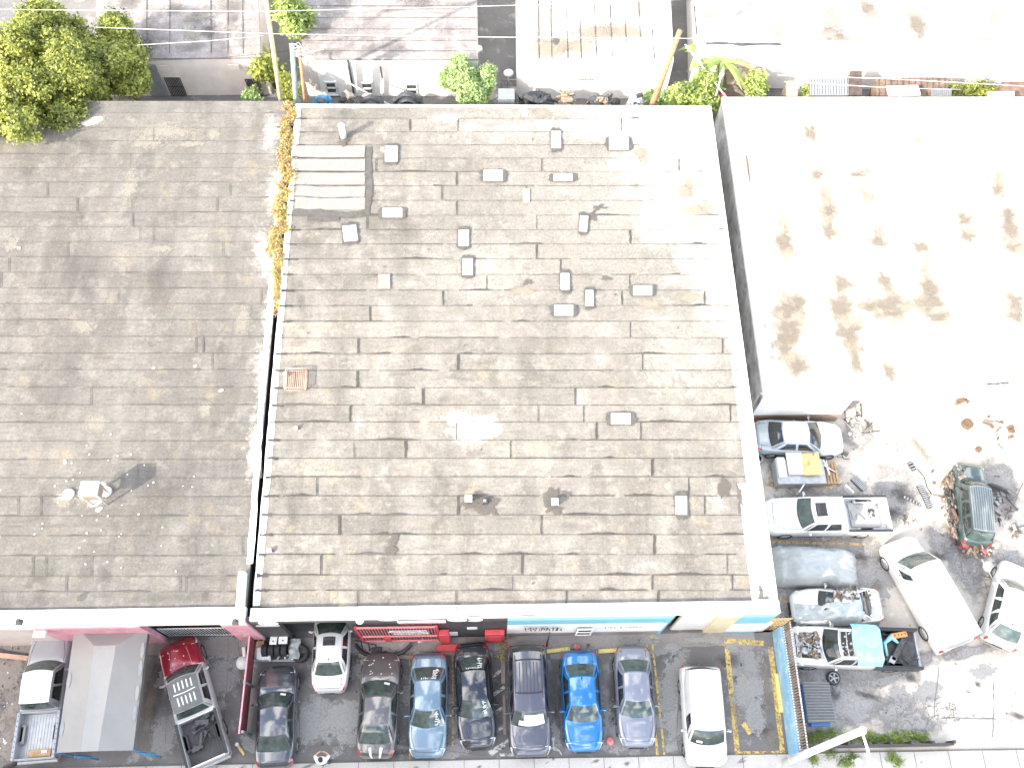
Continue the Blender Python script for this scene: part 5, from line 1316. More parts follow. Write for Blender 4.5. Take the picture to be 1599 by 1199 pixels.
for k in range(14): q.box((e.x+random.uniform(-1.0, 1.0), e.y+random.uniform(.05, .35), .15+random.uniform(0, .2)), (random.uniform(.05, .3), random.uniform(.04, .12), .06), random.random()*3, random.choice((0, 1, 2)))
solid(q, 'scrap_heap', [M['grey_metal'], M['engine'], M['white_metal']], 'thin row of metal scraps between the tyres and the dark grey sedan', 'scrap', (e.x, e.y, 0))

# ---- red fence in front of black wall
yfn = YF-.12; xa, xb = PY(555, 980, yfn).x, PY(682, 980, yfn).x
fr = thing('red_fence', 'tall red barred fence against the black wall left of the white ovals', 'fence', ((xa+xb)/2, yfn, 0)); OF = Vector(fr.location); HF = 3.3
q = MB()
for k in range(28): q.box((lerp(xa, xb, k/27), yfn, HF/2), (.03, .03, HF))
q.build('bars', M['red_pale'], fr, OF)
q = MB()
for z_ in (.10, 1.25, HF): q = MB(); q.box(((xa+xb)/2, yfn-.03, z_), (xb-xa, .08, .09)); q.build('rail', M['red_pale'], fr, OF)
q = MB(); e = PY(602, 987, yfn); q.box((e.x, yfn-.09, .9), (.32, .10, .8)); q.build('lock_box', M['red'], fr, OF)
for x_ in (xa, xb): q = MB(); q.box((x_, yfn-.01, HF/2), (.11, .12, HF+.1)); q.build('post', M['red'], fr, OF)
random.seed(9)
for zl in (2.6, 2.25, 1.9):
    q = MB(); x_ = PY(602, 980, yfn).x+random.uniform(0, .3)
    q.box(((x_+PY(664, 980, yfn).x)/2, yfn-.032, zl), (PY(664, 980, yfn).x-x_, .012, .03))
    while x_ < PY(664, 980, yfn).x: wv = random.uniform(.08, .2); q.box((x_+wv/2, yfn-.05, zl+random.uniform(-.03, .03)), (wv, .02, random.uniform(.08, .18)), 0, 0, 0, 0, random.uniform(-.3, .3)); x_ += wv+.03
    q.build('lettering', M['white_metal'], fr, OF)
q = MB(); e0, e1 = PY(684, 985, YF-.25).x, PY(700, 985, YF-.25).x; q.box(((e0+e1)/2, YF-.2, 1.25), (e1-e0, .3, 2.1), 0, 0, .03); q.box(((e0+e1)/2+.1, YF-.55, .12), (1.1, .35, .22), 0, 0, .02)
solid(q, 'red_cabinet', M['red'], 'red cabinet with a low step, joined to the right end of the red fence', 'cabinet', ((e0+e1)/2, YF-.2, 0))
q = MB(); e0, e1 = PY(757, 985, YF-.25).x, PY(788, 985, YF-.25).x; q.box(((e0+e1)/2, YF-.16, 1.0), (e1-e0, .26, 2.0), 0, 0, .03); q.box(((e0+e1)/2, YF-.31, 1.0), (e1-e0-.25, .05, 1.7), 0, 0, .02)
solid(q, 'red_cabinet', M['red'], 'wide red cabinet against the black wall right of the white ovals', 'cabinet', ((e0+e1)/2, YF-.2, 0))
e = PY(562, 968, YF-.16); q = MB(); q.lathe([(.03, -.2), (.16, -.14), (.18, .0), (.12, .12), (.0001, .15)], (e.x, YF-.16, e.z), 'Z', 16); q.tube([(e.x, YF-.16, e.z+.2), (e.x, YF, e.z+.3)], .03, 6)
solid(q, 'wall_lamp', M['white_metal'], 'white round lamp on an arm above the left end of the red fence', 'lamp', (e.x, YF-.16, e.z))
A, B = PY(859, 984, YF-.05), G(855, 1000); q = MB(); q.tube([(A.x, YF-.12, 1.3), (A.x-.1, YF-.5, .05)], .05, 7); solid(q, 'pipe', M['steel_dark'], 'black pipe leaning on the blue and white wall below the dark lettering', 'pipe', (A.x, YF-.3, 0))

# black bumper covers ahead of the taupe sedan
def bumper(label, c, L, rz, m='black', h=.25, bow=.35, extra=True):
    q = MB()
    q.grid(lambda u, v: Vector(((u-.5)*L, bow*(1-(2*u-1)**2)*.9+(.20*v), .05+h*math.sin(math.pi*v*.75+.3)+.03*math.sin(u*9))), 18, 5, 0)
    q.grid(lambda u, v: Vector(((u-.5)*L, bow*(1-(2*u-1)**2)*.9+(.20*v)-.01, .0+.5*h*math.sin(math.pi*v*.75+.3)+.02*math.sin(u*9))), 18, 5, 0, flip=True)
    if extra:
        for k in range(3): q.tube([((k-1)*L*.25, bow*.6, .1), ((k-1)*L*.25+.2, bow*.2-.2, .06), ((k-1)*L*.25+.45, -.1, .12)], .03, 5)
        q.box((-L*.2, .1, .08), (.5, .3, .06), .3, 0, .02)
    o = q.build('bumper', M[m]); o.location = c; o.rotation_euler = (0, 0, rz)
    return tag(o, label, 'bumper')
e = G(590, 1008); bumper('black plastic bumper cover with torn struts, ahead of the taupe sedan', (e.x-.3, e.y-.05, 0), 1.5, math.pi-.25)
e = G(622, 1010); bumper('grey plastic bumper cover leaning over the taupe sedan nose', (e.x, e.y, .02), 1.3, math.pi+.35, 'steel_dark', .22, .25, False)
def stick(label, a, b, z, w_, m, name='plank', cat='plank', h=.05):
    d = b-a; q = MB(); q.box(((a.x+b.x)/2, (a.y+b.y)/2, z), (d.length, w_, h), math.atan2(d.y, d.x), 0, .006)
    return solid(q, name, M[m], label, cat, ((a.x+b.x)/2, (a.y+b.y)/2, 0))
stick('thin tan stick under the red fence', G(602, 1000), G(622, 998), .03, .07, 'wood')
stick('long weathered plank on the asphalt left of the slate grey car', G(785, 1008), G(786, 1067), .04, .20, 'wood_grey')
stick('second weathered plank, nearer the street, left of the slate grey car', G(787, 1085), G(788, 1147), .04, .14, 'wood_grey')
def stop(label, a, b, m, w_=.2):
    d = b-a; q = MB(); q.box(((a.x+b.x)/2, (a.y+b.y)/2, .07), (d.length, w_, .13), math.atan2(d.y, d.x), 0, .03); solid(q, 'parking_stop', M[m], label, 'parking stop', ((a.x+b.x)/2, (a.y+b.y)/2, 0), 'parking stops of the front row')
stop('faded tan parking stop behind the taupe sedan', G(560, 1023), G(578, 1023), 'wood_grey'); stop('faded tan parking stop between the taupe and pale blue sedans', G(622, 1026), G(646, 1026), 'wood_grey'); stop('faded tan parking stop between the pale blue and black sedans', G(688, 1020), G(712, 1020), 'wood_grey')
stop('yellow parking stop between the slate grey car and the bright blue sedan', G(853, 1017), G(890, 1013), 'yellow_solid'); stop('yellow parking stop between the bright blue and silver sedans', G(934, 1017), G(964, 1015), 'yellow_solid')
A, B = G(1208, 1052), G(1216, 1112); q = MB(); q.prism([(A.x, A.y), (B.x, B.y), (B.x+.18, B.y), (A.x+.18, A.y)], 0, .16)
solid(q, 'parking_stop', M['yellow_solid'], 'long bright yellow parking stop at the foot of the blue wall', 'parking stop', ((A.x+B.x)/2, (A.y+B.y)/2, 0))
# leafy litter near post and red rollers
e = G(785, 1000); leaves('dry_leaves', [(e.x, e.y, .06, .45, .4, .06), (e.x-.05, e.y-.6, .05, .2, .5, .04)], 500, .05, 'vine', None, (e.x, e.y, 0), 5)
tag(bpy.data.objects[-1] if False else [o for o in C.objects if o.name.startswith('dry_leaves')][0], 'dry brown leaf litter by the wide red cabinet', 'leaf litter', None, 'stuff')
def ball(label, px, py, r, m, name='ball', cat='float'):
    e = G(px, py); q = MB(); q.lathe([(.0001, 0), (r*.7, .02), (r, r*.6), (r*.95, r*.95), (r*.6, r*1.35), (.0001, r*1.5)], (e.x, e.y, 0), 'Z', 16); q.lathe([(r*.3, r*1.42), (.001, r*1.6)], (e.x, e.y, 0), 'Z', 10)
    solid(q, name, M[m], label, cat, (e.x, e.y, 0))
ball('dull red cone seen from above between the blue and silver sedans', 952, 1157, .20, 'red_pale', 'traffic_cone', 'cone'); ball('dull red round pot behind the bright blue sedan', 900, 1010, .17, 'red_pale', 'plant_pot', 'pot')
ball('small white bag near the wall, left of the black sedan', 700, 1012, .09, 'white_metal', 'bag', 'bag'); ball('small white cup near the wall, behind the black sedan', 709, 1012, .08, 'white_metal', 'cup', 'cup')
e = G(657, 1000); q = MB(); q.box((e.x, e.y, .05), (.3, .16, .08), .3, 0, .02); solid(q, 'paper', M['white_metal'], 'crumpled white paper below the red fence', 'paper', (e.x, e.y, 0))

# ---- low blue wall with picket fence
A, B = G(1207, 996), G(1231, 1178)
A = Vector((A.x, YF-.0, 0)); 
lw = thing('low_wall', 'low blue painted wall with white picket rail dividing the two lots', 'wall', ((A.x+B.x)/2, (A.y+B.y)/2, 0)); OW = Vector(lw.location)
q = MB(); q.prism([(A.x, A.y), (B.x, B.y), (B.x+.22, B.y), (A.x+.22, A.y)], 0, 1.3); q.build('wall', M['blue_low'], lw, OW)
q = MB()
for k in range(46):
    t_ = (k+.5)/46; q.box((lerp(A.x, B.x, t_)+.14, lerp(A.y, B.y, t_), 1.92), (.05, .05, 1.25))
q.build('pickets', M['tan_wall'], lw, OW)
q = MB()
for z_ in (1.42, 2.5): q = MB(); q.tube([(A.x+.14, A.y, z_), (B.x+.14, B.y, z_)], .035, 6); q.build('rail', M['white_metal'], lw, OW)
q = MB(); q.box((B.x+.14, B.y+.05, 1.3), (.09, .09, 2.6)); q.build('post', M['grey_metal'], lw, OW)

# ---- person with raised hands on the pavement
e = G(510, 1190); hd = thing('person', 'person in a white shirt standing on the sidewalk with both hands raised to the face', 'person', (e.x, e.y, .05), 0)
me = bpy.data.meshes.new('body'); b_ = bmesh.new(); lay = b_.verts.layers.skin.verify()
def sk(p, r, prev=None):
    v = b_.verts.new(p); v[lay].radius = (r, r*.85) if isinstance(r, float) else r
    if prev: b_.edges.new((prev, v))
    return v
pel = sk((0, 0, .95), (.16, .12)); b_.verts.ensure_lookup_table(); pel[lay].use_root = True
ch = sk((0, 0, 1.18), (.15, .11), pel); ct = sk((0, .01, 1.40), (.17, .11), ch); nk = sk((0, .02, 1.52), .06, ct); hdv = sk((0, .05, 1.62), (.075, .085), nk); ht = sk((0, .04, 1.72), (.07, .075), hdv)
for s_ in (-1, 1):
    sh = sk((s_*.19, .0, 1.42), .065, ct); el = sk((s_*.33, .22, 1.24), .048, sh); wr2 = sk((s_*.10, .36, 1.44), .03, el); pm = sk((s_*.05, .38, 1.51), (.035, .02), wr2)
    for f_ in range(4): 
        k1 = sk((s_*(.055-.018*f_)+s_*.01, .36, 1.57-.004*f_), .010, pm); sk((s_*(.045-.016*f_), .335, 1.59), .008, k1)
    th_ = sk((s_*.075, .33, 1.52), .011, pm); sk((s_*.07, .31, 1.55), .009, th_)
    hp = sk((s_*.10, 0, .88), .095, pel); kn = sk((s_*.12, .03, .48), .065, hp); an = sk((s_*.13, 0, .09), .042, kn); sk((s_*.14, .13, .03), .04, an)
b_.to_mesh(me); b_.free(); o = bpy.data.objects.new('body', me); C.objects.link(o); o.parent = hd; me.materials.append(M['skin'])
o.modifiers.new('skin', 'SKIN'); m_ = o.modifiers.new('sub', 'SUBSURF'); m_.levels = 1; m_.render_levels = 1
for p_ in me.polygons: p_.use_smooth = True
q = MB(); q.lathe([(.10, 1.60), (.108, 1.66), (.10, 1.72), (.07, 1.78), (.0001, 1.80)], (0, .03, 0), 'Z', 18)
q.lathe([(.095, 1.52), (.10, 1.60)], (0, .0, 0), 'Z', 18); q.build('hair', M['hair'], hd)
q = MB(); q.lathe([(.17, .90), (.19, 1.0), (.195, 1.2), (.225, 1.34), (.225, 1.42), (.15, 1.50), (.075, 1.53)], (0, 0, 0), 'Z', 22)
q.v = [(v[0]*1.12, v[1]*.80, v[2]) for v in q.v]
for s_ in (-1, 1): q.tube([(s_*.17, 0, 1.42), (s_*.26, .11, 1.33), (s_*.31, .2, 1.26)], [.095, .085, .075], 10)
q.build('shirt', M['shirt'], hd)
q = MB(); q.lathe([(.14, .80), (.185, .86), (.185, .94), (.17, 1.0)], (0, 0, 0), 'Z', 18)
for s_ in (-1, 1): q.tube([(s_*.10, 0, .90), (s_*.12, .03, .48), (s_*.13, 0, .08)], [.125, .09, .07], 10)
q.build('trousers', M['jeans'], hd)
for s_ in (-1, 1):
    q = MB(); q.box((s_*.14, .06, .045), (.10, .27, .08), 0, 0, .03); q.build('shoe', M['sneaker'], hd)

# ================================================================== YARD
random.seed(61)
vehicle('old_car', 'faded pale blue old car with white roof, backed to the warehouse wall', 'car', (1318, 684), (1176, 680), 1.95, 'sedan', 'p_oldblue', .8, roofm='p_white', hoodm='p_white', gm='glass_side')
vehicle('pickup_truck', 'white crew pickup with sunroof and cluttered bed, facing the warehouse', 'pickup truck', (1196, 806), (1386, 804), 1.98, 'pickup', 'p_white', .8, opts=('sunroof',), bedm='galv')
vehicle('cargo_van', 'long white cargo van parked diagonally in the yard', 'van', (1400, 842), (1496, 1010), 2.0, 'van', 'p_white', .9)
vehicle('station_wagon', 'white station wagon parked at the right edge of the yard', 'car', (1588, 882), (1558, 1008), 1.82, 'wagon', 'p_white2', .6, opts=('antenna',))
# shredded dark wing by the old car, loose wheel behind it
e = G(1300, 712); bumper('crushed black front wing beside the old car bonnet', (e.x, e.y, .25), 1.3, -.3, 'steel_dark', .35, .2)
e = P(1183, 715, .3); q = MB(); q.lathe([(.22, 0), (.25, .03), (.27, 0)], (e.x, e.y, .3), 'Z', 20); q.lathe([(.30, -.1), (.33, -.03), (.28, .02), (.22, 0)], (e.x, e.y, .3), 'Z', 20); solid(q, 'wheel_ring', M['galv'], 'pale wheel ring lying by the warehouse wall', 'wheel ring', (e.x, e.y, 0))
def open_wheel(label, px, py, r, rz=0.0, tilt=0.0, z=None):
    e = G(px, py); t = thing('loose_wheel', label, 'wheel', (e.x, e.y, .12 if z is None else z)); t.rotation_euler = (tilt, 0, rz)
    q = MB(); q.lathe([(r-.08, -.1), (r-.02, -.11), (r, -.06), (r, .06), (r-.02, .11), (r-.08, .1), (r-.09, 0), (r-.08, -.1)], (0, 0, 0), 'Z', 26); q.build('tyre', M['tyre'], t)
    q = MB(); q.lathe([(r-.075, .10), (r-.095, .10), (r-.10, .0), (r-.07, .0), (r-.075, .10)], (0, 0, 0), 'Z', 24); q.lathe([(r-.09, .0), (r-.09, .02), (.0001, .02)], (0, 0, 0), 'Z', 18, 1, False)
    for k in range(5):
        a = 2*math.pi*k/5; q.box((math.cos(a)*(r-.1)*.5, math.sin(a)*(r-.1)*.5, .06), (r-.1, .07, .03), a)
    q.lathe([(.07, .04), (.07, .08), (.0001, .09)], (0, 0, 0), 'Z', 12); q.build('rim', [M['rim'], M['black']], t)
    return t
open_wheel('loose five-spoke wheel lying between the wrecked pickup and the blue dumpster', 1300, 1059, .33)
# trailer heap: cabinet, sheet, board, pallet
T0 = G(1253, 740)
q = MB(); c = P(1255, 733, .75)
q.box((c.x-.2, c.y-.1, .45), (2.6, 1.35, .7), 0, 0, .03); q.box((c.x-.2, c.y-.75, .75), (2.5, .12, .12), 0, 0, .02); q.box((c.x-1.2, c.y+.1, .85), (.42, 1.1, .16), 0, 1, .02); q.box((c.x-1.45, c.y+.1, .80), (.06, 1.0, .2), 0, 0)
solid(q, 'steel_cabinet', [M['galv'], M['sheet_white']], 'long grey steel cabinet lying on the asphalt below the old car', 'cabinet', (c.x, c.y, 0))
c = P(1245, 723, .95); q = MB(); q.box((c.x-.1, c.y, .90), (.85, 1.25, .07), 0, 0, .01); solid(q, 'sheet_panel', M['sheet_white'], 'white sheet panel on top of the grey steel cabinet', 'panel', (c.x, c.y, .85))
c = P(1266, 724, 1.0); q = MB()
q.grid(lambda u, v: Vector((c.x-.45+u*.95-(.22*(1-abs(2*v-1)) if u < .2 else 0)*-1, c.y-.62+v*1.25, .97+.10*u*u+.03*math.sin(v*5))), 6, 8, 0); q.grid(lambda u, v: Vector((c.x-.45+u*.95, c.y-.62+v*1.25, .95+.10*u*u+.03*math.sin(v*5))), 6, 8, 0, flip=True)
solid(q, 'board', M['tarp_yellow'], 'curled yellow board on top of the grey steel cabinet', 'board', (c.x, c.y, .95))
c = P(1292, 738, .15); pal = thing('pallet', 'orange-brown wooden pallet against the end of the steel cabinet', 'pallet', (c.x, c.y, 0))
for k in range(7): q = MB(); q.box((-.52+k*.17, 0, .12), (.10, 1.25, .025)); q.build('slat', M['wood'], pal)
for k in range(3): q = MB(); q.box((0, -.55+k*.55, .055), (1.15, .09, .09)); q.build('bearer', M['wood'], pal)
q = MB(); e = P(1290, 728, .4)
for k in range(6): q.tube([e+Vector((random.uniform(-.5, .2), random.uniform(0, .6), random.uniform(-.1, .2))), e+Vector((random.uniform(0, .5), random.uniform(-.6, .1), -.1))], random.uniform(.03, .06), 6, random.choice((0, 1)))
solid(q, 'scrap_heap', [M['steel_dark'], M['white_metal']], 'tangle of dark and white rods on the wooden pallet', 'scrap', (e.x, e.y, .15))
e = P(1268, 751, .35); q = MB(); q.box((e.x, e.y, .35), (.28, .22, .25), 0, 0, .03); q.box((e.x, e.y, .12), (.1, .1, .24)); solid(q, 'bracket', M['white_metal'], 'small white metal box beside the wooden pallet', 'box', (e.x, e.y, 0))
# clutter in the white pickup bed
c = P(1352, 800, .75); q = MB()
for k in range(16): q.box((c.x+random.uniform(-.8, .8), c.y+random.uniform(-.6, .6), .70+random.uniform(0, .2)), (random.uniform(.1, .5), random.uniform(.05, .25), .06), random.random()*3, random.choice((0, 0, 1, 2)), .01)
q.box((c.x-.1, c.y-.1, .68), (1.5, 1.3, .04), 0, 0); 
solid(q, 'scrap_heap', [M['canvas_pale'], M['steel_dark'], M['white_metal']], 'pale sheets and metal scraps filling the white crew pickup bed', 'scrap', (c.x, c.y, .62))
# open door-like panels of the white pickup
for px, py, rz, lab in ((1250, 764, .9, 'white mirror arm panel standing at the white crew pickup front'), (1325, 765, 2.2, 'white bent panel standing by the white crew pickup bed')):
    e = P(px, py, .8); q = MB(); q.box((e.x, e.y, .8), (.55, .07, .5), rz, 0, .02); q.box((e.x, e.y, .3), (.06, .06, .6), rz); solid(q, 'door_panel', M['p_white'], lab, 'panel', (e.x, e.y, 0))

# covered car (draped sheet)
def drape(name, label, fpx, rpx, W, prof, m, seed, group=None, hem=.18, extra_amp=1.0, cut=None):
    f, r_ = P(fpx[0], fpx[1], .6), P(rpx[0], rpx[1], .6); d = f-r_; L = d.length
    t = thing(name, label, 'car', ((f.x+r_.x)/2, (f.y+r_.y)/2, 0), math.atan2(d.y, d.x), group)
    q = MB(); nu, nv = 64, 44
    def h(u, v):
        x = (u-.5)*2; y = (v-.5)*2
        sx = max(0, 1-abs(x)**7); sy = max(0, 1-abs(y)**5)
        z = interp(prof, u)
        side = (1-.38*max(0, abs(y)-.55)/.45) if z > 1.05 else 1
        z = z*(side)*(min(1, sx*1.2))**.5*(min(1, sy*1.25))**.5
        wr = .035*extra_amp*mnoise.noise(Vector((u*9+seed, v*5, 1)))+.02*extra_amp*mnoise.noise(Vector((u*22+seed, v*14, 4)))+.05*extra_amp*abs(mnoise.noise(Vector((u*6+v*7+seed, v*3-u*4, 7))))-.05*extra_amp*abs(mnoise.noise(Vector((u*4-v*8+seed, v*2+u*9, 17))))
        return max(.04, z+wr)
    def fn_(u, v):
        jx = .05*mnoise.noise(Vector((v*7+seed, 0, 0))); jy = .07*mnoise.noise(Vector((u*9+seed, 3, 0)))
        taper = 1-.12*max(0, abs(u-.5)*2-.6)/.4
        return Vector(((u-.5)*(L+2*hem)*(1+jx), (v-.5)*(W+2*hem)*taper*(1+jy), h(u, v)))
    q.grid(fn_, nu, nv, 0)
    if cut: q.f, q.m, q.sm = zip(*[(f_, m_, s_) for f_, m_, s_ in zip(q.f, q.m, q.sm) if not cut((f_[0] // (nv+1))/nu, (f_[0] % (nv+1))/nv)]) ; q.f, q.m, q.sm = list(q.f), list(q.m), list(q.sm)
    q.build('cover', M[m], t)
    return t, L
drape('covered_car', 'car wrapped in a silvery grey fitted cover', (1208, 880), (1338, 888), 1.75, [(0, .5), (.06, .75), (.25, .98), (.40, 1.40), (.55, 1.46), (.70, 1.40), (.86, 1.05), (.97, .85), (1, .5)], 'cover', 2, extra_amp=2.0)
# wreck under plastic
t_, L_, X_, sf, ws_, rw_, rf_, sd_, hw_ = vehicle('wrecked_car', 'burnt white car half wrapped in milky plastic, next to the covered car', 'car', (1236, 948), (1376, 946), 1.8, 'sedan', 'p_white2', .6, opts=('nohood',), gm='glass_side')
q = MB()
q.grid(lambda u, v: (lambda p: Vector((p.x, p.y, p.z)))(Vector((lerp(L_/2-.1, -L_/2+.25, u), lerp(-.15+.4*math.sin(u*5)*.3, hw_+.06, v), 0))+Vector((0, 0, (interp([(0, .75), (.1, .9), (.26, 1.02), (.42, 1.5), (.7, 1.52), (.88, 1.08), (1, .95)], u))*(1-.5*max(0, v-.72)/.28)+.05*mnoise.noise(Vector((u*12, v*6, 1)))-.09*abs(mnoise.noise(Vector((u*9+v*5, v*4-u*3, 5))))+.05*abs(mnoise.noise(Vector((u*16-v*9, v*8, 9))))))), 50, 20, 0)
o = q.build('plastic_wrap', M['plastic_clear'], t_)
q = MB(); random.seed(8)
for k in range(60):
    x_ = random.uniform(-1.6, .6); z_ = 1.5 if -.9 < x_ < .4 else 1.1
    q.box((x_, random.uniform(-hw_+.15, -.15), z_+random.uniform(0, .12)), (random.uniform(.05, .28), random.uniform(.04, .12), random.uniform(.03, .1)), random.random()*3, random.choice((0, 0, 1, 2)), .01)
q.build('exposed_parts', [M['engine'], M['rust'], M['steel_dark']], t_)
# wrecked pickup with open engine bay and blue sheet
t_, L_, X_, sf, ws_, rw_, rf_, sd_, hw_ = vehicle('wrecked_pickup', 'stripped white pickup with open engine bay, pale blue plastic over the cab and dark bed', 'pickup truck', (1233, 1008), (1434, 1014), 1.95, 'pickup', 'p_white2', .8, opts=('nohood', 'notail'), bedm='steel_dark', gm='glass_side')
for o in t_.children:
    if o.name.startswith('bed'): o['label'] = 'dark grey empty bed'; o.data.materials[0] = M['steel_dark']
q = MB(); random.seed(77)
q.grid(lambda u, v: sf(.035+.18*u, lerp(-.62, .62, v))+Vector((0, 0, .012)), 4, 6, 0)
for k in range(75):
    p = sf(random.uniform(.045, .20), random.uniform(-.58, .58)); q.box(p+Vector((0, 0, random.uniform(.02, .12))), (random.uniform(.05, .3), random.uniform(.04, .22), random.uniform(.04, .16)), random.random()*3, random.choice((1, 1, 2, 3)), .015)
for k in range(10):
    p = sf(random.uniform(.05, .19), random.uniform(-.5, .5))+Vector((0, 0, .12)); q.tube([p, p+Vector((random.uniform(-.3, .3), random.uniform(-.3, .3), .08)), p+Vector((random.uniform(-.4, .4), random.uniform(-.4, .4), -.02))], .025, 6, random.choice((1, 3)))
p = sf(.09, .3)+Vector((0, 0, .1)); q.lathe([(.17, 0), (.17, .08), (.0001, .10)], p, 'Z', 16, 3)
q.build('engine', [M['shadow_in'], M['engine'], M['rust'], M['galv']], t_)
q = MB(); q.grid(lambda u, v: rf_(.02+.36*u, lerp(-.82, .86, v), .012), 4, 6, 0)
for k in range(16): q.box(rf_(random.uniform(.05, .35), random.uniform(-.7, .8), .03), (random.uniform(.05, .15), random.uniform(.03, .12), .05), random.random(), random.choice((1, 2)), .01)
for a in (.02, .20, .38): q.tube([rf_(a, c_, .035) for c_ in (-.85, 0, .88)], .03, 6, 2)
q.build('roof_opening', [M['shadow_in'], M['engine'], M['galv']], t_)
q = MB()
q.grid(lambda u, v: Vector((lerp(X_(.45)+.12*math.sin(v*4), X_(.66), u), lerp(-hw_*1.02, hw_*.98, v), (1.90-.30*max(0, u-.6)-.40*max(0, abs(v-.5)*2-.72)/.28)+.05*mnoise.noise(Vector((u*5, v*8, 2)))+.03*mnoise.noise(Vector((u*14, v*14, 3))))), 22, 26, 0)
q.build('plastic_cover', M['plastic_blue'], t_)
c = P(1405, 1012, .8)
q = MB()
q.box((c.x-.1, c.y-.05, .82), (.26, 1.3, .2), -.65, 0, .03); q.box((c.x-.5, c.y-.55, .85), (.3, .35, .14), -.6, 2, .02)
for k in range(20): q.box((c.x+random.uniform(-.8, .8), c.y+random.uniform(-.65, .5), .70+random.uniform(0, .1)), (random.uniform(.1, .5), random.uniform(.03, .1), .05), random.random()*3, random.choice((0, 0, 1)), .01)
solid(q, 'scrap_heap', [M['steel_dark'], M['engine'], M['galv']], 'dark axle and scraps lying in the bed of the stripped pickup', 'scrap', (c.x, c.y, .64))
e = P(1393, 1000, .9); q = MB(); q.tube([(e.x-.35, e.y-.7, .82), (e.x-.4, e.y-.1, .92), (e.x, e.y+.2, .9), (e.x+.3, e.y-.1, .85)], [.05, .1, .16, .06], 7); solid(q, 'tarp_scrap', M['plastic_blue'], 'twisted blue and white tarp in the bed of the stripped pickup', 'tarp', (e.x, e.y, .7))
e = P(1404, 991, .95); q = MB(); q.box((e.x, e.y, .92), (.75, .26, .24), .15, 0, .03)
for k in range(4): q.lathe([(.04, 0), (.0001, .01)], (e.x-.25+k*.17, e.y+(k*.17-.25)*.15, 1.045), 'Z', 8, 1)
solid(q, 'orange_crate', [M['orange'], M['steel_dark']], 'orange box in the bed of the stripped pickup', 'box', (e.x, e.y, .8))
# teal wreck with ribbed roof
t_, L_, X_, sf, ws_, rw_, rf_, sd_, hw_ = vehicle('wrecked_suv', 'stripped dark off-road car with grey ribbed roof and torn rear', 'car', (1512, 722), (1524, 852), 1.55, 'suv', 'p_teal', .8, roofm='p_greysteel', opts=('ribs', 'nohood'))
q = MB(); random.seed(19)
for k in range(70):
    sg = -1 if random.random() < .65 else 1
    q.box((random.uniform(-2.2, 1.6), sg*(-1)*(hw_+random.uniform(-.05, .35))*(-1 if False else 1), random.uniform(.2, .9)), (random.uniform(.1, .6), random.uniform(.05, .2), random.uniform(.05, .2)), random.uniform(-.4, .4), random.choice((0, 1, 2, 2)), .02)
for k in range(30): q.box((random.uniform(-2.75, -2.2), random.uniform(-.7, .7), random.uniform(.3, .9)), (random.uniform(.05, .5), random.uniform(.05, .2), random.uniform(.05, .2)), random.uniform(-.8, .8), random.choice((0, 1, 2, 3)), .02)
for k in range(12):
    a = Vector((random.uniform(-2, 1), hw_+random.uniform(.0, .35), random.uniform(.3, .9))); q.tube([a, a+Vector((random.uniform(-.5, .5), random.uniform(-.1, .3), .1)), a+Vector((random.uniform(-.8, .8), 0, -.2))], .025, 6, random.choice((0, 2)))
q.build('exposed_parts', [M['steel_dark'], M['rust'], M['engine'], M['red']], t_)
e = G(1560, 775); bumper('torn dark wing panel pointing out from the stripped off-road car', (e.x-.2, e.y+.1, .3), 1.4, -.45, 'steel_dark', .3, .15)
e = P(1502, 735, .8); q = MB(); q.box((e.x-.1, e.y-.5, .8), (.30, 1.3, .5), .15, 0, .05); 
for k in range(9): q.box((e.x-.1+random.uniform(-.2, .2), e.y-random.uniform(-.2, 1.4), 1.0+random.uniform(0, .2)), (random.uniform(.1, .4), random.uniform(.1, .3), .12), random.random()*3, random.choice((0, 1)), .02)
solid(q, 'engine_block', [M['engine'], M['steel_dark']], 'greasy engine parts piled on the left flank of the stripped off-road car', 'engine parts', (e.x, e.y, 0))
# loose things on the yard floor
def strip_part(label, a, b, w_, m, ribs=0, name='car_part', cat='car part'):
    d = b-a; L = d.length; q = MB(); ang = math.atan2(d.y, d.x)
    q.box((0, 0, .06), (L, w_, .10), 0, 0, .03)
    for k in range(ribs): q.box((lerp(-L/2, L/2, (k+.5)/ribs), 0, .125), (.05, w_*.85, .03), 0, 1)
    o = q.build(name, [M[m], M['galv']]); o.location = ((a.x+b.x)/2, (a.y+b.y)/2, 0); o.rotation_euler = (0, 0, ang); return tag(o, label, cat)
strip_part('grey ribbed grille panel leaning by the white crew pickup tail', G(1331, 746), G(1350, 764), .45, 'steel_dark', 10)
strip_part('short black cylinder part, uppermost of the loose parts left of the off-road wreck', G(1419, 722), G(1427, 735), .28, 'black', 3)
strip_part('long black perforated strip left of the off-road wreck', G(1434, 758), G(1451, 793), .30, 'black', 12)
strip_part('thin dark channel bar between the white pickup and the black perforated strip', G(1409, 776), G(1437, 790), .16, 'steel_dark', 6)
q = MB(); q.tube([P(1432, 732, .05), P(1443, 745, .05), P(1447, 760, .05), P(1455, 772, .05), P(1450, 778, .05)], .02, 5); solid(q, 'cable', M['wire_dark'], 'thin black cable curling between the two black parts', 'cable', tuple(G(1443, 745)))
def ring(label, px, py, r, m, h=.12):
    e = G(px, py); q = MB(); q.lathe([(r*.55, .0), (r, .0), (r, h), (r*.8, h*1.1), (r*.55, h)], (e.x, e.y, 0), 'Z', 22); q.lathe([(r*.35, 0), (r*.35, h*.9), (.0001, h)], (e.x, e.y, 0), 'Z', 14, 1); solid(q, 'drum_part', [M[m], M['engine']], label, 'wheel hub', (e.x, e.y, 0))
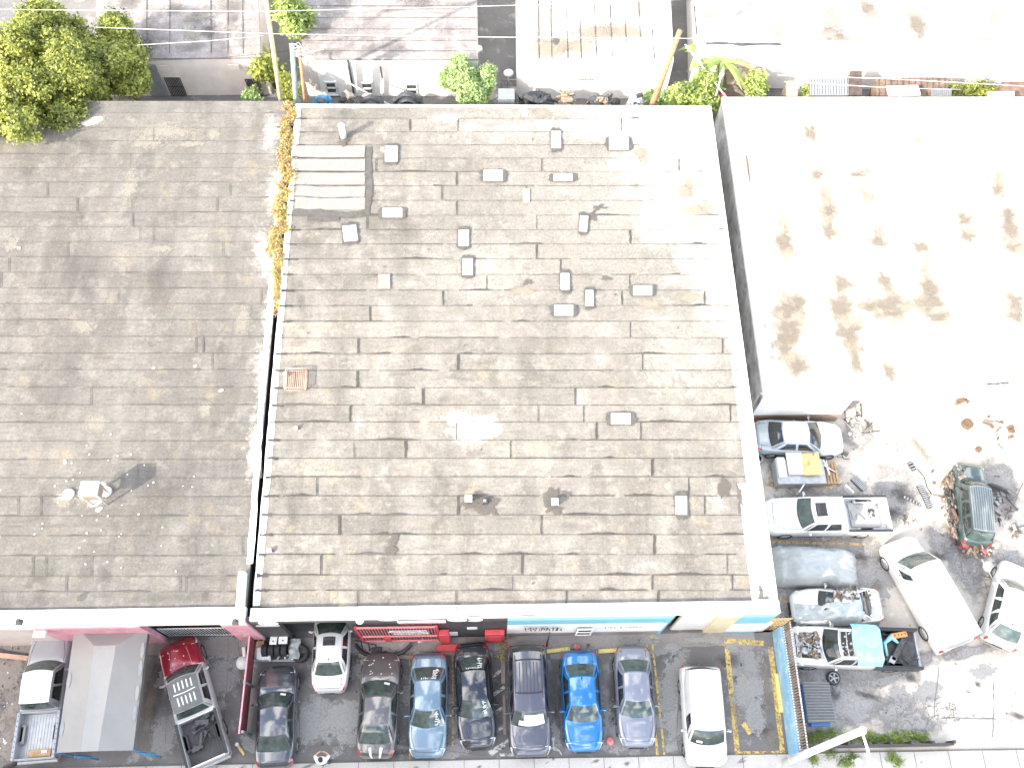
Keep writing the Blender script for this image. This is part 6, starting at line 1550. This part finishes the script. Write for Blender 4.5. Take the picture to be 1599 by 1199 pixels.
ring('rusty round hub lying alone on the bright concrete', 1509, 663, .30, 'rust', .16); ring('pale flat ring on the concrete beside the station wagon', 1543, 885, .30, 'coat_old', .06)
ring('small rusty hub just ahead of the off-road wreck', 1527, 702, .16, 'rust'); ring('rusty ring cluster on the ground at the right edge below the wing panel', 1585, 832, .22, 'engine', .1)
def junk(label, px, py, n, s, mats, seed, z=.06, hh=.3, name='scrap_heap', cat='scrap', yw=None):
    random.seed(seed); e = G(px, py) if yw is None else PY(px, py, yw); q = MB(); zz = 0 if yw is None else e.z
    for k in range(n):
        q.box((e.x+random.gauss(0, s[0]), e.y+random.gauss(0, s[1]), zz+z+random.random()*hh), (random.uniform(.06, .5)*s[2], random.uniform(.05, .25)*s[2], random.uniform(.04, .15)), random.random()*3, random.randrange(len(mats)), .015, random.uniform(-.3, .3))
    for k in range(n//4):
        a = Vector((e.x+random.gauss(0, s[0]), e.y+random.gauss(0, s[1]), zz+z+random.random()*hh)); q.tube([a, a+Vector((random.gauss(0, .3), random.gauss(0, .3), .05)), a+Vector((random.gauss(0, .5), random.gauss(0, .5), 0))], .025, 5, random.randrange(len(mats)))
    return solid(q, name, [M[m] for m in mats], label, cat, (e.x, e.y, 0))
junk('rusty gearbox parts under the arc of pipe at the top of the yard', 1507, 622, 14, (.35, .2, .9), ['engine', 'rust', 'coat_old'], 5)
junk('metal stand with splayed legs at the right edge of the bright concrete', 1560, 670, 10, (.5, .35, .9), ['engine', 'rust'], 6)
junk('low scatter of greasy parts on the left of the off-road wreck', 1480, 790, 22, (.3, 1.0, .7), ['engine', 'steel_dark', 'rust'], 7, .04, .1)
junk('greasy scraps right of the off-road wreck', 1568, 800, 26, (.4, .8, .8), ['engine', 'steel_dark', 'galv'], 8, .04, .1)
junk('white metal lattice scrap on the dark asphalt above the cargo van nose', 1413, 812, 14, (.35, .25, .6), ['coat_old', 'engine'], 9, .03, .05)
junk('pale bundle beside the stripped off-road car tail', 1540, 862, 9, (.15, .15, .7), ['tarp_yellow', 'coat_old'], 10)
junk('twiggy rubble under the old car nose', 1336, 660, 40, (.5, .5, .4), ['wood_grey', 'coat_old', 'steel_dark'], 12, .02, .05)
q = MB(); q.tube([P(1495, 617, .1), P(1505, 611, .25), P(1518, 612, .2), P(1527, 617, .1)], .035, 6); solid(q, 'pipe', M['engine'], 'curved dark pipe above the rusty gearbox parts', 'pipe', tuple(G(1510, 615)))
for (a, b), lab in ((((1403, 630), (1420, 612)), 'thin pole on the ground in the upper yard, left of the bent one'), (((1416, 640), (1433, 624)), 'bent thin pole on the ground in the upper yard')):
    A, B = P(*a, .05), P(*b, .05); q = MB(); q.tube([A, B]+([P(1470, 622, .05)] if 'bent' in lab else []), .025, 6); solid(q, 'pole_piece', M['grey_metal'], lab, 'pole', tuple(A))
e = G(1366, 1010)
# ---- dumpster
tp = [P(1252.6, 1064, 1.35), P(1294, 1065, 1.35), P(1305, 1127, 1.25), P(1262, 1128, 1.25)]
dp = thing('dumpster', 'blue dumpster with ribbed grey lid beside the picket wall', 'dumpster', ((tp[0].x+tp[2].x)/2, (tp[0].y+tp[2].y)/2, 0)); OD = Vector(dp.location)
ins = [t_.lerp((tp[0]+tp[2])/2, .04) for t_ in tp]
q = MB(); bot = [Vector((lerp(p.x, OD.x, .10), lerp(p.y, OD.y, .10), .12)) for p in ins]; tpp = [Vector((p.x, p.y, p.z-.08)) for p in ins]
q.add(bot+tpp, [(0, 3, 2, 1), (0, 1, 5, 4), (1, 2, 6, 5), (2, 3, 7, 6), (3, 0, 4, 7), (4, 5, 6, 7)])
for k in (0.25, .5, .75):
    for i, j in ((0, 3), (1, 2)): a, b = bot[i].lerp(bot[j], k), tpp[i].lerp(tpp[j], k); q.box((a+b)/2, (.08, .08, (b-a).length), 0)
q.box((lerp(bot[2].x, bot[3].x, .4), bot[2].y-.12, .55), (.9, .22, .5), 0, 0, .02)
q.build('container', M['blue_bin'], dp, OD)
q = MB(); nr = 14
lidf = lambda u, v: tp[0].lerp(tp[1], v).lerp(tp[3].lerp(tp[2], v), u)+Vector((0, 0, .035+.05*math.sin(u*nr*2*math.pi)+.03*math.sin(math.pi*v)))
q.grid(lidf, nr*6, 8, 0, smooth=True, flip=True); q.grid(lambda u, v: lidf(u, v)-Vector((0, 0, .03)), nr*6, 2, 0, smooth=True)
q.build('lid', M['skip_lid'], dp, OD)
for p in bot:
    q = MB(); q.lathe([(.07, -.03), (.07, .03)], (p.x, p.y, .07), 'Y', 12); q.build('caster', M['black'], dp, OD)

# ---- hedge strip, low black fence, lamp post
A, B = G(1252, 1164), G(1480, 1166)
q = MB(); q.box(((A.x+B.x)/2, (A.y+B.y)/2, .35), ((B.x-A.x), .10, .7)); 
for k in range(8): q.box((lerp(A.x, B.x, k/7), A.y, .40), (.12, .14, .8), 0, 0)
solid(q, 'low_fence', M['charcoal'], 'low black fence between the grass strip and the sidewalk', 'fence', ((A.x+B.x)/2, A.y, 0))
bl = [(lerp(A.x+.3, G(1440, 1155).x, k/9), A.y+.32+random.uniform(-.1, .1), .06, .38, .30, .16) for k in range(10)]
o = leaves('grass_strip', bl, 7000, .06, 'grass', None, (A.x+3, A.y, 0), 9, .1, .22); tag(o, 'strip of grass and weeds along the low black fence', 'grass', None, 'stuff')
bl = [(G(px, py).x, G(px, py).y, .06, rx, .22, .07) for px, py, rx in ((1270, 1185, .3), (1300, 1178, .4), (1320, 1190, .35), (1330, 1182, .3), (1390, 1180, .3), (1400, 1190, .25))]
o = leaves('weeds', bl, 2600, .06, 'grass', None, (A.x+2, A.y-.6, 0), 19, .1, .25); tag(o, 'weeds and fallen leaves on the sidewalk below the lamp post', 'weeds', None, 'stuff')
e = G(1338, 1189); q = MB(); q.lathe([(.02, 0), (.17, .05), (.20, .16), (.12, .27), (.0001, .30)], (e.x, e.y, .05), 'Z', 14); q.lathe([(.02, 0), (.09, .03), (.07, .12), (.0001, .14)], (e.x-.25, e.y+.05, .05), 'Z', 10)
solid(q, 'bag', M['white_metal'], 'white plastic bag on the sidewalk under the lamp arm', 'bag', (e.x, e.y, .05))
B0 = G(1226, 1190); T0 = P(1347, 1140, 9.0)
lp = thing('lamp_post', 'tall white concrete lamp post leaning over the corner with a thin arm', 'lamp post', tuple(B0)); OLp = Vector(B0)
q = MB(); q.tube([B0, B0.lerp(T0, .5), T0], [.17, .155, .14], 12); q.lathe([(.14, -.02), (.15, .05), (.0001, .12)], T0, 'Z', 12); q.build('pole', M['white_wall'], lp, OLp)
q = MB()
for k in range(2): e = B0.lerp(T0, .10+k*.22); q.tube([e, e+Vector((.02, .01, .12))], .18, 12)
q.build('band', M['beige_wall'], lp, OLp)
q = MB(); T1 = P(1361, 1203, 9.4); q.tube([T0+Vector((0, 0, -.1)), T0.lerp(T1, .5)+Vector((0, 0, .1)), T1, P(1366, 1222, 9.4)], .055, 8); q.build('arm', M['white_metal'], lp, OLp)
q = MB(); T2 = P(1368, 1230, 9.4); q.box(T2, (.28, .7, .14), .1, 0, .05); q.build('lamp_head', M['grey_metal'], lp, OLp)
e = G(1212, 1191); q = MB(); q.lathe([(.28, .052), (.28, .062), (.0001, .062)], (e.x, e.y, 0), 'Z', 20, 0, False); solid(q, 'manhole_cover', M['concrete'], 'round cover in the sidewalk at the foot of the lamp post', 'cover', (e.x, e.y, .05))

# ================================================================== ROOF FITTINGS
def on_roof(px, py): return RP.at(px, py)
e = on_roof(537, 216); vp = thing('vent_pipe', 'tall white vent pipe with dark cap near the top left of the middle roof', 'vent', tuple(e))
q = MB(); q.tube([(0, 0, 0), (0, 0, 1.0)], .17, 16); q.lathe([(.17, .98), (.20, 1.02), (.17, 1.08), (.0001, 1.10)], (0, 0, 0), 'Z', 16); q.build('pipe', M['white_metal'], vp)
q = MB(); q.lathe([(.30, .0), (.27, .06), (.16, .10)], (0, 0, 0), 'Z', 16); q.build('flashing', M['tar'], vp)
for px, py, sz, lab in ((732, 782, .34, 'white square vent hood, left one of the pair in a tar blot'), (866, 787, .34, 'white square vent hood alone in a dark tar blot')):
    e = on_roof(px, py); t_ = thing('vent_hood', lab, 'vent', tuple(e)); q = MB(); q.box((0, 0, .34), (sz, sz, .10), 0, 0, .02); q.build('cap', M['sheet_white'], t_); q = MB(); q.box((0, 0, .15), (sz*.7, sz*.7, .30), 0, 0, .02); q.build('neck', M['tar'], t_)
e = on_roof(757, 784); t_ = thing('vent_hood', 'small dark square vent, right one of the pair in a tar blot', 'vent', tuple(e)); q = MB(); q.box((0, 0, .12), (.26, .26, .22), .1, 0, .02); q.build('neck', M['tar'], t_); q = MB(); q.box((0, 0, .24), (.14, .14, .02)); q.build('cap', M['grey_metal'], t_)
# orange cage
a4 = [on_roof(446, 610), on_roof(478, 610), on_roof(480, 580), on_roof(448, 580)]; e = sum(a4, Vector())/4
cg = thing('roof_cage', 'orange steel guard cage near the left edge of the middle roof', 'cage', tuple(e)); lc_ = [p-e for p in a4]
q = MB(); up = Vector((0, 0, .32))
for i in range(4):
    p, p2 = lc_[i], lc_[(i+1) % 4]; q.tube([p, p+up], .025, 6); q.tube([p+up, p2+up], .025, 6); q.tube([p+Vector((0, 0, .05)), p2+Vector((0, 0, .05))], .02, 6)
q.build('frame', M['salmon'], cg)
q = MB()
for k in range(1, 11):
    t_ = k/11; q.tube([lc_[0].lerp(lc_[1], t_)+up, lc_[3].lerp(lc_[2], t_)+up], .010, 4); 
    q.tube([lc_[0].lerp(lc_[1], t_), lc_[0].lerp(lc_[1], t_)+up], .010, 4); q.tube([lc_[1].lerp(lc_[2], t_), lc_[1].lerp(lc_[2], t_)+up], .010, 4)
q.build('bars', M['salmon'], cg)
for px, py, s_, lab in ((446, 585, .18, 'small white box beside the orange roof cage'), (463, 669, .14, 'tiny white vent stub on the left of the middle roof'), (422, 860, .16, 'tiny white clamp near the lower left of the middle roof')):
    e = on_roof(px, py); q = MB(); q.box((e.x, e.y, e.z+.10), (s_, s_*.8, .2), .1, 0, .02); q.box((e.x+s_*.8, e.y-.02, e.z+.05), (s_*.6, s_*.5, .1), .1, 1, .01); solid(q, 'roof_box', [M['white_metal'], M['steel_dark']], lab, 'roof fitting', tuple(e))
# air unit on the left roof
e = on_roof(158, 779); ac = thing('rooftop_unit', 'white box unit on a stand in the middle of the left roof', 'roof unit', tuple(e))
q = MB(); q.box((-.0, 0, 1.15), (.82, .70, .62), 0, 0, .02); q.build('housing', M['sheet_white'], ac)
for dx, dy, w1, w2 in ((.415, 0, .02, .56), (0, -.355, .66, .02)): q = MB(); q.box((dx, dy, 1.13), (w1, w2, .46)); q.build('grille', M['tan_wall'], ac)
for sx in (-1, 1):
    for sy in (-1, 1): q = MB(); q.box((sx*.33, sy*.28, .43), (.06, .06, .86)); q.build('leg', M['galv'], ac)
for px, py, lab in ((108, 772, 'white drain basin left of the rooftop unit'), (166, 768, 'dark-mouthed white curb right of the rooftop unit')):
    e = on_roof(px, py); q = MB(); q.lathe([(.28, 0), (.26, .12), (.16, .14), (.14, .05), (.0001, .05)], tuple(e), 'Z', 14); solid(q, 'roof_drain', M['coat_old'], lab, 'roof drain', tuple(e))

# ================================================================== VINE, TREES, ALLEY
bl = []
random.seed(71)
for k in range(70):
    y_ = lerp(162, 480, k/69); xl, xr = interp([(160, 443), (250, 436), (330, 430), (385, 420), (430, 426), (480, 431)], y_), interp([(160, 462), (230, 459), (340, 455), (385, 447), (430, 440), (480, 434)], y_)
    p = RP.at(random.uniform(xl+3, xr-3), y_); bl.append((p.x, p.y, p.z+.12, (xr-xl)/28*.34+.04, .5, .12))
o = leaves('vine', bl, 19000, .05, 'vine', None, tuple(RP.at(445, 320)), 23, .15, .5, .1); tag(o, 'reddish and yellow creeper growing along the gap between the two big roofs', 'vine')

c1 = P(32, 118, 6.3)
tree('large yellow-green tree overhanging the corner of the left roof', (c1.x-1, c1.y+1.0, 0), c1, (3.9, 4.5, 2.0), 150000, .092, 'leaf_a', 3, 46, (.7, 1.25), .3)
c2 = P(166, 98, 4.8)
tree('smaller yellow-green tree between the large tree and the barred-window house', (c2.x+.3, c2.y+1.0, 0), c2, (2.1, 2.5, 1.6), 75000, .09, 'leaf_a', 8, 26, (.5, .95), .2)
c3 = P(733, 128, 2.7)
tree('round bright green bush tree standing before the white house corner', (c3.x, c3.y, 0), c3, (1.75, 1.2, 1.1), 30000, .08, 'leaf_b', 12, 20, (.35, .65), .12)
c4 = P(458, 15, 4.2)
tree('bright green tree in the narrow passage between the two houses', (c4.x, c4.y, 0), c4, (.6, 1.6, 1.2), 7000, .13, 'leaf_c', 14, 10, (.4, .7), .12)
c5 = P(418, 108, 3.4)
tree('sparse yellow-green tree beside the leaning utility pole', (c5.x+.3, c5.y, 0), c5, (.9, .45, .35), 2600, .14, 'leaf_a', 16, 10, (.3, .5), .1, shell=.3)
c6 = P(452, 140, 2.4)
tree('thin climbing greenery wrapped about the green pole', (c6.x, c6.y, 0), c6, (.35, .4, 1.2), 2200, .11, 'leaf_a', 17, 8, (.2, .35), .06)
c7 = P(1085, 145, 2.0)
tree('spreading bright yellow-green shrub at the back corner of the middle roof', (c7.x, c7.y, 0), c7, (1.9, .8, .8), 20000, .10, 'leaf_c', 18, 18, (.35, .6), .1)
c8 = P(1035, 158, 1.6); tree('dark green low shrub at the foot of the brown utility pole', (c8.x+.3, c8.y, 0), c8, (1.1, .4, .5), 5000, .10, 'leaf_b', 20, 8, (.3, .5), .07)
c9 = P(1178, 128, 2.2); tree('small yellow-green bush by the brown shed', (c9.x, c9.y, 0), c9, (.5, .6, .6), 3000, .11, 'leaf_c', 22, 6, (.3, .4), .06)
c10 = P(392, 152, 1.4); tree('small dark green shrub below the right barred window', (c10.x, c10.y, 0), c10, (.4, .2, .3), 1600, .09, 'leaf_b', 24, 5, (.2, .3), .04)
# banana-like fronds
def fronds(label, c, n, L, seed, m='leaf_palm'):
    rg = random.Random(seed); t = thing('broadleaf_plant', label, 'plant', (c.x, c.y, 0)); 
    q = MB(); q.tube([(0, 0, 0), (.05, 0, c.z*.6), (0, 0, c.z)], [.12, .1, .06], 8); q.build('stem', M['bark'], t)
    for i in range(n):
        a = 2*math.pi*i/n+rg.uniform(-.3, .3); l = L*rg.uniform(.7, 1.1); q = MB(); dr = rg.uniform(.3, .9)
        def fp(u, v, a=a, l=l, dr=dr):
            r_ = u*l; w_ = .26*math.sin(math.pi*min(1, u*.95+.05))**.6*(v-.5)*2*.7
            z = c.z+.45*math.sin(u*2.2)*l*.4-dr*u*u*l*.6-abs(v-.5)*.12
            return Vector((math.cos(a)*r_-math.sin(a)*w_, math.sin(a)*r_+math.cos(a)*w_, z))
        tv = rg.random(); q.grid(fp, 9, 4, 0, val=lambda u, v: tv); q.build('leaf', M[m], t)
fronds('banana plant with arching broad leaves behind the warehouse corner', P(1128, 95, 2.6), 13, 2.4, 1)
fronds('second banana plant, nearer the leaning white boards', P(1100, 75, 2.6), 9, 1.8, 2)
fronds('young broad-leaved plant on the far passage below the house roof', P(395, 70, 2.4), 9, 1.1, 4)
# shed and boards
c = P(1163, 118, 1.6); q = MB(); q.box((c.x, c.y, .9), (2.4, 1.8, 1.8)); q.box((c.x, c.y, 1.84), (2.7, 2.1, .08)); solid(q, 'shed', M['wood_grey'], 'brown weathered shed among the banana plants', 'shed', (c.x, c.y, 0))
for (a, b), lab in ((((1098, 72), (1088, 108)), 'long white board leaning among the banana leaves'), (((1110, 115), (1098, 132)), 'short white board, lower one among the shrubs'), (((1128, 115), (1120, 130)), 'short white board nearest the roof corner')):
    A, B = P(*a, 3.0), P(*b, 2.2); q = MB(); d = B-A; q.tube([A, B], .16, 4); solid(q, 'board', M['sheet_white'], lab, 'board', tuple(B))
for (a, b), lab in ((((1070, 70), (1140, 160)), 'thin white strut running down to the roof gap'), (((1130, 105), (1118, 150)), 'thin white strut crossing the shrubs')):
    A, B = P(*a, 3.2), P(*b, 2.6); q = MB(); q.tube([A, B], .05, 5); solid(q, 'strut', M['white_metal'], lab, 'strut', tuple(B))
c = P(1128, 150, 1.6); q = MB(); q.box((c.x, c.y, 1.5), (.5, .35, .5), .3, 0, .06); solid(q, 'red_box', M['red'], 'small red box at the top of the gap between the buildings', 'box', (c.x, c.y, 1.2))

# utility poles
def upole(label, a, za, b, zb, r0, r1, m, arms=()):
    A, B = PY(*a, za), PY(*b, zb); A = B.lerp(A, B.z/(B.z-A.z)); t = thing('utility_pole', label, 'utility pole', tuple(A)); 
    q = MB(); q.tube([(0, 0, 0), (B-A)*.5, B-A], [r0, (r0+r1)/2, r1], 10); q.build('pole', M[m], t)
    return t, A, B
upole('yellowish leaning utility pole at the corner of the barred-window house', (438, 155), 40.4, (411, -30), 40.6, .15, .12, 'wood_yellow')
tp_, A, B = upole('short green-sleeved utility pole with a nest of white wires', (462, 155), 40.4, (456, 70), 40.4, .17, .14, 'green_sleeve')
q = MB(); random.seed(14)
for k in range(16):
    a = Vector((B-A))+Vector((random.uniform(-.2, .4), random.uniform(-.3, .3), random.uniform(-.9, 0))); q.tube([a, a+Vector((random.uniform(.1, .7), random.uniform(-.4, .4), random.uniform(-.4, .4))), a+Vector((random.uniform(.5, 1.4), random.uniform(-.4, .2), random.uniform(-.7, .2)))], .025, 5)
q.build('wire_bundle', M['wire'], tp_)
q = MB(); q.box((B-A)*.75+Vector((.35, 0, 0)), (.25, .25, .5), 0, 0, .04); q.build('junction_box', M['steel_dark'], tp_)
upole('slim weathered pole just right of the green-sleeved pole', (476, 155), 40.3, (467, 74), 40.3, .11, .10, 'wood_brown')
upole('brown leaning utility pole at the back edge of the middle roof', (1018, 166), 40.0, (1062, 48), 40.3, .22, .15, 'wood_brown')
def wire(label, pts, r=.02, m='wire', sagm=.0):
    q = MB(); q.tube([P(px, py, z) for px, py, z in pts], r, 5); return solid(q, 'overhead_wire', M[m], label, 'wire', tuple(P(*pts[0])), 'overhead wires along the back alley')
wire('uppermost white overhead wire along the top of the scene', [(-40, 15, 9), (400, 18.5, 9), (780, 9.5, 9), (1300, -8, 9)], .014)
wire('second white overhead wire, crossing the large tree and the roofs', [(150, 43, 9), (420, 53, 9), (700, 58, 9), (1050, 60, 9), (1130, 62, 9)], .014)
wire('thin wire from the yellowish pole toward the small tree', [(212, 71, 6), (330, 64, 6.2), (412, 56, 6.5)], .015)
wire('slack wire to the green-sleeved pole over the house wall', [(230, 95, 4), (330, 92, 4), (455, 80, 4.6)], .012, 'wire_dark')
wire('upper wire of the right alley, ending behind the white roof', [(1215, 118, 6), (1380, 123, 6), (1620, 136, 6)], .02)
wire('lower wire of the right alley', [(1225, 128, 5.5), (1400, 138, 5.5), (1500, 140, 5.5)], .015)
wire('bundle of cables sagging from the pole to the alley floor', [(466, 82, 4.4), (500, 100, 3.6), (545, 130, 2.6), (590, 155, 1.9), (612, 166, 1.6)], .06)
wire('loose cable hanging at the leaning brown pole', [(1033, 10, 7), (1028, 60, 6), (1035, 95, 5), (1060, 110, 4.5)], .015, 'wire_dark')

# alley clutter seen above the back roof edge (base on the alley floor)
YA = 40.9
def heap(label, x0, x1, top, mats, seed, n=40, yw=YA, name='scrap_heap', cat='scrap'):
    random.seed(seed); A, B = PY(x0, top, yw), PY(x1, top, yw); q = MB(); xm, hw_ = (A.x+B.x)/2, (B.x-A.x)/2
    zt = A.z
    q.grid(lambda u, v: Vector((xm+(u-.5)*2*hw_, yw+(v-.5)*1.4, max(.05, (zt-.15)*(1-abs(2*u-1)**4)*(1-abs(2*v-1)**3)+.1*mnoise.noise(Vector((u*5, v*4, seed)))))), 14, 8, 0, smooth=False)
    for k in range(n):
        u = random.uniform(-.92, .92); zz = (zt-.12)*(1-abs(u)**4)*random.uniform(.75, 1.04)
        q.box((xm+u*hw_, yw+random.uniform(-.6, .1), zz), (random.uniform(.15, .7), random.uniform(.08, .4), random.uniform(.05, .25)), random.random()*3, random.randrange(len(mats)), .03, random.uniform(-.6, .6), random.uniform(-.6, .6))
    for k in range(n//5):
        u = random.uniform(-.8, .8); a = Vector((xm+u*hw_, yw-.4, zt*.85)); q.tube([a, a+Vector((random.uniform(-.3, .3), .1, random.uniform(.1, .4))), a+Vector((random.uniform(-.5, .5), 0, -.1))], random.uniform(.02, .05), 6, random.randrange(len(mats)))
    return solid(q, name, [M[m] for m in mats], label, cat, (xm, yw, 0))
heap('dark blue tarp and parts leaning at the first small window', 482, 518, 147, ['blue_metal', 'steel_dark'], 1, 10)
heap('brown tangle of scrap between the first two small windows', 526, 556, 146, ['wood_grey', 'steel_dark', 'engine'], 2, 40)
def arch(label, x0, x1, top, m, yw=YA, n=2):
    A, B = PY(x0, top, yw), PY(x1, top, yw); t = thing('car_bumper_stack', label, 'car bumpers', ((A.x+B.x)/2, yw, 0)); hw_ = (B.x-A.x)/2
    for k in range(n):
        q = MB(); q.grid(lambda u, v, k=k: Vector(((u-.5)*2*hw_*(1-.08*k), -.35*k-.25+.35*v, A.z*(.55+.45*math.sin(math.pi*u)**.6)-.18*k-.15*abs(v-.4))), 20, 5, 0); q.grid(lambda u, v, k=k: Vector(((u-.5)*2*hw_*(1-.08*k), -.35*k-.28+.35*v, A.z*(.45+.45*math.sin(math.pi*u)**.6)-.18*k-.2)), 20, 2, 0, flip=True)
        q.build('bumper', M[m], t)
    q = MB(); q.box((0, .1, A.z*.4), (hw_*1.7, .5, A.z*.8), 0, 0, .1); q.build('base_bundle', M['charcoal'], t)
arch('dark bumper shells stacked under the second small window', 556, 600, 148, 'charcoal'); arch('grey bumper shells stacked under the third small window', 608, 662, 143, 'steel_dark', n=3)
heap('black and navy engine shrouds heaped by the cream-roofed building', 806, 870, 142, ['black', 'black', 'charcoal', 'steel_dark'], 4, 70)
heap('bundle of brown fence pickets beside the engine shrouds', 872, 900, 142, ['wood_grey', 'engine', 'wood_brown'], 5, 30)
heap('low pile of dark parts with orange scraps, centre of the alley', 905, 972, 149, ['steel_dark', 'charcoal', 'orange', 'engine'], 6, 60)
heap('white tubular frames heaped beside the brown utility pole', 978, 1012, 147, ['white_metal', 'galv', 'steel_dark'], 7, 24)
e = PY(960, 155, YA-.3); tyre('black tyre standing on the low pile in the alley centre', (e.x, YA-.55, e.z), .30, .2, 'Y')
A = PY(806, 163, YA); q = MB(); q.box((A.x-.0, YA-.5, A.z*.5), (.4, .4, A.z+.1), 0, 0, .05); solid(q, 'red_can', M['red'], 'red can at the left foot of the engine shrouds', 'can', (A.x, YA-.5, 0))
A, B = PY(778, 147, YA+.2), PY(803, 165, YA+.2); q = MB(); q.box(((A.x+B.x)/2, YA+.2, A.z/2), (B.x-A.x, .9, A.z)); 
for k in range(5): q.box((lerp(A.x, B.x, (k+.5)/5), YA-.26, A.z/2), (.06, .03, A.z)); 
solid(q, 'grey_locker', M['grey_metal'], 'grey panelled locker between the bush tree and the engine shrouds', 'locker', ((A.x+B.x)/2, YA, 0))
e = P(794, 114, 1.2); q = MB(); q.lathe([(.04, -.3), (.30, -.1), (.34, 0), (.2, .08), (.0001, .05)], tuple(e), 'Z', 18); q.tube([(e.x, e.y, 0), tuple(e)], .05, 6); solid(q, 'satellite_dish', M['white_metal'], 'small white dish in the dark passage beside the cream roof', 'dish', (e.x, e.y, 0))
e = P(748, 75, 3.3); q = MB(); q.lathe([(.22, 0), (.22, .4), (.1, .5), (.0001, .52)], (e.x, e.y, 2.9), 'Z', 14); q.box((e.x-.1, e.y, 2.9), (.4, .4, .2)); solid(q, 'roof_vent', M['galv'], 'grey round vent at the right corner of the white house roof', 'vent', tuple(e))
# passage fence boards
for py, lab in ((84, 'far cross bar'), (125, 'near cross bar'), (137, 'middle cross bar')):
    pass
# right alley shacks
YB = 42.2
def lean(label, x0, x1, y_top, y_bot, m, seed, slats=0, z0=2.6, z1=2.2, name='shack', cat='shack'):
    A, B = P(x0, y_top, z0), P(x1, y_top, z0); C_, D = P(x1, y_bot, z1), P(x0, y_bot, z1)
    t = thing(name, label, cat, ((A.x+B.x)/2, (A.y+C_.y)/2, 0)); o0 = Vector(t.location)
    q = MB(); up = Vector((0, 0, .06)); q.add([D, C_, B, A, D-up, C_-up, B-up, A-up], [(0, 1, 2, 3), (7, 6, 5, 4), (0, 4, 5, 1), (1, 5, 6, 2), (2, 6, 7, 3), (3, 7, 4, 0)], 0)
    for k in range(slats): a, b = D.lerp(C_, (k+.5)/slats), A.lerp(B, (k+.5)/slats); q.tube([a+up*.5, b+up*.5], .016, 4, 1)
    q.build('roof', [M[m], M['steel_dark']], t, o0)
    q = MB(); 
    for p, n_ in ((D, C_), (C_, B), (B, A), (A, D)): q.add([(p.x, p.y, 0), (n_.x, n_.y, 0), n_-up*1.2, p-up*1.2], [(0, 1, 2, 3)])
    q.build('wall', M['shack_brown'], t, o0)
lean('cream lean-to with yellow board at the left of the right alley', 1228, 1245, 127, 150, 'tarp_yellow', 1)
lean('grey corrugated shelter roof in the right alley', 1265, 1325, 124, 149, 'galv', 2, 14)
lean('narrow dark brown shack roof standing taller in the right alley', 1328, 1346, 111, 149, 'shack_dark', 3, 0, 2.9, 2.3)
lean('rusty brown patched roof in the middle of the right alley', 1368, 1480, 122, 150, 'shack_brown', 4, 12)
lean('brown roof at the far right end of the alley', 1565, 1620, 128, 153, 'shack_brown', 5)
lean('small white shelter roof near the far right end of the alley', 1543, 1584, 143, 156, 'sheet_white', 6, 0, 2.9, 2.9)
A, B = P(1386, 141, 2.9), P(1436, 141, 2.9); q = MB(); q.box(((A.x+B.x)/2, A.y, 2.85), (B.x-A.x, .8, .08), .03); q.box(((A.x+B.x)/2, A.y, 1.4), (.1, .1, 2.8)); solid(q, 'white_sheets', M['sheet_white'], 'loose white sheets on the rusty brown patched roof', 'sheets', ((A.x+B.x)/2, A.y, 0))
heap('white metal posts beside the purple louvred panel', 1442, 1452, 134, ['white_metal', 'galv'], 8, 8, 42.5)
lean('purple-grey louvred panel roof in the right alley', 1455, 1486, 139, 150, 'grey_metal', 9, 10, 2.9, 2.7)
c = P(1515, 146, 1.6); tree('olive weeds and creeper behind the white roof', (c.x, c.y, 0), c, (1.3, .5, .4), 3500, .11, 'leaf_a', 26, 8, (.3, .45), .05, name='shrub')
c = P(1259, 146, 1.7); tree('tiny yellow-green shrub at the grey corrugated shelter', (c.x, c.y, 0), c, (.3, .3, .3), 900, .1, 'leaf_c', 27, 4, (.2, .3), .04, name='shrub')
# dark passage floor between the white house and the cream-roofed building: cross bars
for py, lab in ((125, 'upper pale bar across the dark passage'), (137, 'lower pale bar across the dark passage')):
    A, B = P(784, py, 1.8), P(806, py, 1.8); q = MB(); q.tube([A, B], .04, 6); q.tube([A, (A.x, A.y, 0)], .04, 6); q.tube([B, (B.x, B.y, 0)], .04, 6); solid(q, 'cross_bar', M['wood_grey'], lab, 'bar', (A.x, A.y, 0))
